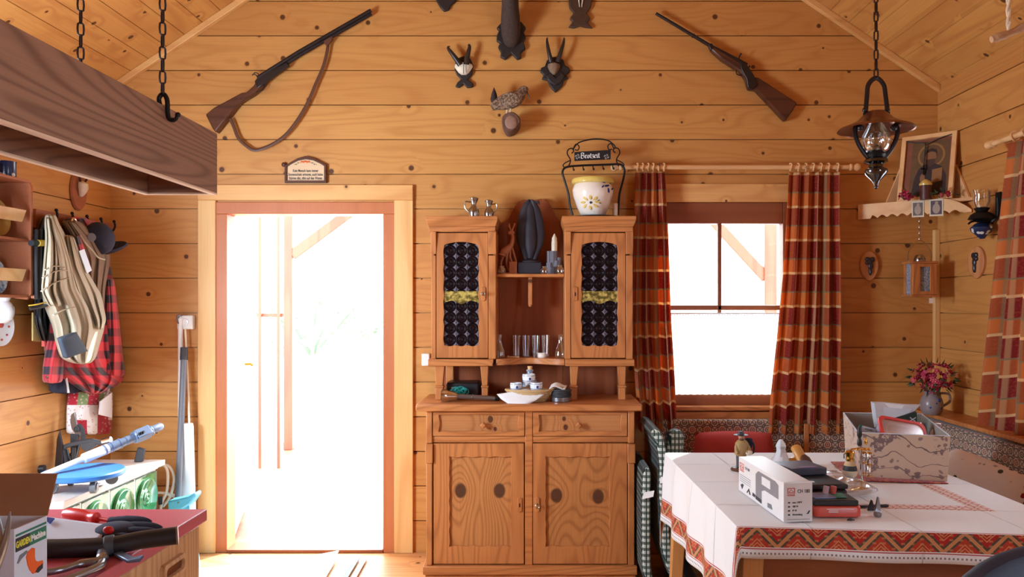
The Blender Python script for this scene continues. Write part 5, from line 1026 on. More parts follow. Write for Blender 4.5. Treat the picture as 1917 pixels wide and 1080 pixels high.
# tiled stove bench
BZ = .594; bxf = -2.02; by1 = 4.30; by0 = 2.75
tb = thing('tiled_bench', 'low cabinet faced with green glazed tiles under a pale top along the left wall', 'bench', ((XL+bxf)/2, 3.5, 0))
mb = MB(); mb.box(XL+.002, bxf, by0, by1, BZ-.028, BZ); finish('top_slab', mb, m_benchtop, tb, bevel=.003)
mb = MB(); mb.box(XL+.002, bxf-.045, by0+.02, by1-.02, 0, BZ-.028); finish('core', mb, m_white, tb)
mb = MB(); mb.box(bxf-.046, bxf-.03, by0+.02, by1-.02, BZ-.045, BZ-.03); finish('metal_strip', mb, m_white, tb, bevel=.002)
ts = .238; k = 0; y = by1-.03
while y-ts > by0:
    for zz in (BZ-.05-ts, BZ-.05-2*ts-.006):
        mb = MB(); mb.box(bxf-.045, bxf-.028, y-ts+.004, y-.004, zz+.002, zz+ts-.002); c = (bxf-.028, y-ts/2, zz+ts/2); mb.lathe([(.001, .006), (.016, .011), (.024, .004), (.034, .009), (.046, .001), (.062, .004), (.084, .011), (.094, .015), (.1, .006), (.103, .0)], c, 36, (1, 0, 0)); finish('tile', mb, m_tile, tb, bevel=.004)
    y -= ts
mb = MB(); zz = BZ-.05-ts
for i in range(1, 6):
    yy = by1-.03-ts*i
    if yy > by0: mb.box(bxf-.045, bxf-.029, yy-.004, yy+.004, 0.03, BZ-.05)
finish('grout', mb, m_white, tb)
# plant trolley with castors
tz = BZ+.066; tc_ = PZ(156, 880, tz+.02); tr = thing('plant_trolley', 'round blue plant trolley on castors lying on the tiled bench', 'trolley', (tc_.x, tc_.y, BZ)); R_ = .172
mb = MB(); mb.lathe([(.001, 0), (R_-.006, 0), (R_, .006), (R_, .02), (R_-.006, .026), (.001, .026)], (tc_.x, tc_.y, tz-.006), 48); finish('disc', mb, m_blue, tr)
for a_ in (.9, 2.5, 3.9, 5.55):
    p = Vector((tc_.x+.125*cos(a_), tc_.y+.125*sin(a_), BZ+.028)); mb = MB(); mb.box(p.x-.014, p.x+.014, p.y-.014, p.y+.014, tz-.014, tz-.006); mb.tube([p+Vector((0, 0, .01)), p+Vector((.01, 0, .04))], .007, 8); cs_ = finish('castor', mb, m_dgrey, tr, bevel=.002)
    mb = MB(); mb.lathe([(.018, -.014), (.027, -.011), (.027, .011), (.018, .014)], p, 22, (cos(a_+1), sin(a_+1), 0)); finish('wheel', mb, m_grey, cs_); mb = MB(); mb.lathe([(.001, .0135), (.02, .0145), (.018, .018), (.001, .019)], p, 18, (cos(a_+1), sin(a_+1), 0)); finish('hub_cap', mb, m_steel, cs_)
# telescopic pole resting on the trolley
tp = thing('telescopic_pole', 'pale blue-grey telescopic pole with square clamp resting on blue trolley', 'pole', (tc_.x, tc_.y, tz+.02))
A = P(66, 896, 3.45); B = P(304, 797, 3.98); dv = B-A; at = lambda s: A+dv*s
mb = MB(); mb.tube([at(0), at(.36)], .0135, 14); finish('white_tube', mb, m_white, tp)
mb = MB(); mb.lathe([(.018, 0), (.023, .005), (.023, .12), (.019, .125)], at(.34), 20, dv); finish('white_sleeve', mb, m_cardw, tp)
mb = MB(); mb.tube([at(.5), at(.64)], .023, 16); mb.tube([at(.64), at(.76)], .02, 16); [mb.tube([at(s), at(s+.012)], .0245 if s < .64 else .0215, 16) for s in (.5, .56, .625, .68, .73)]; finish('middle_tube', mb, m_ltblue, tp)
q0, q1 = at(.76), at(.885); mb = MB(); mb.tube([q0, q1], .036, 4, up=(0, 0, 1)); mb.tube([at(.745), at(.76)], .03, 12); mb.tube([at(.885), at(.9)], .028, 12); finish('clamp', mb, m_ltblue, tp, bevel=.005)
mb = MB()
for i in range(3): c = at(.80+.018*i)+Vector((.012, -.029, .004)); mb.box(c.x-.003, c.x+.003, c.y-.004, c.y+.006, c.z-.014, c.z+.014)
finish('vent_slot', mb, m_black, tp)
mb = MB(); mb.tube([at(.9), at(.985), at(1.0)], [.0195, .0195, .012], 14); finish('tip_tube', mb, m_ltblue, tp)
# loppers, blade, handle
Yl = 4.12; l = lambda u, v, o=0: P(u, v, Yl-o)
lp_ = thing('pruning_loppers', 'grey bypass pruning loppers with curved blade leaning on patchwork bag', 'loppers', P(140, 850, Yl))
mb = MB(); mb.pp([(140, 771), (133, 776), (131, 790), (134, 803), (140, 812), (150, 818), (157, 812), (152, 800), (144, 794), (142, 785)], Yl-.02, Yl-.012); finish('blade', mb, m_steel, lp_, bevel=.002)
mb = MB(); mb.pp([(143, 795), (150, 793), (157, 803), (160, 820), (156, 828), (150, 824), (152, 812)], Yl-.028, Yl-.02); mb.pp([(131, 812), (146, 814), (142, 850), (132, 850)], Yl-.03, Yl-.014); mb.lathe([(.016, 0), (.016, .008), (.009, .01), (.009, .014), (.001, .014)], P(145, 803, Yl-.026), 16, (0, -1, 0)); finish('jaw', mb, m_dgrey, lp_, bevel=.002)
bzp = P(138, 855, Yl); mb = MB(); mb.tube([P(137, 848, Yl-.02), Vector((P(132, 880, Yl).x, Yl-.1, BZ+.012))], .011, 10); mb.tube([P(148, 826, Yl-.024), Vector((P(160, 880, Yl).x, Yl-.12, BZ+.012))], .011, 10); finish('handle', mb, m_black, lp_)
Yg = 3.98; hs = thing('hand_saw_handle', 'dark grey D-shaped saw handle behind the blue trolley', 'handle', P(160, 860, Yg)); q = lambda u, v: P(u, v, Yg)
mb = MB(); mb.tube(smooth_path([q(124, 868), q(119, 850), q(120, 838), q(134, 832), q(152, 828), q(170, 825), q(188, 828), q(206, 824)]), .012, 10); mb.pp([(148, 830), (180, 826), (178, 836), (160, 846), (152, 840)], Yg-.012, Yg+.012); finish('frame', mb, m_dgrey, hs, bevel=.003)
mb = MB(); g0 = q(121, 842); mb.tube([g0, q(124, 860), Vector((q(126, 880).x, Yg, BZ+.016))], .017, 12); mb.tube([q(138, 838), Vector((q(136, 880).x, Yg, BZ+.012))], .011, 10); finish('grip', mb, m_black, hs)
mb = MB(); mb.tube([q(192, 826), q(208, 822)], .014, 12); finish('knob', mb, m_chrome, hs)
Yk = 3.96; mb = MB(); k0 = Z_(878, Yk); mb.prism([(X_(101, Yk), Yk, BZ), (X_(117, Yk), Yk, BZ), (X_(117, Yk), Yk, Z_(835, Yk)), (X_(111, Yk), Yk, Z_(806, Yk)), (X_(106, Yk), Yk, Z_(822, Yk))], [(X_(101, Yk), Yk+.012, BZ), (X_(117, Yk), Yk+.012, BZ), (X_(117, Yk), Yk+.012, Z_(835, Yk)), (X_(111, Yk), Yk+.012, Z_(806, Yk)), (X_(106, Yk), Yk+.012, Z_(822, Yk))]); solo('shear_blade', 'pointed dark steel shear blade standing upright left of the loppers', 'blade', mb, m_gunmetal, bevel=.003)
Yd = 4.22; x = X_(258, Yd); mb = MB(); mb.prism([(x-.024, Yd, BZ), (x+.022, Yd, BZ), (x+.03, Yd+.01, Z_(842, Yd)), (x-.01, Yd+.01, Z_(838, Yd))], [(x-.024, Yd+.022, BZ), (x+.022, Yd+.022, BZ), (x+.03, Yd+.032, Z_(842, Yd)), (x-.01, Yd+.032, Z_(838, Yd))]); solo('grey_wedge', 'small dark grey block standing at the far end of the tiled bench', 'block', mb, m_dgrey, bevel=.006)
p = PZ(8, 905, BZ); mb = MB(); mb.box(p.x-.1, p.x+.02, p.y-.1, p.y+.04, BZ, BZ+.085); t = thing('white_carton', 'plain white carton at the left edge on the tiled bench', 'box', (p.x, p.y, BZ)); finish('carton', mb, m_white, t, bevel=.003); mb = MB(); mb.box(p.x-.1, p.x+.035, p.y-.11, p.y-.1, BZ, BZ+.02); finish('flap', mb, m_white, t, bevel=.002)
p = PZ(70, 886, BZ); mb = MB(); mb.tube([p+Vector((-.03, 0, .02)), p+Vector((.03, .01, .02))], .02, 14); mb.ball(p+Vector((-.03, 0, .02)), .02, 12, 8); solo('plastic_stopper', 'round black plastic stopper lying beside the white pole end', 'cap', mb, m_black)
# things standing in the corner left of the door
mb = MB(); mb.tube([(X_(338, 4.52), 4.52, .0), (X_(338, 4.56), 4.56, Z_(596, 4.56))], .014, 12); t = thing('white_rod', 'slim white painted rod leaning on the back wall beside the socket', 'rod', (X_(338, 4.52), 4.52, 0)); finish('rod', mb, m_white, t)
mb = MB(); mb.tube(smooth_path([P(335, 606, 4.55), P(332, 598, 4.55), P(333, 591, 4.55), P(340, 590, 4.555)]), .006, 8); finish('wire_hook', mb, m_steel, t)
t = thing('vacuum_tube', 'dark grey vacuum or broom tube leaning left of the door', 'tube', (X_(331, 4.35), 4.35, 0)); a, b = Vector((X_(328, 4.35), 4.35, 0)), P(345, 652, 4.53); mb = MB(); mb.tube([a, b], .017, 14); finish('tube', mb, m_grey, t); mb = MB(); mb.tube([b-(b-a)*.055, b+(b-a)*.004], .021, 14); finish('collar', mb, m_dgrey, t)
t = thing('white_post', 'tall white tapering post with cord standing beside the door casing', 'post', (X_(352, 4.48), 4.48, 0)); c = Vector((X_(351, 4.48), 4.48, 0)); zt_ = Z_(792, 4.48); mb = MB(); mb.lathe([(.05, 0), (.046, .3), (.034, zt_-.02), (.03, zt_)], c, 18, sy=.6); finish('body', mb, m_white, t)
mb = MB(); mb.tube(smooth_path([P(347, 616, 4.55), P(349, 660, 4.55), P(352, 730, 4.54), P(354, 792, 4.48)]), .006, 8); finish('cord', mb, m_hose, t)
t = thing('dustpan', 'sky blue plastic dustpan standing at the corner, handle up', 'dustpan', (X_(335, 4.3), 4.3, 0)); Yq = 4.3
mb = MB(); mb.pp([(313, 938), (334, 934), (352, 930), (364, 922), (367, 928), (356, 944), (338, 956), (314, 966)], Yq-.05, Yq+.03); finish('handle', mb, m_skyblue, t, bevel=.01); mb = MB(); mb.hexa([(X_(312, Yq), Yq-.05, 0), (X_(372, Yq), Yq-.05, 0), (X_(372, Yq), Yq+.03, 0), (X_(312, Yq), Yq+.03, 0)], [(X_(314, Yq), Yq-.04, Z_(960, Yq)), (X_(360, Yq), Yq-.04, Z_(940, Yq)), (X_(360, Yq), Yq+.02, Z_(940, Yq)), (X_(314, Yq), Yq+.02, Z_(960, Yq))]); finish('pan', mb, m_skyblue, t, bevel=.006)
mb = MB(); mb.lathe([(.005, 0), (.005, .004), (.001, .005)], P(334, 941, Yq-.05), 12, (0, -1, 0)); finish('rivet', mb, m_pewter, t)
t = thing('coiled_hose', 'cream coiled hose hanging from bench end beside the dustpan', 'hose', P(300, 930, 4.42)); mb = MB(); 
c = P(302, 965, 4.42); mb.tube(smooth_path([c+Vector((.13*cos(a_)+.008*sin(2.3*a_), .012*sin(3*a_), .26+.0+.13*sin(a_)-.26)) for a_ in [i*.5 for i in range(40)]], 2), .008, 8); finish('coil', mb, m_hose, t)
mb = MB(); mb.tube(smooth_path([P(290, 872, 4.4), P(305, 868, 4.4), P(314, 885, 4.4), P(312, 920, 4.4), P(302, 945, 4.4), P(300, 990, 4.4)]), .008, 8); mb.tube(smooth_path([P(292, 873, 4.42), P(315, 872, 4.42), P(326, 895, 4.42), P(318, 930, 4.42), P(305, 948, 4.42)]), .008, 8); finish('loose_loop', mb, m_hose, t)
mb = MB(); mb.tube([P(300, 930, 4.39), P(300, 944, 4.39)], .011, 10); finish('coupling', mb, m_black, t)

# ================================================================== COUNTER AT LOWER LEFT
CZ = .85; cX1, cY1 = X_(388, 2.26), 2.26
ct_ = thing('kitchen_counter', 'red-topped wooden kitchen counter at lower left corner', 'counter', (-1.35, 1.5, 0))
mb = MB(); mb.box(-1.75, cX1, .75, cY1, CZ-.033, CZ); finish('worktop', mb, m_redlac, ct_, bevel=.003)
mb = MB(); mb.box(-1.73, cX1-.03, .77, cY1-.02, .08, CZ-.033); mb.box(-1.72, cX1-.07, .78, cY1-.05, 0, .08); finish('carcass', mb, m_counterw, ct_, bevel=.002)
fy = F*(cX1-.022)/(385-CX)
for (a, b) in ((1.5, cY1-.024), (.8, 1.49)):
    mb = MB(); mb.box(cX1-.03, cX1-.012, a, b, CZ-.215, CZ-.04); dr = finish('drawer_front', mb, m_counterw, ct_, bevel=.003)
    yc = F*(cX1-.012)/(320-CX) if a > 1.45 else (a+b)/2; zc_ = Z_(1064, yc) if a > 1.45 else CZ-.12
    mb = MB(); mb.loft([[Vector((cX1-.012+d_, yc+y_, zc_+z_)) for y_, z_ in rounded(-.062+e_, .062-e_, -.024+e_, .024-e_, .012)] for d_, e_ in ((-.002, 0), (.012, 0), (.014, .004), (.014, .010), (.004, .012))]); hd_ = finish('pull_handle', mb, m_counterw, dr); mb = MB(); mb.loft([[Vector((cX1-.012+d_, yc+y_, zc_+z_)) for y_, z_ in rounded(-.048, .048, -.011, .011, .008)] for d_ in (.0045, .006)]); finish('recess', mb, m_copper, hd_)
    mb = MB(); mb.box(cX1-.03, cX1-.012, a, b, .1, CZ-.222); finish('cupboard_door', mb, m_counterw, ct_, bevel=.003)
# product carton with orange tool
ux0 = X_(88, 1.6); bzt = 1.006; ux_l = -1.115; y0_, y1_ = 1.5, 1.6
bx_ = thing('tool_carton', 'white tool carton with green stripe and orange tool picture, brown flap open', 'box', (-1.05, 1.55, CZ))
mb = MB(); t_ = .003; xa, xb = ux_l, ux0; mb.box(xb-t_, xb, y0_, y1_, CZ, bzt); mb.box(xa, xa+t_, y0_, y1_, CZ, bzt); mb.box(xa+t_, xb-t_, y0_, y0_+t_, CZ, bzt); mb.box(xa+t_, xb-t_, y1_-t_, y1_, CZ, bzt); mb.box(xa+t_, xb-t_, y0_+t_, y1_-t_, CZ, CZ+t_); mb.box(xa+t_, xb-t_, y0_+t_, y1_-t_, bzt-.03, bzt-.027); finish('carton', mb, m_cardw, bx_)
mb = MB(); lo = [(xa, y1_, bzt), (xb, y1_, bzt), (xb+.002, y1_+.03, bzt+.078), (xa, y1_+.03, bzt+.078)]; mb.prism(lo, [(a_, b_+.003, c_) for a_, b_, c_ in lo]); finish('cardboard_flap', mb, m_card, bx_)
mb = MB(); mb.box(xb-.004, xb+.0, y0_-.0, y1_, bzt-.0, bzt+.001); fx = xb+.0006
def face(pts, d=.0006): m_ = MB(); m_.yz([(y0_+a_*(y1_-y0_), CZ+b_*(bzt-CZ)) for a_, b_ in pts], fx-.001, fx+d); return m_
finish('green_stripe', face([(.04, .905), (.96, .905), (.96, .93), (.04, .93)]), m_inkgrn, bx_); finish('green_panel', face([(.04, .72), (.96, .72), (.96, .88), (.04, .88)]), m_inkgrn, bx_); finish('dark_panel', face([(.04, .719), (.44, .719), (.44, .881), (.04, .881)], .0008), m_ink, bx_)
M = frame_mat((fx+.001, y0_+.024, CZ+.8*(bzt-CZ)), (0, 1, 0), (0, 0, 1)); text('lettering', 'GARDEN', .017, m_inkyel, bx_, M, width=.62, bold=.0006)
M = frame_mat((fx+.001, y0_+.07, CZ+.8*(bzt-CZ)), (0, 1, 0), (0, 0, 1)); text('lettering', 'Machine', .017, m_white, bx_, M, width=.78, bold=.0006)
finish('tool_picture', face([(.34, .6), (.4, .66), (.52, .68), (.6, .66), (.6, .55), (.62, .5), (.7, .47), (.84, .46), (.86, .42), (.84, .36), (.68, .34), (.54, .35), (.44, .42), (.38, .5)], .0008), m_orange, bx_)
finish('tool_blade_picture', face([(.08, .58), (.16, .66), (.36, .68), (.37, .65), (.2, .61), (.1, .57)], .001), m_grey, bx_); finish('tool_grip_picture', face([(.6, .36), (.68, .40), (.84, .42), (.84, .36), (.7, .33)], .0012), m_ink, bx_); finish('red_flash', face([(.34, .17), (.62, .2), (.62, .25), (.34, .22)], .0008), m_red, bx_)
finish('yellow_seal', face([(.82+.09*cos(a_), .13+.06*sin(a_)) for a_ in [i*pi/8 for i in range(16)]], .0008), m_inkyel, bx_); M = frame_mat((fx+.0012, y0_+.082, CZ+.13*(bzt-CZ)), (0, 1, 0), (0, 0, 1)); text('lettering', '2', .012, m_ink, bx_, M); finish('pale_disc', face([(.5+.16*cos(a_), .06+.1*max(0, sin(a_))) for a_ in [i*pi/8 for i in range(16)]], .0007), m_grey, bx_)
# secateurs in front of the carton
t = thing('hedge_shear_jaws', 'grey pointed shear jaws sticking up at the very left edge of the counter', 'shears', (-1.03, 1.38, CZ)); Ys = 1.38
for pts, rr in ((((-40, 1120), (-10, 1060), (10, 1010), (19, 958)), (.022, .002)), (((-40, 1090), (-20, 1040), (-6, 1000), (-12, 955)), (.024, .006))):
    path = smooth_path([P(u, v, Ys) for u, v in pts]); mb = MB(); n_ = len(path); mb.tube(path, [rr[0]+(rr[1]-rr[0])*i/(n_-1) for i in range(n_)], 10, flat=.5); finish('jaw', mb, m_steel, t)
mb = MB(); p = P(-40, 1100, Ys); mb.tube([p, Vector((p.x-.02, Ys, CZ+.012))], .02, 10); finish('pivot', mb, m_grey, t)
# paper sleeve, screwdriver, gloves, tube, pliers, clip
def tab(u, v, dz=0.0): return PZ(u, v, CZ+dz)
t = thing('white_paper_bag', 'white glossy paper sleeve with blue triangle mark, lying on the counter', 'bag', (-1.12, 1.95, CZ)); mb = MB()
def slv(a, b):
    u0, u1 = 70, 206-24*b; u = u0+(u1-u0)*a; v = 966+18*a+(b*(1012-966-18*a*.9)); q = tab(u, 1010, 0); Yv = 1.99-.08*b; p = P(u, v, Yv); p.z = max(p.z, CZ+.003); return p
mb.grid(slv, 18, 10); finish('sleeve', mb, m_cardw, t, solid=.004)
mb = MB(); lp = [P(83, 968, 1.978), P(103, 971, 1.978), P(94, 981, 1.962), P(88, 976, 1.968)]; mb.prism([p+Vector((0, -.004, .003)) for p in lp], lp); finish('blue_mark', mb, m_inkblu, t)
t = thing('red_screwdriver', 'red-handled screwdriver lying behind the white paper sleeve', 'screwdriver', (-1.15, 2.1, CZ)); a, b = P(122, 966, 2.13), P(180, 972, 2.1); a.z = CZ+.0195; b.z = CZ+.016; dd = b-a; L_ = dd.length
mb = MB(); mb.lathe([(.004, -.004), (.014, 0), (.0185, .012), (.019, L_*.5), (.0145, L_*.75), (.013, L_*.85), (.016, L_*.9), (.016, L_), (.006, L_+.004)], a, 16, dd); finish('handle', mb, m_red, t); mb = MB(); mb.lathe([(.0055, L_), (.0055, L_+.11), (.003, L_+.112)], a, 12, dd); finish('insulated_shaft', mb, m_red, t)
t = thing('work_gloves', 'black work glove with red print lying beside the paper sleeve', 'gloves', (-1.0, 2.0, CZ))
mb = MB(); mb.ball(Vector((P(214, 1000, 1.99).x, 1.99, CZ+.018)), (.05, .05, .017), 18, 10)
for (u0, v0, u1, v1, r, y_) in ((205, 978, 283, 991, .013, 2.075), (215, 990, 303, 1004, .013, 2.02), (222, 1003, 298, 1010, .012, 1.98), (205, 1008, 262, 1018, .011, 1.93)):
    a, b = P(u0, v0, y_), P(u1, v1, y_); a.z = max(a.z, CZ+r); b.z = max(b.z, CZ+r); mb.tube(smooth_path([a, a.lerp(b, .5)+Vector((0, 0, .004)), b]), [r, r*1.05, r, r*1.04, r, r*1.05, r, r, r, r*.95, r*.8, r*.6, r*.35], 10)
finish('glove', mb, m_navy, t); mb = MB(); p = P(203, 997, 1.93); mb.ball(p+Vector((0, 0, .006)), (.014, .006, .01), 10, 6); finish('red_print', mb, m_red, t)
t = thing('black_hose_tube', 'thick black rubber hose with pale end ring across the counter', 'tube', (-1.0, 1.86, CZ)); r_ = .021
pa, pb_, pc = P(60, 1026, 1.82), P(195, 1026, 1.84), P(330, 1016, 1.9)
for p in (pa, pb_, pc): p.z = CZ+r_
pc.z = CZ+r_+.008
mb = MB(); mb.tube(smooth_path([pa, pb_, pb_.lerp(pc, .5)+Vector((0, 0, .002)), pc]), r_, 18); finish('hose', mb, m_black, t); dd = (pc-pb_).normalized(); mb = MB(); mb.lathe([(r_*.8, -.001), (r_+.0015, 0), (r_+.0015, .004), (r_*.8, .005)], pc, 22, dd); finish('end_ring', mb, m_steel, t)
mb = MB(); mb.lathe([(r_+.0005, 0), (r_+.003, .002), (r_+.003, .02), (r_+.0005, .022)], pb_, 22, dd); finish('joint_ring', mb, m_dgrey, t)
t = thing('steel_pliers', 'worn grey steel pliers lying at front of the counter', 'pliers', tab(150, 1066)); z_ = CZ+.012
def tz_(u, v): p = PZ(u, v, CZ); p.z = z_; return p
mb = MB(); mb.tube(smooth_path([tz_(60, 1085), tz_(110, 1078), tz_(150, 1066), tz_(178, 1062), tz_(190, 1056), tz_(192, 1046), tz_(184, 1036)]), [.008]*12+[.01]*12+[.013]*6+[.013, .013, .012, .01, .008, .006, .004], 10); finish('jaw', mb, m_steel, t); mb = MB(); mb.tube(smooth_path([tz_(70, 1102), tz_(120, 1098), tz_(160, 1082), tz_(186, 1070), tz_(192, 1062)]), .009, 10); finish('jaw', mb, m_steel, t)
mb = MB(); lp = [tab(212, 1040, .004), tab(228, 1036, .004), tab(250, 1047, .01), tab(270, 1043, .02), tab(262, 1053, .008), tab(238, 1055, .004)]; mb.prism([p+Vector((0, 0, .007)) for p in lp], lp); solo('spring_clip', 'small grey-blue bent metal clip near the counter edge', 'clip', mb, m_ltblue, bevel=.002)
# ================================================================== WINDOW DRESSING
def rod(a, b, label, ends):
    t = thing('curtain_rod', label, 'curtain rod', a); a, b = Vector(a), Vector(b); d = b-a; mb = MB(); mb.tube([a, b], .0135, 14); finish('rod', mb, m_pale, t)
    for e, p in ends:
        mb = MB(); mb.lathe([(.0135, 0), (.019, .004), (.019, .012), (.012, .018), (.016, .03), (.022, .042), (.02, .056), (.012, .064), (.001, .066)], p, 18, d*e); finish('finial', mb, m_pale, t)
    return t
YR = 4.5
ra, rb = P(1165, 313, YR), P(1590, 313, YR); rt = rod(ra, rb, 'pale turned wooden curtain rod over the back window', ((1, rb), (-1, ra)))
for u in (1176, 1580): p = P(u, 313, YR); mb = MB(); mb.tube([p, Vector((p.x, YW, p.z))], .011, 10); finish('bracket', mb, m_pale, rt)
def curtain(label, posfn, rows, folds, amp, cw, ringpos, axis, seed, group):
    """rows: (v, u0, u1); the cloth hangs in folds; ringpos = fractions along the heading"""
    rnd = random.Random(seed); ph = rnd.uniform(0, 6); v0, v1 = rows[0][0], rows[-1][0]
    def at(v):
        for i in range(len(rows)-1):
            a, b = rows[i], rows[i+1]
            if v <= b[0] or i == len(rows)-2: t = (v-a[0])/(b[0]-a[0]); return a[1]+(b[1]-a[1])*t, a[2]+(b[2]-a[2])*t
    def fn(a, b):
        v = v0+(v1-v0)*b; l, r = at(v); k = a*folds*2*pi+ph+.6*sin(3*b+ph); wob = .6+.4*b
        return posfn(l+(r-l)*(a+.012*sin(2*k)*min(1, 5*a*(1-a)*4)), v+3*sin(k)*b*b, amp*wob*(sin(k)+.35*sin(2.3*k+2*b)))
    t = thing('plaid_curtain', label, 'curtain', fn(.5, 1.0), group); z0 = fn(.5, 0).z; z1 = fn(.5, 1).z
    mb = MB(); mb.grid(fn, folds*12, 40, uv=lambda a, b: (a*cw, .04+(1-b)*(z0-z1))); finish('cloth', mb, m_plaid, t, solid=.002)
    for q in ringpos:
        p = fn(q, 0); c = posfn(at(v0)[0]+(at(v0)[1]-at(v0)[0])*q, 0, 0); mb = MB(); ctr = Vector((p.x, p.y, RODZ[axis])); 
        if axis == 'X': ctr.y = YR; pts = [ctr+Vector((.003*cos(i), .021*cos(i*pi/8), .021*sin(i*pi/8))) for i in range(16)]
        else: ctr.x = XRR; pts = [ctr+Vector((.021*cos(i*pi/8), .003*cos(i), .021*sin(i*pi/8))) for i in range(16)]
        mb.tube(pts, .0042, 7, closed=True); mb.tube([ctr+Vector((0, 0, -.021)), p], .002, 5); finish('ring', mb, m_pale, t)
    return t
XRR = XR-.11
RODZ = {'X': ra.z, 'Y': EH+(570-268)*F*XRR/(1862-CX)/F}
cpos = lambda u, v, o: P(u, v, YR)+Vector((0, -o, 0))
curtain('plaid curtain left of the back window, beside the hutch', cpos, [(322, 1190, 1245), (450, 1186, 1252), (600, 1184, 1257), (700, 1188, 1263), (804, 1196, 1268)], 4, .026, .62, (.05, .25, .42, .6, .78, .95), 'X', 2, 'plaid curtains at the back window')
curtain('plaid curtain at the right side of the back window, wide at the hem', cpos, [(322, 1476, 1570), (420, 1471, 1570), (520, 1464, 1571), (640, 1452, 1571), (740, 1441, 1570), (810, 1437, 1568)], 5, .026, .92, (.04, .2, .34, .5, .64, .8, .97), 'X', 4, 'plaid curtains at the back window')
def rpos(u, v, o):
    X = XRR-o; Y = F*XRR/(u-CX); return Vector((X, Y, EH-(v-CY)*Y/F))
# right wall: laid out in metres along the wall
def rw(y, z, o): return Vector((XRR-o, y, z))
yA = F*XRR/(1862-CX); zR = RODZ['Y']
rtr = rod((XRR, yA-1.6, zR), (XRR, yA, zR), 'pale wooden curtain rod on the right wall above the plaid curtain', ((1, Vector((XRR, yA, zR))), (-1, Vector((XRR, yA-1.6, zR)))))
for y in (yA-.05, yA-1.55): mb = MB(); mb.tube([(XRR, y, zR), (XR, y, zR)], .011, 10); finish('bracket', mb, m_pale, rtr)
ytop, ybot = F*XRR/(1897-CX), F*XRR/(1828-CX)
zbot = EH-(868-CY)*ybot/F
def rfn(y_, b): return y_
t = None
def side_curtain():
    folds, ph = 5, 1.0; amp = .03; z0 = zR-.03
    def fn(a, b):
        yl = ytop+(ybot-ytop)*b**.9; yr = ytop-.5-(.1*b); k = a*folds*2*pi+ph+.5*sin(3*b); return Vector((XRR-amp*(.6+.4*b)*(sin(k)+.35*sin(2.3*k+2*b)), yl+(yr-yl)*a, z0+(zbot-z0)*b-.01*sin(k)*b))
    t = thing('plaid_curtain', 'plaid curtain on the right wall at the right edge of the photo', 'curtain', fn(.5, 1)); mb = MB(); mb.grid(fn, 60, 44, uv=lambda a, b: (a*.95, .1+(1-b)*(z0-zbot))); finish('cloth', mb, m_plaid, t, solid=.002)
    for q in (.03, .2, .4, .6, .8, .97):
        p = fn(q, 0); c = Vector((XRR, p.y, zR)); mb = MB(); mb.tube([c+Vector((.021*cos(i*pi/8), .003*cos(i), .021*sin(i*pi/8))) for i in range(16)], .0042, 7, closed=True); mb.tube([c+Vector((0, 0, -.021)), p], .002, 5); finish('ring', mb, m_pale, t)
side_curtain()
# half curtain in the back window
t = thing('cafe_curtain', 'white half curtain covering the lower pane of the back window', 'curtain', (1.07, YW-.012, gb)); z1_ = Z_(588, YW-.012)
m_cafe = fabric('sheer_white_cloth', lambda g: C(244, 244, 244), trans=.6)
mb = MB(); mb.grid(lambda a, b: Vector((gx0+.002+(gx1-gx0-.02)*a, YW-.014+.006*sin(70*a), gb+.003+(z1_-gb-.003)*b-.004*abs(sin(60*a))*(1-b))), 90, 8); finish('cloth', mb, m_cafe, t)
mb = MB(); [mb.ball((gx0+.01+(gx1-gx0-.03)*i/40, YW-.02, z1_-.004), (.005, .002, .003), 6, 4) for i in range(41)]; finish('lace_edge', mb, m_cardw, t)
mb = MB(); mb.tube([(gx0+.003, YW-.014, z1_+.004), (gx1-.003, YW-.014, z1_+.004)], .004, 8); finish('wire', mb, m_white, t)

# ================================================================== CORNER SHRINE
sl, sr = (1.845, YW), (XR, F*XR/(1820-CX)); shz = 2.005
cs_ = thing('corner_shelf', 'pale wooden corner shelf with scalloped front in the right corner', 'shelf', (2.12, 4.46, shz-.09))
mb = MB(); mb.xy([sl, sr, (XR, YW)], shz-.02, shz-.004); finish('shelf_board', mb, m_pale, cs_)
n = 60; a0, b0 = Vector((sl[0]-.0, sl[1], 0)), Vector((sr[0], sr[1], 0)); dv = b0-a0; nrm = Vector((dv.y, -dv.x, 0)).normalized(); nrm = nrm if nrm.y < 0 else -nrm
top = []; bot = []
for i in range(n+1):
    q = i/n; zt = shz+.0-(.0 if q < .72 else .07*((q-.72)/.28)**2); sc = .018*abs(sin(pi*q*11)) if .12 < q < .92 else 0; top.append(a0+dv*q+Vector((0, 0, zt))); bot.append(a0+dv*q+Vector((0, 0, shz-.085-.0+sc-(.0 if q < .9 else 0))))
mb = MB()
for i in range(n): f_ = [bot[i], bot[i+1], top[i+1], top[i]]; mb.prism([p+nrm*.018 for p in f_], f_)
finish('scalloped_fascia', mb, m_pale, cs_, smooth=False)
def tri(pts): mb = MB(); mb.prism(pts, [p+Vector((0, -.014, 0)) if abs(pts[0].y-pts[1].y) < .01 else p+Vector((-.014, 0, 0)) for p in pts]); finish('side_board', mb, m_pale, cs_, bevel=.002)
a = [PB(1655, 375, .002), PB(1690, 300, .002), PB(1735, 300, .002), PB(1735, 375, .002)]; [setattr(p, 'z', shz-.004) for p in (a[0], a[3])]; tri(a)
a = [PR(1818, 362, .002), PR(1793, 308, .002), PR(1770, 308, .002), PR(1770, 350, .002)]; a[0].z = a[3].z = shz-.004; tri(a)
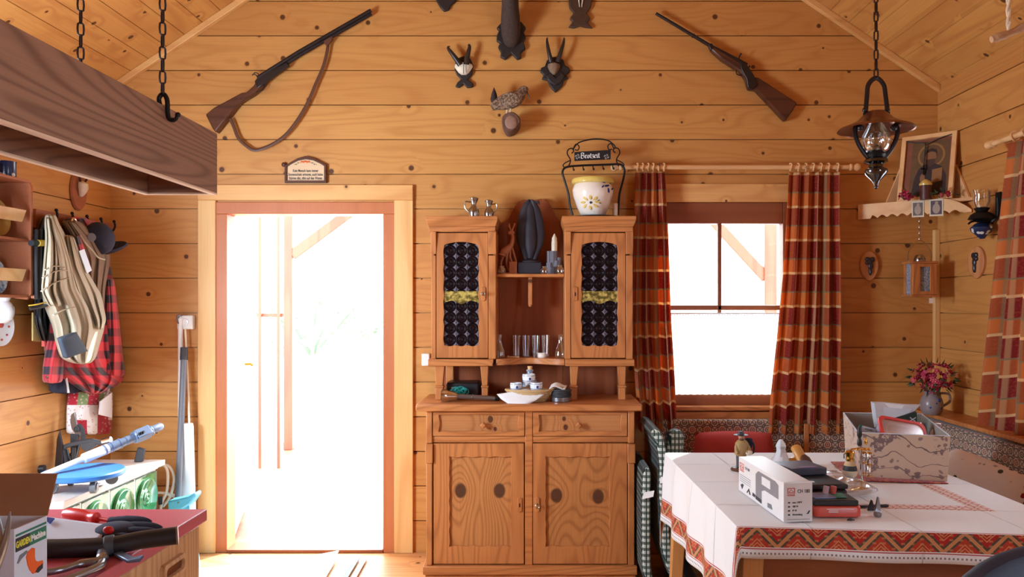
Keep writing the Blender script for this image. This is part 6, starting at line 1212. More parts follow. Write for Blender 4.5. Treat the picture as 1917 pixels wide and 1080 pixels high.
# icon picture
i0, i1 = Vector((2.025, 4.50, shz-.004)), Vector((2.235, 4.305, shz-.004)); ir = (i1-i0); W_ = ir.length; ir.normalize(); iu = Vector((.06, .06, .38)).normalized(); nI = ir.cross(iu).normalized(); nI = nI if nI.y < 0 else -nI; H_ = .385
pic = thing('icon_picture', 'framed dark icon of a haloed bearded figure holding a book, on corner shelf', 'picture', (i0+i1)/2)
def ip(x, y, d=0.0): return i0+ir*(x*W_)+iu*(y*H_)+nI*d
def islab(nm, m, pts, d0, d1, par=pic): mb = MB(); mb.prism([ip(x, y, d1) for x, y in pts], [ip(x, y, d0) for x, y in pts]); return finish(nm, mb, m, par)
for q in ([(0, 0), (1, 0), (.92, .06), (.08, .06)], [(1, 0), (1, 1), (.92, .94), (.92, .06)], [(1, 1), (0, 1), (.08, .94), (.92, .94)], [(0, 1), (0, 0), (.08, .06), (.08, .94)]): islab('frame', m_pale, q, 0, .022)
islab('backing', m_stock, [(.07, .05), (.93, .05), (.93, .95), (.07, .95)], .002, .006)
islab('mount', plain('reddish_mount', C(134, 78, 54), .6), [(.08, .06), (.92, .06), (.92, .94), (.08, .94)], .006, .008)
islab('picture_ground', plain('olive_gold_ground', C(108, 78, 46), .6, var=.2), [(.2, .08), (.88, .08), (.88, .9), (.2, .9)], .008, .009)
el = lambda cx, cy, rx, ry, n=24: [(cx+rx*cos(2*pi*i/n), cy+ry*sin(2*pi*i/n)) for i in range(n)]
islab('halo', plain('dull_gold', C(150, 112, 62), .5), el(.56, .68, .25, .19), .009, .0096); islab('halo_ring', plain('halo_inner', C(106, 76, 48), .6), el(.56, .68, .21, .16), .0096, .0100)
islab('robe', plain('dark_robe', C(58, 42, 44), .7, var=.25), [(.24, .09), (.86, .09), (.85, .36), (.76, .5), (.64, .55), (.46, .55), (.34, .48), (.28, .34)], .0100, .0106)
islab('face', plain('painted_skin', C(140, 96, 64), .6), el(.56, .65, .1, .11), .0106, .0112); islab('hair', plain('painted_hair', C(52, 36, 30), .7), [(.45, .66), (.47, .76), (.56, .79), (.65, .76), (.67, .66), (.64, .72), (.56, .74), (.48, .72)], .0112, .0116); islab('beard', plain('painted_beard', C(78, 54, 42), .7), [(.47, .62), (.65, .62), (.62, .54), (.56, .5), (.5, .54)], .0112, .0116)
islab('book', plain('painted_book', C(150, 104, 60), .6), [(.6, .26), (.78, .28), (.78, .48), (.6, .46)], .0106, .0114); islab('hand', plain('painted_hand', C(146, 100, 66), .6), el(.43, .34, .045, .07), .0106, .0114)
mb = MB(); mb.tube(smooth_path([ip(.1, .93, .024), ip(.25, .89, .024), ip(.42, .87, .024), ip(.46, .8, .024), ip(.46, .6, .024)]), .003, 6); mb.tube(smooth_path([ip(.92, .95, .024), ip(.7, .91, .024), ip(.46, .83, .024)]), .003, 6); t = thing('rosary', 'dark beaded rosary draped over the icon picture', 'rosary', ip(.46, .6, .024)); finish('cord', mb, m_black, t)
mb = MB(); [mb.ball(ip(.46, .8-i*.028, .027), .005, 8, 6) for i in range(11)]; finish('beads', mb, m_dgrey, t); mb = MB(); c = ip(.46, .46, .026); mb.box(c.x-.004, c.x+.004, c.y-.003, c.y+.003, c.z-.03, c.z+.026); mb.box(c.x-.016, c.x+.016, c.y-.003, c.y+.003, c.z-.002, c.z+.008); finish('cross', mb, m_black, t)
Yc = 4.34; c = P(1733, 374, Yc); c.z = shz-.004; t = thing('pillar_candle', 'dark red pillar candle with golden yellow top on corner shelf', 'candle', c); h = Z_(346, Yc)-c.z
mb = MB(); mb.lathe([(.03, 0), (.031, h)], c, 24); finish('body', mb, plain('dark_red_wax', C(92, 50, 44), .4, var=.3, scale=60), t); mb = MB(); mb.lathe([(.0325, h-.004), (.0335, h+.006), (.022, h+.02), (.006, h+.03), (.001, h+.032)], c, 24); finish('top', mb, m_yelglaze, t); mb = MB(); mb.tube([c+Vector((0, 0, h+.03)), c+Vector((.002, 0, h+.045))], .0018, 6); finish('wick', mb, m_ink, t)
def flowers(nm, label, c, spread, n, mats, rsize, seed, leaves=12, zflat=1.0, minz=None):
    rnd = random.Random(seed); t = thing(nm, label, 'flowers', c); c = Vector(c)
    for m, cnt in mats:
        mb = MB()
        for i in range(cnt):
            d = Vector((rnd.gauss(0, 1), rnd.gauss(0, 1), rnd.gauss(0, 1))).normalized()*rnd.uniform(.45, 1); p = c+Vector((d.x*spread[0], d.y*spread[1], d.z*spread[2]*zflat)); r = rsize*rnd.uniform(.7, 1.2)
            if minz is not None: p.z = max(p.z, minz+r*.7)
            ax = d.normalized(); q = Vector((0, 0, 1)).rotation_difference(ax)
            for k in range(6):
                an = k*pi/3; e = q @ Vector((cos(an)*r*.55, sin(an)*r*.55, r*.12)); s_ = q @ Vector((-sin(an)*r*.36, cos(an)*r*.36, 0)); e2 = q @ Vector((cos(an)*r, sin(an)*r, r*.3)); mb.add([p, p+e-s_, p+e2, p+e+s_], [(0, 1, 2, 3)])
            mb.ball(p+ax*r*.12, r*.3, 8, 5)
        finish('blossom', mb, m, t, solid=.0012)
    mb = MB()
    for i in range(leaves):
        d = Vector((rnd.gauss(0, 1), rnd.gauss(0, 1), rnd.gauss(0, 1))).normalized(); p = c+Vector((d.x*spread[0], d.y*spread[1], d.z*spread[2]*zflat)); r = rsize*1.25; s_ = d.orthogonal().normalized()*r*.35
        if minz is not None: p.z = max(p.z, minz+.004); d = Vector((d.x, d.y, abs(d.z))).normalized()
        mb.add([p-d*r*.3, p+s_, p+d*r, p-s_], [(0, 1, 2, 3)])
    finish('leaves', mb, m_leaf, t, solid=.0012); return t
f0 = P(1700, 362, 4.36); f0.z = shz+.018; flowers('artificial_flowers', 'magenta artificial flower with leaves left of the candle on corner shelf', f0, (.045, .03, .022), 4, ((m_magenta, 4),), .024, 5, 10, minz=shz-.003)
f0 = P(1770, 358, 4.28); f0.z = shz+.018; flowers('artificial_flowers', 'green leafy sprig with small pink flowers right of the candle', f0, (.07, .03, .022), 4, ((m_magenta, 2), (m_pinkp, 1)), .016, 6, 22, minz=shz-.003)
def card(u0, u1, v0, v1, label, dark):
    q0, q1 = P(u0, v0, 4.5), P(u1, v1, 4.5)
    s0 = ((u0-CX)/F); # intersect viewing direction with the fascia plane
    def hit(u, v):
        d = Vector(((u-CX)/F, 1, -(v-CY)/F)); o = a0+nrm*.019; k = o.dot(nrm)/d.dot(nrm); p = d*k; return Vector((p.x, p.y, EH+p.z))
    a, b, c, d = hit(u0, v1), hit(u1, v1-1), hit(u1, v0-1), hit(u0, v0); t = thing('prayer_card', label, 'card', (a+b)/2, 'prayer cards on the corner shelf')
    mb = MB(); lp = [a, b, c, d]; mb.prism([p+nrm*.002 for p in lp], lp); finish('card', mb, m_bone, t)
    m_ = (a+b+c+d)/4; lp2 = [m_+(p-m_)*.8 for p in lp]; mb = MB(); mb.prism([p+nrm*.0028 for p in lp2], [p+nrm*.0015 for p in lp2]); finish('printed_picture', mb, dark, t)
    mb = MB(); r = (b-a); up_ = (d-a); mb.prism([m_+r*(x-.5)*.55+up_*(y-.5)*.7+nrm*.0034 for x, y in el(.5, .42, .5, .42, 14)], [m_+r*(x-.5)*.55+up_*(y-.5)*.7+nrm*.0025 for x, y in el(.5, .42, .5, .42, 14)]); mb.prism([m_+r*(x-.5)*.4+up_*(y-.5)*.6+nrm*.0034 for x, y in el(.55, .95, .3, .16, 14)], [m_+r*(x-.5)*.4+up_*(y-.5)*.6+nrm*.0025 for x, y in el(.55, .95, .3, .16, 14)]); finish('printed_figure', mb, plain('grey_print', C(176, 156, 140), .6), t)
card(1707, 1730, 377, 407, 'smaller prayer card stuck on the shelf front, the left one of two', plain('grey_picture', C(112, 98, 92), .6)); card(1740, 1766, 373, 405, 'larger prayer card with kneeling figure on the shelf front, right one', plain('violet_picture', C(86, 68, 80), .6))
# wall oil lamp
Yo = 4.02; ow = lambda u, v, o=0: P(u, v, Yo)
ol = thing('wall_oil_lamp', 'black iron wall oil lamp with blue and white porcelain bowl on the right wall', 'lamp', P(1838, 440, Yo))
mb = MB(); c = P(1838, 0, Yo); c.z = 0; zz = lambda v: Z_(v, Yo); kk = lambda px: K(px, Yo)
mb.lathe([(kk(5), zz(447)), (kk(9), zz(441)), (kk(18), zz(433)), (kk(20), zz(426)), (kk(14), zz(420)), (kk(8), zz(417))], c, 24); finish('porcelain_bowl', mb, m_bluedots, ol)
mb = MB(); mb.lathe([(kk(8), zz(416)), (kk(24), zz(410)), (kk(20), zz(402)), (kk(10), zz(396)), (kk(14), zz(390)), (kk(9), zz(388))], c, 20); finish('burner', mb, m_iron, ol)
mb = MB(); mb.lathe([(kk(10), zz(390)), (kk(15), zz(378)), (kk(14), zz(366)), (kk(17), zz(356)), (kk(16.4), zz(356)), (kk(13), zz(366)), (kk(14), zz(378)), (kk(9), zz(389))], c, 24); finish('glass_shade', mb, m_clear, ol)
mb = MB(); wp = Vector((XR-.006, F*XR/(1872-CX), zz(398))); cb = Vector((c.x, c.y, zz(412))); mb.tube(smooth_path([cb, cb+Vector((.05, 0, -.012)), Vector((XR-.03, cb.y-.02, zz(416))), Vector((XR-.012, wp.y, zz(404))), Vector((XR-.012, wp.y, zz(372)))]), .0075, 8); mb.tube(smooth_path([cb, cb+Vector((-.05, 0, -.008)), cb+Vector((-.068, 0, -.02))]), .005, 7); mb.box(XR-.012, XR-.001, wp.y-.02, wp.y+.02, zz(405), zz(362)); finish('bracket', mb, m_iron, ol)
# oval plaques
def oval(c, axis, w, h, label):
    t = thing('oval_plaque', label, 'plaque', c, 'oval plaques with pewter figures'); c = Vector(c)
    o_ = lambda x, z, d: c+(Vector((x, -d, z)) if axis == 'Y' else Vector((-d, x, z))); ol_ = [(w*cos(q)*(1-.18*(sin(q) < 0)*abs(sin(q))**2), h*sin(q)) for q in [2*pi*i/32 for i in range(32)]]
    mb = MB(); mb.prism([o_(x, z, .016) for x, z in ol_], [o_(x, z, -.003) for x, z in ol_]); finish('board', mb, m_plank, t, bevel=.005)
    mb = MB()
    for (x, z, rx, rz) in ((.0, .025, .02, .022), (-.012, .038, .016, .014), (.014, .036, .014, .016), (.004, .0, .016, .022), (.002, -.03, .01, .026), (-.016, .018, .012, .012)): mb.ball(o_(x, z, .02), (rx if axis == 'Y' else .01, .01 if axis == 'Y' else rx, rz), 12, 8)
    finish('pewter_figure', mb, plain('dark_pewter', C(82, 84, 92), .35, .8, var=.35, scale=90), t)
oval(P(1626, 498, YW-.0), 'Y', .053, .085, 'small oval wooden plaque with pewter figure on the back wall, right of the curtain')
pc_ = PR(1832, 491, 0); oval((XR, pc_.y, pc_.z), 'X', .075, .085, 'small oval wooden plaque with pewter figure on the right wall under the oil lamp')
# hanging wooden lantern
Yw = 4.36; x0, x1 = X_(1707, Yw), X_(1756, Yw); zb_, zt_ = Z_(556, Yw), Z_(489, Yw); ln = thing('wooden_lantern', 'small square wooden candle lantern hanging by chain under the corner shelf', 'lantern', ((x0+x1)/2, Yw+.06, zb_)); yd = .12; xm = (x0+x1)/2
for sx in (0, 1):
    for sy_ in (0, 1): mb = MB(); a = x0+.006+sx*(x1-x0-.036); b = Yw+.006+sy_*(yd-.036); mb.box(a, a+.024, b, b+.024, zb_+.012, zt_-.012); finish('corner_post', mb, m_cabz, ln, bevel=.002)
for z in (zb_, zt_-.012): mb = MB(); mb.box(x0-.003, x1+.003, Yw-.003, Yw+yd+.003, z, z+.012); finish('plate', mb, m_cabx, ln, bevel=.003)
mb = MB(); w_ = x1-x0; mb.ring([(x0+.006, zb_+.013), (x1-.006, zb_+.013), (x1-.006, zt_-.013), (x0+.006, zt_-.013)], [(x0+w_*.33, zb_+.032), (x1-w_*.3, zb_+.032), (x1-w_*.3, zt_-.03), (x0+w_*.33, zt_-.03)], Yw-.001, Yw+.007); finish('lantern_door', mb, m_cabz, ln, bevel=.002)
mb = MB(); z0, z1 = zb_+.012, zt_-.012; mb.box(x0+.03, x1-.03, Yw+.012, Yw+.016, z0, z1); mb.box(x0+.03, x1-.03, Yw+yd-.016, Yw+yd-.012, z0, z1); mb.box(x0+.012, x0+.016, Yw+.03, Yw+yd-.03, z0, z1); mb.box(x1-.016, x1-.012, Yw+.03, Yw+yd-.03, z0, z1)
g = G('frosted_pane'); co, o = g.xyz(); n_ = g.n('ShaderNodeTexVoronoi', {'Vector': co, 'Scale': 110.0}).outputs[0]; g.bump(n_, .7, .004); m_frost = g.base(g.mix(n_, C(96, 108, 128), C(176, 186, 200)), .2); finish('frosted_pane', mb, m_frost, ln)
mb = MB(); mb.lathe([(.03, 0), (.032, .008), (.026, .03), (.02, .038), (.001, .04)], (xm, Yw+.06, zt_), 20); finish('metal_chimney', mb, m_pewter, ln); mb = MB(); [mb.ball((xm+.028*cos(a_), Yw+.06+.028*sin(a_), zt_+.016), .005, 8, 6) for a_ in [i*pi/3 for i in range(6)]]; finish('vent_hole', mb, m_ink, ln)
mb = MB(); b = Vector((xm, Yw+.06, zt_+.12)); mb.tube(smooth_path([(x0+.01, Yw+.06, zt_), (x0+.012, Yw+.06, zt_+.06), b, (x1-.012, Yw+.06, zt_+.06), (x1-.01, Yw+.06, zt_)]), .002, 6); chain(mb, b, (xm, Yw+.06, shz-.02), .02, .0014, .005); finish('chain', mb, m_pewter, ln)
p = P(1744, 563, Yw-.002); mb = MB(); mb.box(p.x-.013, p.x+.013, Yw-.002, Yw+.0, p.z-.014, p.z+.014); mb.tube([(p.x+.006, Yw-.001, p.z+.012), (p.x+.01, Yw+.004, zb_+.003)], .001, 5); finish('price_tag', mb, m_white, ln)

# ================================================================== PENDANT LAMP AND DRIFTWOOD
YP = 3.0; pl_ = thing('oil_lamp_pendant', 'copper oil lamp pendant with glass chimney hanging on a chain over table', 'lamp', P(1640, 352, YP)); px = X_(1640, YP); zz = lambda v: Z_(v, YP); kk = lambda q: K(q, YP); c0 = Vector((px, YP, 0))
mb = MB(); mb.lathe([(kk(69), zz(244)), (kk(66), zz(240)), (kk(50), zz(234)), (kk(34), zz(226)), (kk(24), zz(216)), (kk(16), zz(209)), (kk(15), zz(211)), (kk(22), zz(218)), (kk(33), zz(229)), (kk(50), zz(237)), (kk(66), zz(243))], c0, 48); mb.f = mb.f[:-2]; mb.mi = mb.mi[:-2]; finish('shade', mb, m_copper, pl_)
mb = MB(); mb.tube(smooth_path([(px-kk(20), YP, zz(216)), (px-kk(17), YP, zz(180)), (px-kk(14), YP, zz(158)), (px, YP, zz(146)), (px+kk(14), YP, zz(158)), (px+kk(18), YP, zz(180)), (px+kk(22), YP, zz(214))]), kk(4.5), 8, flat=.4, up=(0, -1, 0)); finish('bail', mb, m_gunmetal, pl_)
for s in (-1, 1):
    mb = MB(); mb.tube(smooth_path([(px+s*kk(36), YP, zz(230)), (px+s*kk(40), YP-.002, zz(248)), (px+s*kk(32), YP-.002, zz(272)), (px+s*kk(16), YP, zz(294)), (px+s*kk(6), YP, zz(300))]), kk(4.5), 8, flat=.4, up=(0, -1, 0)); finish('strap', mb, m_gunmetal, pl_); mb = MB(); mb.ball((px+s*kk(31), YP-.01, zz(240)), kk(6.5), 12, 8); mb.ball((px+s*kk(21), YP, zz(206)), kk(5), 10, 8); finish('knob', mb, m_gunmetal, pl_)
mb = MB(); mb.lathe([(kk(14), zz(288)), (kk(22), zz(282)), (kk(27), zz(268)), (kk(25), zz(254)), (kk(16), zz(238)), (kk(10), zz(224)), (kk(9), zz(224)), (kk(15), zz(238)), (kk(24), zz(254)), (kk(26), zz(268)), (kk(21), zz(281)), (kk(13), zz(287))], c0, 32); finish('glass_chimney', mb, m_clear, pl_)
mb = MB(); mb.lathe([(kk(3), zz(350)), (kk(4), zz(344)), (kk(8), zz(338)), (kk(18), zz(328)), (kk(21), zz(322)), (kk(20), zz(317)), (kk(14), zz(314)), (kk(13), zz(308)), (kk(22), zz(304)), (kk(21), zz(299)), (kk(14), zz(294))], c0, 32); mb.ball((px, YP, zz(350)), kk(4), 10, 8); finish('oil_font', mb, plain('polished_dark_metal', C(96, 98, 106), .15, 1.0, var=.05), pl_)
mb = MB(); mb.lathe([(kk(15), zz(295)), (kk(18), zz(290)), (kk(16), zz(283)), (kk(11), zz(279)), (kk(10), zz(274)), (kk(2), zz(270))], c0, 24); finish('burner', mb, m_iron, pl_); mb = MB(); mb.ball((px, YP, zz(258)), (kk(11), kk(11), kk(13)), 16, 12); finish('bulb', mb, m_clear, pl_)
mb = MB(); chain(mb, (px, YP, zz(147)), (px, YP, zc(px)), .044, .0032, .0105); finish('chain', mb, m_chainm, pl_)
YD = 2.6; dw = thing('driftwood_hanger', 'pale branch hanging on a rope at the upper right edge', 'branch', P(1890, 70, YD)); mb = MB(); mb.tube(smooth_path([P(1856, 74, YD), P(1868, 70, YD), P(1885, 64, YD), P(1900, 58, YD), P(1925, 46, YD), P(1960, 36, YD)]), [.011]*4+[.014]*8+[.011]*8+[.013]*8+[.009]*3, 10); finish('branch', mb, plain('pale_driftwood', C(206, 166, 130), .8, var=.2, scale=50), dw)
mb = MB(); p = P(1888, 62, YD); q = Vector((p.x-.003, YD, zc(p.x))); n_ = 60
for s in (0, pi): mb.tube([p.lerp(q, i/n_)+Vector((.004*cos(i*1.2+s), .004*sin(i*1.2+s), 0)) for i in range(n_+1)], .0042, 6)
finish('rope', mb, m_hose, dw)

# ================================================================== CORNER BENCH
bn = thing('corner_bench', 'corner bench with medallion-patterned upholstered back along back and right walls', 'bench', (1.6, 4.4, 0))
zb0_, zb1_ = .46, Z_(786, 4.5)
mb = MB(); mb.box(.66, 2.14, YW-.10, YW-.045, zb0_, zb1_); finish('back_cushion', mb, m_uphol, bn, bevel=.012)
mb = MB(); mb.box(2.135, 2.19, 1.5, YW-.10, zb0_, .80); finish('back_cushion', mb, m_uphol, bn, bevel=.012)
mb = MB(); mb.box(.62, 2.19, YW-.045, YW-.003, .0, .815); mb.box(2.19, XR-.003, 1.5, YW-.046, 0, .815); finish('back_frame', mb, m_cabx, bn, bevel=.003)
mb = MB(); mb.box(2.12, XR-.003, 1.5, YW-.05, .816, .838); finish('ledge', mb, m_cabx, bn, bevel=.004)
mb = MB(); mb.box(.88, 2.13, YW-.5, YW-.105, .40, .455); finish('seat_cushion', mb, m_uphol, bn, bevel=.012); mb = MB(); mb.box(1.72, 2.13, 1.5, YW-.505, .40, .455); finish('seat_cushion', mb, m_uphol, bn, bevel=.012)
mb = MB(); mb.box(.90, 2.13, YW-.48, YW-.06, 0, .398); mb.box(1.74, 2.18, 1.52, YW-.481, 0, .398); finish('seat_box', mb, m_cabx, bn)
p = P(1511, 812, 4.475); mb = MB(); mb.box(p.x-.014, p.x+.014, YW-.118, YW-.101, zb0_, zb1_-.02); finish('back_batten', mb, m_cabz, bn, bevel=.003)
def pillow(name, label, c, xd, yd_, w, h, th_, m, piping=None):
    c = Vector(c); x = Vector(xd).normalized(); y = Vector(yd_); y = (y-x*y.dot(x)).normalized(); n_ = x.cross(y); N = 18; mb = MB()
    def f(s): return lambda a, b: c+x*((a-.5)*w*(1-.06*(2*b-1)**2*1))+y*((b-.5)*h*(1-.06*(2*a-1)**2))+n_*s*th_/2*(max(0, 1-abs(2*a-1)**3.5)*max(0, 1-abs(2*b-1)**3.5))**.5
    mb.grid(f(1), N, N); mb.grid(f(-1), N, N); return solo(name, label, 'cushion', mb, m, ang=2.5)
rc = P(1375, 836, 4.30); pillow('seat_cushion', 'plain red cushion propped against the patterned bench back behind the table', (rc.x, 4.30, .555), (1, 0, .0), (0, .16, 1), .44, .38, .11, m_redcush)
rc = P(1318, 850, 4.25); pillow('seat_cushion', 'second red cushion lying lower, showing left of the propped one', (rc.x, 4.2, .52), (1, 0, 0), (0, 1, .2), .36, .34, .1, m_redcush)
pillow('embroidered_cushion', 'white cushion embroidered with dark red flowers, tilted on bench at right', (1.93, 3.5, .60), (.42, -1, -.2), (.42, .12, 1), .44, .31, .11, m_embro)
# vase
Yv = 4.30; vc = Vector((X_(1744, Yv)-.0, Yv, .838)); vc.x = min(vc.x, 2.19); 
t = thing('stoneware_jug', 'grey-blue stoneware jug holding flowers on the corner ledge', 'vase', vc); mb = MB(); s = .9; mb.lathe([(r*s, z*s) for r, z in [(.045, 0), (.06, .02), (.066, .06), (.058, .095), (.042, .12), (.045, .138), (.04, .138), (.036, .12), (.05, .06), (.001, .01)]], vc, 28); finish('body', mb, m_stonew, t)
mb = MB(); mb.tube(smooth_path([vc+Vector((.04, -.01, .115)), vc+Vector((.085, -.015, .11)), vc+Vector((.09, -.015, .07)), vc+Vector((.055, -.01, .045))]), .007, 8); finish('handle', mb, m_stonew, t); mb = MB(); [mb.ball(vc+Vector((.058*s*sin(a), -.058*s*cos(a), z)), (.01, .006, .012), 8, 6) for a, z in ((0, .06), (.5, .04), (-.5, .045), (.3, .08))]; finish('blue_motif', mb, m_blueleaf, t)
fc = vc+Vector((0, -.01, .2)); flowers('flower_bouquet', 'round bouquet of pink and red artificial flowers in the stoneware jug', fc, (.12, .1, .085), 0, ((m_magenta, 46), (m_pinkp, 34)), .02, 11, 60)
for ob in bpy.data.objects:
    if ob.name == 'flower_bouquet':
        mb = MB(); [mb.tube([vc+Vector((.015*cos(a), .015*sin(a), .06)), fc+Vector((.05*cos(a), .05*sin(a), -.03))], .003, 6) for a in [i*.9 for i in range(7)]]; finish('stems', mb, m_leaf, ob)

# ================================================================== GARDEN CUSHIONS BETWEEN HUTCH AND TABLE
def pad(label, path, y0, y1, th_, tags):
    path = [Vector((x, 0, z)) for x, z in path]; sp = smooth_path(path, 8); t = thing('garden_chair_cushion', label, 'cushion', (sp[0].x, (y0+y1)/2, min(p.z for p in sp)), 'folded garden chair cushions'); lp = []
    n_ = len(sp)
    for i, p in enumerate(sp):
        d = (sp[min(i+1, n_-1)]-sp[max(i-1, 0)]).normalized(); nn = Vector((-d.z, 0, d.x)); e = min(1, (min(i, n_-1-i)+.4)/3)**.5; tt = th_/2*e*(1-.10*abs(sin(i*.5)))
        lp.append([p+nn*a_*tt+Vector((0, b_, 0)) for a_, b_ in [(-1, y0+.02), (-.9, y0+.005), (0, y0), (.9, y0+.005), (1, y0+.02), (1, (y0+y1)/2), (1, y1-.02), (0, y1), (-1, y1-.02), (-1, (y0+y1)/2)]])
    mb = MB(); mb.loft(lp); finish('pad', mb, m_green, t)
    mb = MB(); lp2 = []
    for i, p in enumerate(sp):
        d = (sp[min(i+1, n_-1)]-sp[max(i-1, 0)]).normalized(); nn = Vector((-d.z, 0, d.x)); e = min(1, (min(i, n_-1-i)+.4)/3)**.5; tt = th_/2*e*.86; lp2.append([p+nn*a_*tt+Vector((0, b_, 0)) for a_, b_ in [(-.95, y0+.006), (-.6, y0-.006), (.6, y0-.006), (.95, y0+.006)]])
    mb.v = []; mb.f = []; mb.mi = []; mb.uv = []; mb.loft(lp2); finish('gingham_edge', mb, m_gcheck, t)
    for k in tags:
        p = sp[int(k*(n_-1))]; mb = MB(); lp_ = [p+Vector((-.02, y0-.012, -.012)), p+Vector((.03, y0-.03, .004)), p+Vector((.035, y0-.03, .034)), p+Vector((-.015, y0-.012, .02))]; mb.prism(lp_, [q+Vector((0, .003, 0)) for q in lp_]); finish('tie_band', mb, m_whitecloth, t)
pad('green checked garden cushion standing upright against the hutch side', [(.555, .03), (.533, .12), (.53, .3), (.53, .48), (.535, .62)], 3.95, 4.4, .05, (.75,))
pad('green checked garden cushion bent into a curve, second from the hutch', [(.80, .035), (.70, .06), (.64, .16), (.62, .32), (.61, .5), (.61, .66), (.585, .78), (.55, .80)], 3.92, 4.35, .052, (.63,))
pad('green checked garden cushion leaning third from the hutch, top edge highest', [(.80, .15), (.74, .26), (.70, .40), (.68, .55), (.68, .68), (.69, .80)], 4.0, 4.06, .1, ())
pad('green checked garden cushion curling out below the table corner', [(.97, .04), (.87, .12), (.78, .25), (.735, .40), (.72, .5)], 3.90, 3.97, .05, ())

# ================================================================== TABLE
TZ = .75
FL, FR, BR, BL = Vector((.618, 2.443, 0)), Vector((1.66, 2.33, 0)), Vector((1.62, 3.65, 0)), Vector((.587, 3.647, 0))
def TT(s, t_): return (FL*(1-s)+FR*s)*(1-t_)+(BL*(1-s)+BR*s)*t_
tbl = thing('dining_table', 'wooden dining table under the white embroidered cloth', 'table', (1.12, 3.0, 0))
mb = MB(); q = [TT(.012, .01), TT(.988, .01), TT(.988, .99), TT(.012, .99)]; mb.prism([p+Vector((0, 0, TZ-.032)) for p in q], [p+Vector((0, 0, TZ-.004)) for p in q]); finish('tabletop', mb, m_table, tbl, bevel=.006)
for (s, t_) in ((.05, .06), (.95, .06), (.95, .94), (.05, .94)):
    p = TT(s, t_); o_ = (p-TT(.5, .5)).normalized()*.05; mb = MB(); w_ = .03; lo = [Vector((a, b, 0)) for a, b in ((-w_, -w_), (w_, -w_), (w_, w_), (-w_, w_))]; mb.prism([p+o_+v*.75 for v in lo], [p+v*1.15+Vector((0, 0, TZ-.033)) for v in lo]); finish('leg', mb, m_tablez, tbl, bevel=.004)
mb = MB()
for (a, b) in (((.07, .07), (.93, .07)), ((.93, .07), (.93, .93)), ((.93, .93), (.07, .93)), ((.07, .93), (.07, .07))):
    p, q = TT(*a), TT(*b); d = (q-p).normalized(); n_ = Vector((-d.y, d.x, 0))*.012; lo = [p-n_, q-n_, q+n_, p+n_]; mb.prism([v+Vector((0, 0, TZ-.21)) for v in lo], [v+Vector((0, 0, TZ-.033)) for v in lo])
finish('apron', mb, m_table, tbl, bevel=.002)
OL, OF, OR_, OB = .315, .10, .28, .33; TW, TD = 1.04, 1.21; CW, CD = OL+TW+OR_, OF+TD+OB
def cloth(a, b):
    x, y = a*CW-OL, b*CD-OF; dx = -x if x < 0 else max(0, x-TW); dy = -y if y < 0 else max(0, y-TD)
    s, t_ = min(1, max(0, x/TW)), min(1, max(0, y/TD)); p = TT(s, t_); r = hypot(dx, dy)
    if r < 1e-6: p.z = TZ+.0012*sin(9*x+2)*sin(7*y); return p
    ox = (-1 if x < 0 else 1)*dx; oy = (-1 if y < 0 else 1)*dy; k = min(r, .02); fl = .012+.16*r*(.2 if (dx == 0 or dy == 0) else .42)
    rip = .012*min(1, r/.12)*sin((y*21 if dx > dy else x*17)+1.0)
    if dx > 0 and dy == 0: p += Vector(((-1 if x < 0 else 1)*(fl+rip), 0, 0))
    elif dy > 0 and dx == 0: p += Vector((0, (-1 if y < 0 else 1)*(fl*.6+rip*.6), 0))
    else: p += Vector((ox/r*fl, oy/r*fl*(1 if oy > 0 else .5), 0))
    p.z = TZ+.001-r*(.985)+(.004 if r > .02 else .004*r/.02); return p
m_cloth = fabric('white_cloth_with_woven_border', _cloth(CW, CD), trans=.08)
mb = MB(); mb.grid(cloth, 110, 100, uv=lambda a, b: (a*CW, b*CD)); solo('tablecloth', 'white tablecloth with red and green woven border draped over the table', 'tablecloth', mb, m_cloth, solid=.0016)
TC = TZ+.0035
def onT(u, v, dz=0.0): return PZ(u, v, TC+dz)
# white product box
p0, p1, p3 = onT(1467, 978), onT(1521, 976), onT(1383, 917); d = (p3-p0); p2 = p1+d; hb = .122
wb = thing('white_product_box', 'long white appliance carton with red logo, printed CH 180, front of table', 'box', (p0+p2)/2); up = Vector((0, 0, hb))
mb = MB(); mb.prism([p0, p1, p2, p3], [p+up for p in (p0, p1, p2, p3)]); finish('carton', mb, m_boxw, wb, bevel=.0015)
mb = MB(); mb.prism([p0+up, p1+up+Vector((.008, 0, 0)), p1+up+d*.02+Vector((.008, 0, .002)), p0+up+d*.02], [p+up+Vector((0, 0, .003)) for p in (p0, p1, p1+d*.02, p0+d*.02)]); finish('lid_flap', mb, m_boxw, wb)
xf_ = (p1-p0); W1 = xf_.length; xf_.normalize(); nf = xf_.cross(Vector((0, 0, 1))).normalized(); nf = nf if nf.y < 0 else -nf
def ff(x, z, o=.0008): return p0+xf_*(x*W1)+Vector((0, 0, z*hb))+nf*o
def mark(nm, m, pts, fn_): mb = MB(); mb.prism([fn_(x, z) for x, z in pts], [fn_(x, z, -.001) for x, z in pts]); return finish(nm, mb, m, wb)
def logo(fn_, x, z, w_, h_):
    for pts in ([(0, 0), (1, 0), (1, .12), (0, .12)], [(0, .2), (1, .2), (1, .3), (0, .3)], [(0, .35), (.1, .35), (.1, 1), (0, 1)], [(.9, .35), (1, .35), (1, 1), (.9, 1)], [(0, .9), (1, .9), (1, 1), (0, 1)], [(.15, .42), (.85, .42), (.85, .5), (.15, .5)], [(.15, .5), (.24, .5), (.54, .78), (.5, .84)], [(.85, .5), (.76, .5), (.46, .78), (.5, .84)]): mark('red_logo', m_inkred, [(x+a*w_, z+b*h_) for a, b in pts], fn_)
logo(ff, .13, .67, .26, .2)
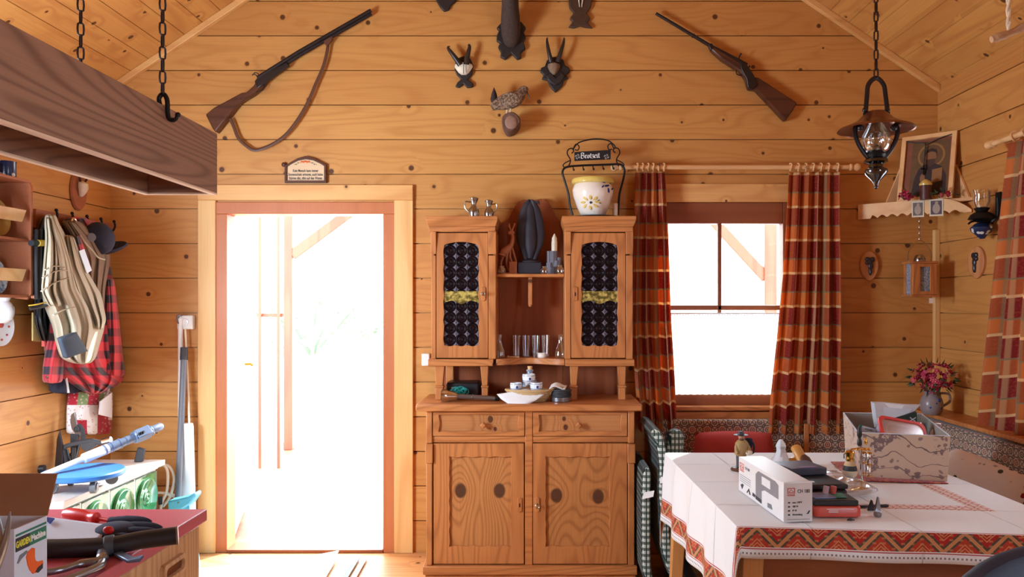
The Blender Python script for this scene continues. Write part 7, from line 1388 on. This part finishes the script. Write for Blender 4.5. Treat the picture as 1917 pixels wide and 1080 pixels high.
text('lettering', 'CH 180', .016, m_ink, wb, frame_mat(ff(.69, .78, .001), xf_, (0, 0, 1)), width=.8)
for i, w_ in enumerate(('max. 230 V', '180 W', 'IP 44', 'Anwendung')): text('lettering', w_, .0085, m_ink, wb, frame_mat(ff(.3, .5-.103*i, .001), xf_, (0, 0, 1)), width=.8, align='LEFT'); mark('list_icon', m_ink, [(.15+a*.07, .48-.103*i+b*.035) for a, b in ((0, 0), (1, 0), (1, 1), (0, 1))], ff)
mark('bottom_line', m_ink, [(.12, .065), (.9, .065), (.9, .072), (.12, .072)], ff); mark('corner_mark', m_ink, [(.78, .2), (.86, .2), (.92, .28), (.88, .29), (.83, .23)], ff)
df = d.normalized(); LB = d.length; nl = Vector((0, 0, 1)).cross(df).normalized(); nl = nl if nl.x < 0 else -nl
def sf(x, z, o=.0008): return p3-df*(x*LB)+Vector((0, 0, z*hb))+nl*o
logo(sf, .03, .62, .1, .24); text('lettering', 'CH 180', .013, m_grey, wb, frame_mat(sf(.22, .78, .001), -df, (0, 0, 1)), width=1.2)
for i in range(4): mark('small_print', m_grey, [(.03, .5-.06*i), (.3, .5-.06*i), (.3, .512-.06*i), (.03, .512-.06*i)], sf)
mark('appliance_picture', plain('picture_grey', C(128, 126, 132), .5), [(.42, .1), (.55, .08), (.55, .42), (.62, .5), (.9, .5), (.9, .86), (.84, .92), (.48, .92), (.42, .8)], sf); mark('appliance_label', m_boxw, [(.56, .62), (.74, .62), (.74, .84), (.56, .84)], lambda x, z, o=.0014: sf(x, z, max(o, .0014) if o > 0 else o)); mark('appliance_foot', m_ink, [(.42, .1), (.55, .08), (.55, .18), (.42, .2)], lambda x, z, o=.0014: sf(x, z, max(o, .0014) if o > 0 else o))
for pts in ([(.05, .2), (.09, .1), (.13, .25), (.1, .27)], [(.2, .1), (.26, .26), (.3, .1), (.27, .09), (.25, .18), (.22, .09)], [(.34, .12), (.4, .12), (.41, .2), (.35, .22)]): mark('tool_pictogram', m_ink, pts, sf)
mark('seal_print', m_grey, [(.68, .1), (.78, .12), (.76, .24), (.68, .22)], sf)
# figurine
c = onT(1388, 880); fg = thing('hunter_figurine', 'painted figurine of a hunter with hat and rucksack standing on the table', 'figurine', c); Yf = c.y; fpt = lambda u, v, dy=0: Vector((X_(u, Yf), Yf+dy, Z_(v, Yf)))
mb = MB(); mb.lathe([(.042, 0), (.044, .004), (.038, .012), (.001, .013)], c, 24); finish('base', mb, m_leather, fg)
skin = plain('figurine_skin', C(196, 142, 108), .5); coat = plain('figurine_coat', C(170, 136, 84), .5, var=.25, scale=80); dk = plain('figurine_trousers', C(66, 62, 70), .5, var=.2)
mb = MB(); mb.loft([[fpt(1388.5+dx, v)+Vector((a*cos(q), b*sin(q), 0)) for q in [2*pi*i/16 for i in range(16)]] for v, dx, a, b in ((853, -1, .02, .018), (848, -1, .028, .022), (838, -.5, .027, .022), (830, 0, .027, .021), (825, .5, .02, .017), (822, 0, .01, .01), (820, 0, .009, .009))])
mb.tube([fpt(1384, 850), fpt(1383, 862, -.004), fpt(1382, 873, -.006)], [.012, .0095, .008], 10); mb.tube([fpt(1392, 850), fpt(1391, 862), fpt(1390, 873)], [.012, .0095, .008], 10); mb.tube(smooth_path([fpt(1381, 829), fpt(1377.5, 838, -.008), fpt(1379, 847, -.02)]), [.009, .008, .006], 10); mb.tube(smooth_path([fpt(1396, 829), fpt(1401, 840, -.01), fpt(1395, 846, -.022)]), [.009, .008, .006], 10); finish('body', mb, coat, fg)
mb = MB(); mb.tube([fpt(1384, 853), fpt(1383, 862, -.004), fpt(1382, 874, -.006)], [.0135, .011, .009], 10); mb.tube([fpt(1392, 853), fpt(1391, 862), fpt(1390, 874)], [.0135, .011, .009], 10); finish('trousers', mb, dk, fg)
mb = MB(); mb.ball(fpt(1380, 876.5, -.012), (.012, .017, .008), 10, 8); mb.ball(fpt(1389, 876.5, -.006), (.012, .017, .008), 10, 8); finish('boots', mb, m_black, fg)
mb = MB(); mb.ball(fpt(1388, 817), (.0125, .0135, .016), 14, 10); mb.ball(fpt(1387, 818, -.013), (.0035, .004, .004), 8, 6); finish('head', mb, skin, fg)
mb = MB(); mb.ball(fpt(1388, 822, -.006), (.011, .009, .009), 10, 8); finish('beard', mb, m_leather, fg)
mb = MB(); q = fpt(1387, 814.5); mb.lathe([(.029, 0), (.03, .002), (.014, .004), (.013, .012), (.009, .016), (.001, .017)], q, 20, sy=.85); finish('hat', mb, dk, fg); mb = MB(); mb.ball(fpt(1402, 832, .016), (.02, .017, .026), 14, 10); mb.ball(fpt(1405, 824, .012), (.013, .012, .008), 10, 8); mb.tube(smooth_path([fpt(1405, 824), fpt(1411, 832), fpt(1411, 846), fpt(1404, 850)]), .004, 7); finish('rucksack', mb, m_navy, fg); mb = MB(); mb.ball(fpt(1400, 846, -.016), (.016, .012, .011), 10, 8); finish('hare', mb, m_bone, fg)
# crumpled bag, brown egg-shaped wooden things
def crumple(name, label, c, r, seed, m, n_=18):
    rnd = random.Random(seed); pk = [(Vector((rnd.gauss(0, 1), rnd.gauss(0, 1), rnd.gauss(0, 1))).normalized(), rnd.uniform(-.3, .28)) for _ in range(26)]; mb = MB(); c = Vector(c); mb.ball((0, 0, 0), 1, n_*2, n_)
    for i, v in enumerate(mb.v):
        u = v.normalized(); k = 1+sum(a*max(0, u.dot(q))**14 for q, a in pk); w_ = Vector((u.x*r[0]*k, u.y*r[1]*k, u.z*r[2]*k)); mb.v[i] = c+Vector((w_.x, w_.y, max(w_.z, -r[2])))
    return solo(name, label, 'plastic bag', mb, m, ang=.4)
m_milky = glass('milky_plastic', (.92, .94, .96, 1), .5, .25); g = G('milky_bag'); g.base(C(226, 230, 236), .25, 0, Transmission_Weight=.0, Alpha=.75); m_milky = g.m
c = onT(1462, 880); Yb2 = c.y
mb = MB(); rnd = random.Random(3); lv = [(879, 17, .05), (872, 18, .05), (862, 16, .045), (853, 11, .032), (846, 8, .022), (840, 7, .02), (834, 8.5, .026), (828, 6, .02), (823, 3, .01)]
mb.loft([[Vector((X_(1462, Yb2)+K(w_, Yb2)*cos(q)*(1+.13*sin(5*q+v)+.06*rnd.random()), Yb2+d_*sin(q)*(1+.1*sin(4*q+v)), max(Z_(v, Yb2), TC+.0005) if v < 879 else TC)) for q in [2*pi*i/28 for i in range(28)]] for v, w_, d_ in lv]); solo('plastic_bag', 'twisted clear plastic bag standing behind the white carton', 'plastic bag', mb, m_milky, ang=.4)
c = onT(1487, 880); mb = MB(); mb.lathe([(.03, 0), (.034, .01), (.03, .035), (.018, .052), (.001, .056)], (c.x, c.y, TC), 18, sy=.8); solo('honey_jar', 'small amber rounded jar beside the twisted plastic bag', 'jar', mb, plain('amber', C(206, 146, 60), .25), origin=c)
Yt = 3.1; t = thing('wooden_clothes_brush', 'honey-coloured wooden brush tilted up behind the dark cases', 'brush', onT(1500, 885)); mb = MB(); a, b = P(1517, 880, Yt-.03), P(1489, 836, Yt+.05); a.z = TC+.018; d_ = (b-a); x_ = Vector((1, .15, 0)).normalized(); n_ = d_.cross(x_).normalized()
mb.loft([[a+d_*q+x_*w_*cos(k)+n_*.016*sin(k) for k in [2*pi*i/14 for i in range(14)]] for q, w_ in ((0, .018), (.1, .026), (.35, .028), (.55, .02), (.75, .022), (.95, .022), (1, .016))]); finish('wooden_back', mb, m_pale if False else plain('honey_wood', C(206, 146, 76), .35), t); mb = MB(); mb.loft([[a+d_*q+x_*w_*cos(k)+n_*(-.022+.01*sin(k)) for k in [2*pi*i/14 for i in range(14)]] for q, w_ in ((.02, .016), (.2, .024), (.5, .02), (.58, .01))]); finish('bristles', mb, m_leather, t)
# dark cases stack
def boxat(par, nm, m, c, w_, d_, h_, rot, z, bev=.003):
    mb = MB(); M_ = Matrix.Translation((c[0], c[1], z)) @ Matrix.Rotation(rot, 4, 'Z'); mb.box(-w_/2, w_/2, -d_/2, d_/2, 0, h_); mb.xf(M_); return finish(nm, mb, m, par, bevel=bev)
c1 = onT(1555, 952); cA = (c1.x-.0, c1.y+.14); t = thing('black_tool_case', 'lower black plastic case under the slanting dark case, behind red tin', 'case', (cA[0], cA[1], TC)); boxat(t, 'case', m_black, cA, .13, .2, .052, .12, TC, .008); boxat(t, 'lid', m_black, cA, .134, .204, .018, .12, TC+.053, .006)
cB = (cA[0]-.02, cA[1]+.14); t = thing('dark_game_box', 'flat dark violet-black box stacked on top of the black case', 'case', (cB[0], cB[1], TC)); boxat(t, 'tray', m_navy, (cB[0], cB[1]), .15, .1, .07, .15, TC, .004); boxat(t, 'lid', plain('dark_blue_grey', C(66, 70, 88), .3, var=.2), (cB[0]-.005, cB[1]-.035), .14, .14, .026, .2, TC+.0715, .004); boxat(t, 'printed_strip', plain('lilac_print', C(150, 120, 168), .4), (cB[0]+.01, cB[1]-.085), .07, .012, .002, .2, TC+.0975, .0005)
# red tin with black tray
r0, r1 = onT(1524, 969), onT(1613, 968); rcx, rcy, rw_ = (r0.x+r1.x)/2, r0.y+.05, (r1-r0).length; t = thing('red_plastic_case', 'orange-red flat plastic case at front of the table beside white carton', 'case', (rcx, rcy, TC)); mb = MB(); mb.loft([[Vector((rcx+x, rcy+y, TC+z)) for x, y in rounded(-rw_/2+e, rw_/2-e, -.05+e, .05-e, .018)] for z, e in ((0, .004), (.003, 0), (.03, 0), (.034, .002), (.036, .005))]); finish('shell', mb, plain('coral_red_plastic', C(214, 84, 66), .35, var=.05), t)
mb = MB(); [mb.box(rcx-.03, rcx-.0, rcy-.0505, rcy-.049, TC+z, TC+z+.002) for z in (.016, .021)]; mb.box(rcx-.036, rcx+.05, rcy-.0505, rcy-.049, TC+.026, TC+.0275); finish('white_print', mb, m_white, t)
zt2 = TC+.0365; t = thing('black_tray', 'shallow black tray with small tools lying on the red plastic case', 'tray', (rcx, rcy, zt2)); boxat(t, 'tray', m_black, (rcx-.005, rcy), rw_*.93, .098, .018, -.02, zt2, .004); boxat(t, 'green_sheet', m_inkgrn, (rcx+.022, rcy+.01), .04, .06, .003, -.1, zt2+.0185, .001); boxat(t, 'blue_sheet', plain('slate_blue_film', C(120, 134, 170), .2), (rcx-.035, rcy+.005), .07, .07, .004, .1, zt2+.0185, .001)
for dx, m_ in ((-.012, m_pinkp), (.012, m_inkred)): mb = MB(); mb.tube([(rcx+dx, rcy+.03, zt2+.0215), (rcx+dx+.004, rcy+.03, zt2+.045)], .0095, 12); solo('small_bottle', 'tiny pink capped vial standing on the black tray, %s one' % ('left' if dx < 0 else 'right'), 'vial', mb, plain('pale_pink', C(206, 176, 184), .3) if dx < 0 else m_ , group='pink vials on the tray')
c = onT(1590, 932); crumple('plastic_bag', 'crumpled clear plastic bag between the tray and shaving stand', (c.x+.01, c.y+.04, TC+.03), (.085, .075, .03), 5, m_film); c = onT(1555, 905); crumple('plastic_bag', 'small crumpled clear film behind the dark cases', (c.x+.02, c.y, TC+.024), (.06, .05, .024), 8, m_film)
# caliper
t = thing('sliding_caliper', 'small dark steel caliper lying at the right of the red case', 'caliper', onT(1640, 958)); 
a, b = onT(1600, 950), onT(1662, 948); mb = MB(); d_ = (b-a).normalized(); n_ = Vector((-d_.y, d_.x, 0))*.006; lo = [a-n_, b-n_, b+n_, a+n_]; mb.prism(lo, [v+Vector((0, 0, .007)) for v in lo]); finish('beam', mb, m_gunmetal, t, bevel=.001)
for u, v0, v1, m_ in ((1631, 956, 936, m_gunmetal), (1643, 964, 930, m_steel)):
    p = onT(u, v0); h_ = K(v0-v1, p.y); mb = MB(); mb.prism([p+Vector((-.012, -.003, 0)), p+Vector((.009, -.003, 0)), p+Vector((.009, -.003, h_*.4)), p+Vector((.003, -.003, h_)), p+Vector((0, -.003, h_))], [p+Vector((-.012, .006, 0)), p+Vector((.009, .006, 0)), p+Vector((.009, .006, h_*.4)), p+Vector((.003, .006, h_)), p+Vector((0, .006, h_))]); finish('jaw', mb, m_, t, bevel=.001)
mb = MB(); p = onT(1643, 966); mb.lathe([(.011, 0), (.012, .002), (.012, .014), (.01, .016)], p, 16); finish('thumb_wheel', mb, m_steel, t)
c = onT(1592, 975); mb = MB(); mb.ball((c.x, c.y, TC+.004), (.01, .006, .004), 10, 6); mb.tube([(c.x-.01, c.y, TC+.002), (c.x+.014, c.y+.004, TC+.002)], .002, 6); solo('dark_crumb', 'tiny dark scrap lying on the cloth before the red case', 'scrap', mb, m_ink)
# shaving stand
c = onT(1613, 918); ss = thing('shaving_stand', 'chrome and gold shaving stand with hanging handles on the table', 'stand', c); Ys = c.y; s_ = lambda u, v, dy=0: Vector((X_(u, Ys), Ys+dy, Z_(v, Ys)))
mb = MB(); mb.lathe([(.036, 0), (.038, .003), (.03, .007), (.012, .009), (.006, .014)], c, 28); finish('base', mb, m_gold, ss); mb = MB(); mb.tube([c+Vector((0, 0, .012)), s_(1612, 838)], .0048, 10); finish('pole', mb, m_chrome, ss); mb = MB(); mb.lathe([(.006, -.02), (.009, -.015), (.008, 0), (.005, .008), (.009, .018), (.0085, .03), (.007, .044), (.001, .046)], s_(1609, 824), 16); finish('black_finial', mb, m_black, ss)
mb = MB(); mb.tube([s_(1594, 841), s_(1612, 839), s_(1628, 841)], .0035, 8); mb.tube([s_(1612, 840, -.02), s_(1612, 840, .02)], .0035, 8); [mb.ball(s_(u, 841), .0055, 10, 8) for u in (1605, 1612, 1620, 1627)]; finish('crossbar', mb, m_gold, ss)
mb = MB(); mb.tube([s_(1588, 845), s_(1580, 850), s_(1580, 858)], .0025, 7); mb.tube([s_(1594, 841), s_(1588, 845)], .003, 7); finish('brush_fork', mb, m_chrome, ss)
for u, v0, v1, dy, w_ in ((1617, 844, 888, .004, 'inner'), (1626, 844, 892, -.004, 'outer')):
    t = thing('razor', '%s of the two chrome and gold handles hanging on the shaving stand' % w_, 'handle', s_(u, v1, dy), 'handles on the shaving stand'); a, b = s_(u, v0+2, dy), s_(u, v1, dy); L_ = a.z-b.z; mb = MB(); mb.lathe([(.004, 0), (.0075, .003), (.0075, L_*.48), (.006, L_*.5), (.0075, L_*.53), (.0075, L_*.94), (.004, L_)], b, 14); finish('barrel', mb, m_chrome, t)
    mb = MB(); [mb.lathe([(.006, z), (.0095, z+.002), (.0095, z+.006), (.006, z+.008)], b, 14) for z in (0, L_*.47, L_*.92)]; finish('gold_collar', mb, m_gold, t)
mb = MB(); mb.lathe([(.003, 0), (.006, .004), (.0055, .012), (.003, .022), (.001, .026)], s_(1621, 832), 12); finish('gold_finial', mb, m_gold, ss)
sbx = thing('shaving_brush', 'badger shaving brush hanging upside down on the shaving stand', 'brush', s_(1591, 893)); b = s_(1591, 893); kz = lambda v: s_(1591, v).z-b.z; kx_ = lambda q: K(q, Ys)
mb = MB(); mb.lathe([(kx_(7), 0), (kx_(12), kz(889)), (kx_(13.5), kz(884)), (kx_(13.4), kz(880))], b, 24); finish('bristle_tip', mb, m_bone, sbx); mb = MB(); mb.lathe([(kx_(13.3), kz(880)), (kx_(12.6), kz(876)), (kx_(11), kz(871))], b, 24); finish('dark_band', mb, m_ink, sbx); mb = MB(); mb.lathe([(kx_(11), kz(871)), (kx_(9), kz(866)), (kx_(6), kz(862))], b, 24); finish('bristle_root', mb, plain('tan_bristle', C(206, 176, 136), .7), sbx); mb = MB(); mb.lathe([(kx_(6.4), kz(863)), (kx_(7.5), kz(860)), (kx_(6.6), kz(857)), (kx_(7.5), kz(852)), (kx_(8.6), kz(846)), (kx_(7), kz(844))], b, 24); finish('gold_handle', mb, m_gold, sbx)
# big floral box with its contents, on a red mat
bFL, bFR, bBR, bBL = onT(1609, 893), onT(1773, 903), Vector((1.655, 3.46, TC)), Vector((1.345, 3.5, TC)); hf = .172
mq = [onT(1600, 900)+Vector((-.01, -.0, 0)), onT(1776, 906)+Vector((-.0, 0, 0)), Vector((1.55, 3.4, TC)), Vector((1.25, 3.42, TC))]; mb = MB(); mb.prism(mq, [p+Vector((0, 0, .003)) for p in mq]); solo('woven_mat', 'dark red woven mat under the flower-print box', 'mat', mb, m_mat, bevel=.001)
fb = thing('storage_box', 'open cardboard box with brown flower print, full of odds and ends, on table', 'box', (bFL+bBR)/2); zb_ = TC+.0035
cor = [Vector((p.x, p.y, zb_)) for p in (bFL, bFR, bBR, bBL)]; tops = [p+Vector((0, 0, h)) for p, h in zip(cor, (.172, .174, .196, .196))]; cen = sum(cor, Vector())/4
tops = [t_+Vector(((t_.x-cen.x)*.06, (t_.y-cen.y)*.06, 0)) for t_ in tops]
def wall_(i, j, nm):
    a, b, c_, d_ = cor[i], cor[j], tops[j], tops[i]; inn = [p+((Vector((cen.x, cen.y, p.z))-p).normalized())*.006 for p in (a, b, c_, d_)]; mb = MB(); mb.prism([a, b, c_, d_], inn); w = finish(nm, mb, m_floral, fb)
    inn2 = [p+((Vector((cen.x, cen.y, p.z))-p).normalized())*.0012 for p in inn]; mb = MB(); mb.prism(inn, inn2); finish('grey_lining', mb, plain('grey_card', C(150, 138, 128), .8), w)
    e0, e1 = d_, c_; mb = MB(); mb.prism([e0, e1, e1+Vector((0, 0, .002)), e0+Vector((0, 0, .002))], [p+(Vector((cen.x, cen.y, p.z))-p).normalized()*.007 for p in (e0, e1, e1+Vector((0, 0, .002)), e0+Vector((0, 0, .002)))]); finish('pale_edge', mb, m_cardw, w)
for i in range(4): wall_(i, (i+1) % 4, 'box_wall')
mb = MB(); mb.prism(cor, [p+Vector((0, 0, .004)) for p in cor]); finish('box_floor', mb, m_floral, fb)
ch, cv = cor[0].lerp(cor[1], .5), None
def inb(u, v, Y): return P(u, v, Y)
t = thing('food_container', 'clear plastic food container with red rim inside the flower-print box', 'container', Vector((1.42, 3.22, zb_+.0045)))
o0 = P(1692, 806, 3.2); x_ = Vector((1, .04, -.19)).normalized(); y_ = Vector((-.1, .55, .62)); y_ = (y_-x_*y_.dot(x_)).normalized(); n_ = x_.cross(y_); lpf = lambda e, d_: [o0+x_*a+y_*b-n_*d_ for a, b in rounded(-.098+e, .098-e, -.058+e, .058-e, .026)]
mb = MB(); n2 = len(lpf(0, 0)); A_, B_ = lpf(0, 0), lpf(.012, 0); A2, B2 = lpf(0, .012), lpf(.012, .012)
mb.add(A_+B_+A2+B2, [f for i in range(n2) for j in [(i+1) % n2] for f in ((i, j, n2+j, n2+i), (2*n2+j, 2*n2+i, 3*n2+i, 3*n2+j), (i, 2*n2+i, 2*n2+j, j), (n2+j, 3*n2+j, 3*n2+i, n2+i))]); finish('red_rim', mb, m_red, t)
mb = MB(); mb.loft([lpf(.012, .003), lpf(.012, .006)]); finish('clear_lid', mb, m_film, t); mb = MB(); mb.loft([lpf(.008, .013), lpf(.012, .06), lpf(.02, .062)]); finish('tub', mb, plain('frosted_tub', C(176, 184, 204), .2), t); mb = MB(); lq = lpf(.03, .009); mb.loft([[p+x_*.005 for p in lpf(.03, .0105)], [p+x_*.005 for p in lpf(.034, .012)]]); finish('dark_content', mb, plain('blue_grey_content', C(88, 98, 130), .4, var=.3, scale=50), t)
t = thing('screw_carton', 'dark green screw carton lettered SPAX standing in the flower-print box', 'box', Vector((1.5, 3.36, zb_+.0045))); Yx = 3.34
sq = [P(1672, 800, Yx), P(1718, 832, Yx), P(1716, 772, Yx), P(1690, 776, Yx)]; sq = [P(1676, 840, Yx), P(1720, 842, Yx), P(1716, 772, Yx), P(1674, 782, Yx)]
mb = MB(); mb.prism(sq, [p+Vector((.02, .06, 0)) for p in sq]); finish('carton', mb, plain('dark_green_card', C(28, 58, 52), .4), t, bevel=.001); mb = MB(); eq = [sq[1]+Vector((.0005, -.0005, 0)), sq[1]+Vector((.02, .06, 0)), sq[2]+Vector((.02, .06, 0)), sq[2]+Vector((.0005, -.0005, 0))]; mb.prism(eq, [p+Vector((.0012, 0, 0)) for p in eq]); finish('turquoise_side', mb, plain('turquoise', C(96, 196, 180), .4), t)
text('lettering', 'SPAX', .034, m_cardw, t, frame_mat(P(1709, 795, Yx-.0015), (0.04, 0, 1), (-1, 0, 0)), bold=.0008, width=.8)
Yz = 3.36; sh_ = [(1631, 752), (1650, 752), (1690, 756), (1722, 757), (1712, 768), (1698, 774), (1672, 782), (1650, 790), (1638, 800), (1634, 778)]
mb = MB(); mb.loft([[P(u, v, Yz-.004*k+.02*sin(u*.1))+Vector((0, d_, 0)) for u, v in [(1677+(a-1677)*s_, 776+(b-776)*s_) for a, b in sh_]] for s_, d_, k in ((.93, .012, 0), (1.0, .006, 1), (1.0, -.004, 2), (.92, -.014, 3), (.6, -.018, 4))])
mb.tube([P(1645, 795, Yz), Vector((P(1645, 800, Yz).x, Yz, zb_+.006))], .012, 8, flat=.4); solo('zip_bag', 'bluish clear plastic bag sticking up out of the flower-print box', 'plastic bag', mb, m_milky, ang=.5)
t = thing('small_carton', 'small white and green carton lying at the left inside the flower-print box', 'box', Vector((1.34, 3.28, zb_))); Yy = 3.24; a = [P(1606, 806, Yy), P(1640, 814, Yy), P(1640, 803, Yy), P(1609, 795, Yy)]; mb = MB(); mb.prism(a, [p+Vector((.01, .04, -.02)) for p in a]); mb.box(a[0].x+.012, a[1].x-.005, Yy+.006, Yy+.03, zb_+.005, a[0].z+.0); finish('carton', mb, m_cardw, t); mb = MB(); b_ = [a[0], a[0].lerp(a[1], .16), a[3].lerp(a[2], .16), a[3]]; mb.prism([p+Vector((0, -.001, 0)) for p in b_], b_); finish('green_end', mb, m_inkgrn, t); text('lettering', '4,5x40', .011, m_ink, t, frame_mat((a[0].lerp(a[2], .58)).x and a[0].lerp(a[2], .58)+Vector((0, -.001, 0)), a[1]-a[0], (0, 0, 1)))
c = P(1752, 806, 3.26); mb = MB(); mb.lathe([(.024, -.1), (.026, -.03), (.02, -.005), (.012, .006), (.001, .008)], c, 16); solo('white_bottle_cap', 'white rounded bottle top peeking over right rim of the flower-print box', 'bottle', mb, m_cardw)
c = P(1738, 796, 3.4); mb = MB(); zc_b = zb_+.006; mb.box(c.x-.035, c.x+.05, 3.385, 3.43, zc_b, c.z+.012); solo('blister_pack', 'pale blister pack standing at the back right inside the flower-print box', 'package', mb, m_film, bevel=.004)

# ================================================================== CHAIR AND RUG
ch = thing('upholstered_chair', 'dark blue round-backed chair cut off at the lower right corner', 'chair', (1.02, 1.35, 0)); bc = Vector((1.02, 1.50, .0)); mb = MB(); lp = []
arc = [(-.3, .62), (-.298, .74), (-.28, .83), (-.24, .9), (-.18, .95), (-.1, .978), (0, .99), (.1, .978), (.18, .95), (.24, .9), (.28, .83), (.298, .74), (.3, .62)]
arc = [(x, z-.01) for x, z in arc]
for e, dy in ((.03, .035), (.008, .024), (0, 0), (.008, -.024), (.03, -.035)):
    lp.append([Vector((bc.x+x*(1-e*3), bc.y+dy+.35*x*x*-1+.03, (z-.62)*(1-e*2)+.62+e*.0)) for x, z in arc]+[Vector((bc.x+x*.5*(1-e*3), bc.y+dy+.03, .60+e)) for x in (.5, 0, -.5)])
mb.loft(lp); finish('backrest', mb, m_denim, ch, sub=1); mb = MB(); mb.xy(rounded(bc.x-.25, bc.x+.25, 1.02, 1.48, .08), .42, .50); finish('seat', mb, m_denim, ch, bevel=.02)
for sx in (-1, 1):
    for yy in (1.06, 1.44): mb = MB(); mb.tube([(bc.x+sx*.2, yy, .42), (bc.x+sx*.23, yy+(.02 if yy > 1.2 else -.02), 0)], [.02, .014], 10); finish('leg', mb, m_tablez, ch)
    mb = MB(); mb.tube([(bc.x+sx*.19, 1.45, .46), (bc.x+sx*.2, 1.5, .68)], .014, 8); finish('back_support', mb, m_tablez, ch)
rg = thing('floor_rug', 'pale woven rug with teal border stripes on the floor before the door', 'rug', (-1.35, 3.8, 0)); ra_, rb_ = PZ(640, 1080, 0), PZ(668, 1040, 0)
mb = MB(); cr_ = [(-2.0, 3.2), (PZ(600, 1130, 0).x, 3.2), (PZ(634, 1045, .0).x, PZ(634, 1045, 0).y), (-1.95, 4.25)]; mb.grid(lambda a, b: Vector((cr_[0][0]*(1-a)*(1-b)+cr_[1][0]*a*(1-b)+cr_[2][0]*a*b+cr_[3][0]*(1-a)*b, cr_[0][1]*(1-a)*(1-b)+cr_[1][1]*a*(1-b)+cr_[2][1]*a*b+cr_[3][1]*(1-a)*b, .006+.012*max(0, sin(5*a+2))*b+(.028*a*a if b > .93 else 0))), 40, 40); finish('weave', mb, m_rug, rg, solid=.006)
mb = MB(); a, b = PZ(634, 1090, .01), PZ(662, 1045, .01); w_ = Vector((.035, 0, 0)); mb.prism([a, a+w_, b+w_, b], [p+Vector((0, 0, .006)) for p in (a, a+w_, b+w_, b)]); finish('teal_border', mb, m_rugblue, rg); mb = MB(); q = Vector((.05, 0, 0)); mb.prism([a+q, a+q+w_*.8, b+q+w_*.8, b+q], [p+Vector((0, 0, .005)) for p in (a+q, a+q+w_*.8, b+q+w_*.8, b+q)]); finish('fringe', mb, m_rug, rg)

# ================================================================== LIGHT, CAMERA
sc = bpy.context.scene
w = bpy.data.worlds.new('sky'); sc.world = w; w.use_nodes = True; bg = w.node_tree.nodes['Background']; bg.inputs[0].default_value = (.70, .86, 1.0, 1); bg.inputs[1].default_value = WORLD
def sun(d, e, ang=1.0, col=(1, .96, .90)):
    l = bpy.data.lights.new('sun', 'SUN'); l.energy = e; l.angle = radians(ang); l.color = col; o = bpy.data.objects.new('sun', l); COL.objects.link(o); o.rotation_euler = Vector(d).to_track_quat('-Z', 'Y').to_euler(); o.location = (-3, 9, 6)
sun((-.42, -.60, -.52), SUN)
def daylight(name, loc, d, sx, sy_, e, col=(.66, .83, 1)):
    l = bpy.data.lights.new(name, 'AREA'); l.shape = 'RECTANGLE'; l.size = sx; l.size_y = sy_; l.energy = e; l.color = col; o = bpy.data.objects.new(name, l); COL.objects.link(o); o.location = loc; o.rotation_euler = Vector(d).to_track_quat('-Z', 'Z').to_euler()
daylight('daylight_left_window', (XL-.0, 2.4, 1.55), (.62, .9, .12), .8, .8, E_LEFT)
daylight('daylight_right_added', (XR+.03, -.3, 1.48), (-1, .2, 0), 1.1, .95, E_RIGHT)  # lamp in the added unseen opening, brightens hood, counter and left wall
daylight('daylight_side_window', (XR+.03, 3.22, 1.47), (-1, 0, 0), .65, .85, E_SIDE)
cam = bpy.data.cameras.new('camera'); cam.lens = 28; cam.sensor_width = 36; cam.shift_x = -(CX-958.5)/1917; cam.shift_y = (CY-540)/1917; cam.clip_start = .05
co_ = bpy.data.objects.new('camera', cam); COL.objects.link(co_); co_.location = (0, 0, EH); co_.rotation_euler = (radians(90), 0, 0); sc.camera = co_
sc.view_settings.view_transform = 'Standard'; sc.view_settings.look = 'None'; sc.view_settings.gamma = 1; sc.view_settings.exposure = EXPO; sc.view_settings.use_curve_mapping = False
for o in bpy.data.objects:
    if '_o' in o: del o['_o']
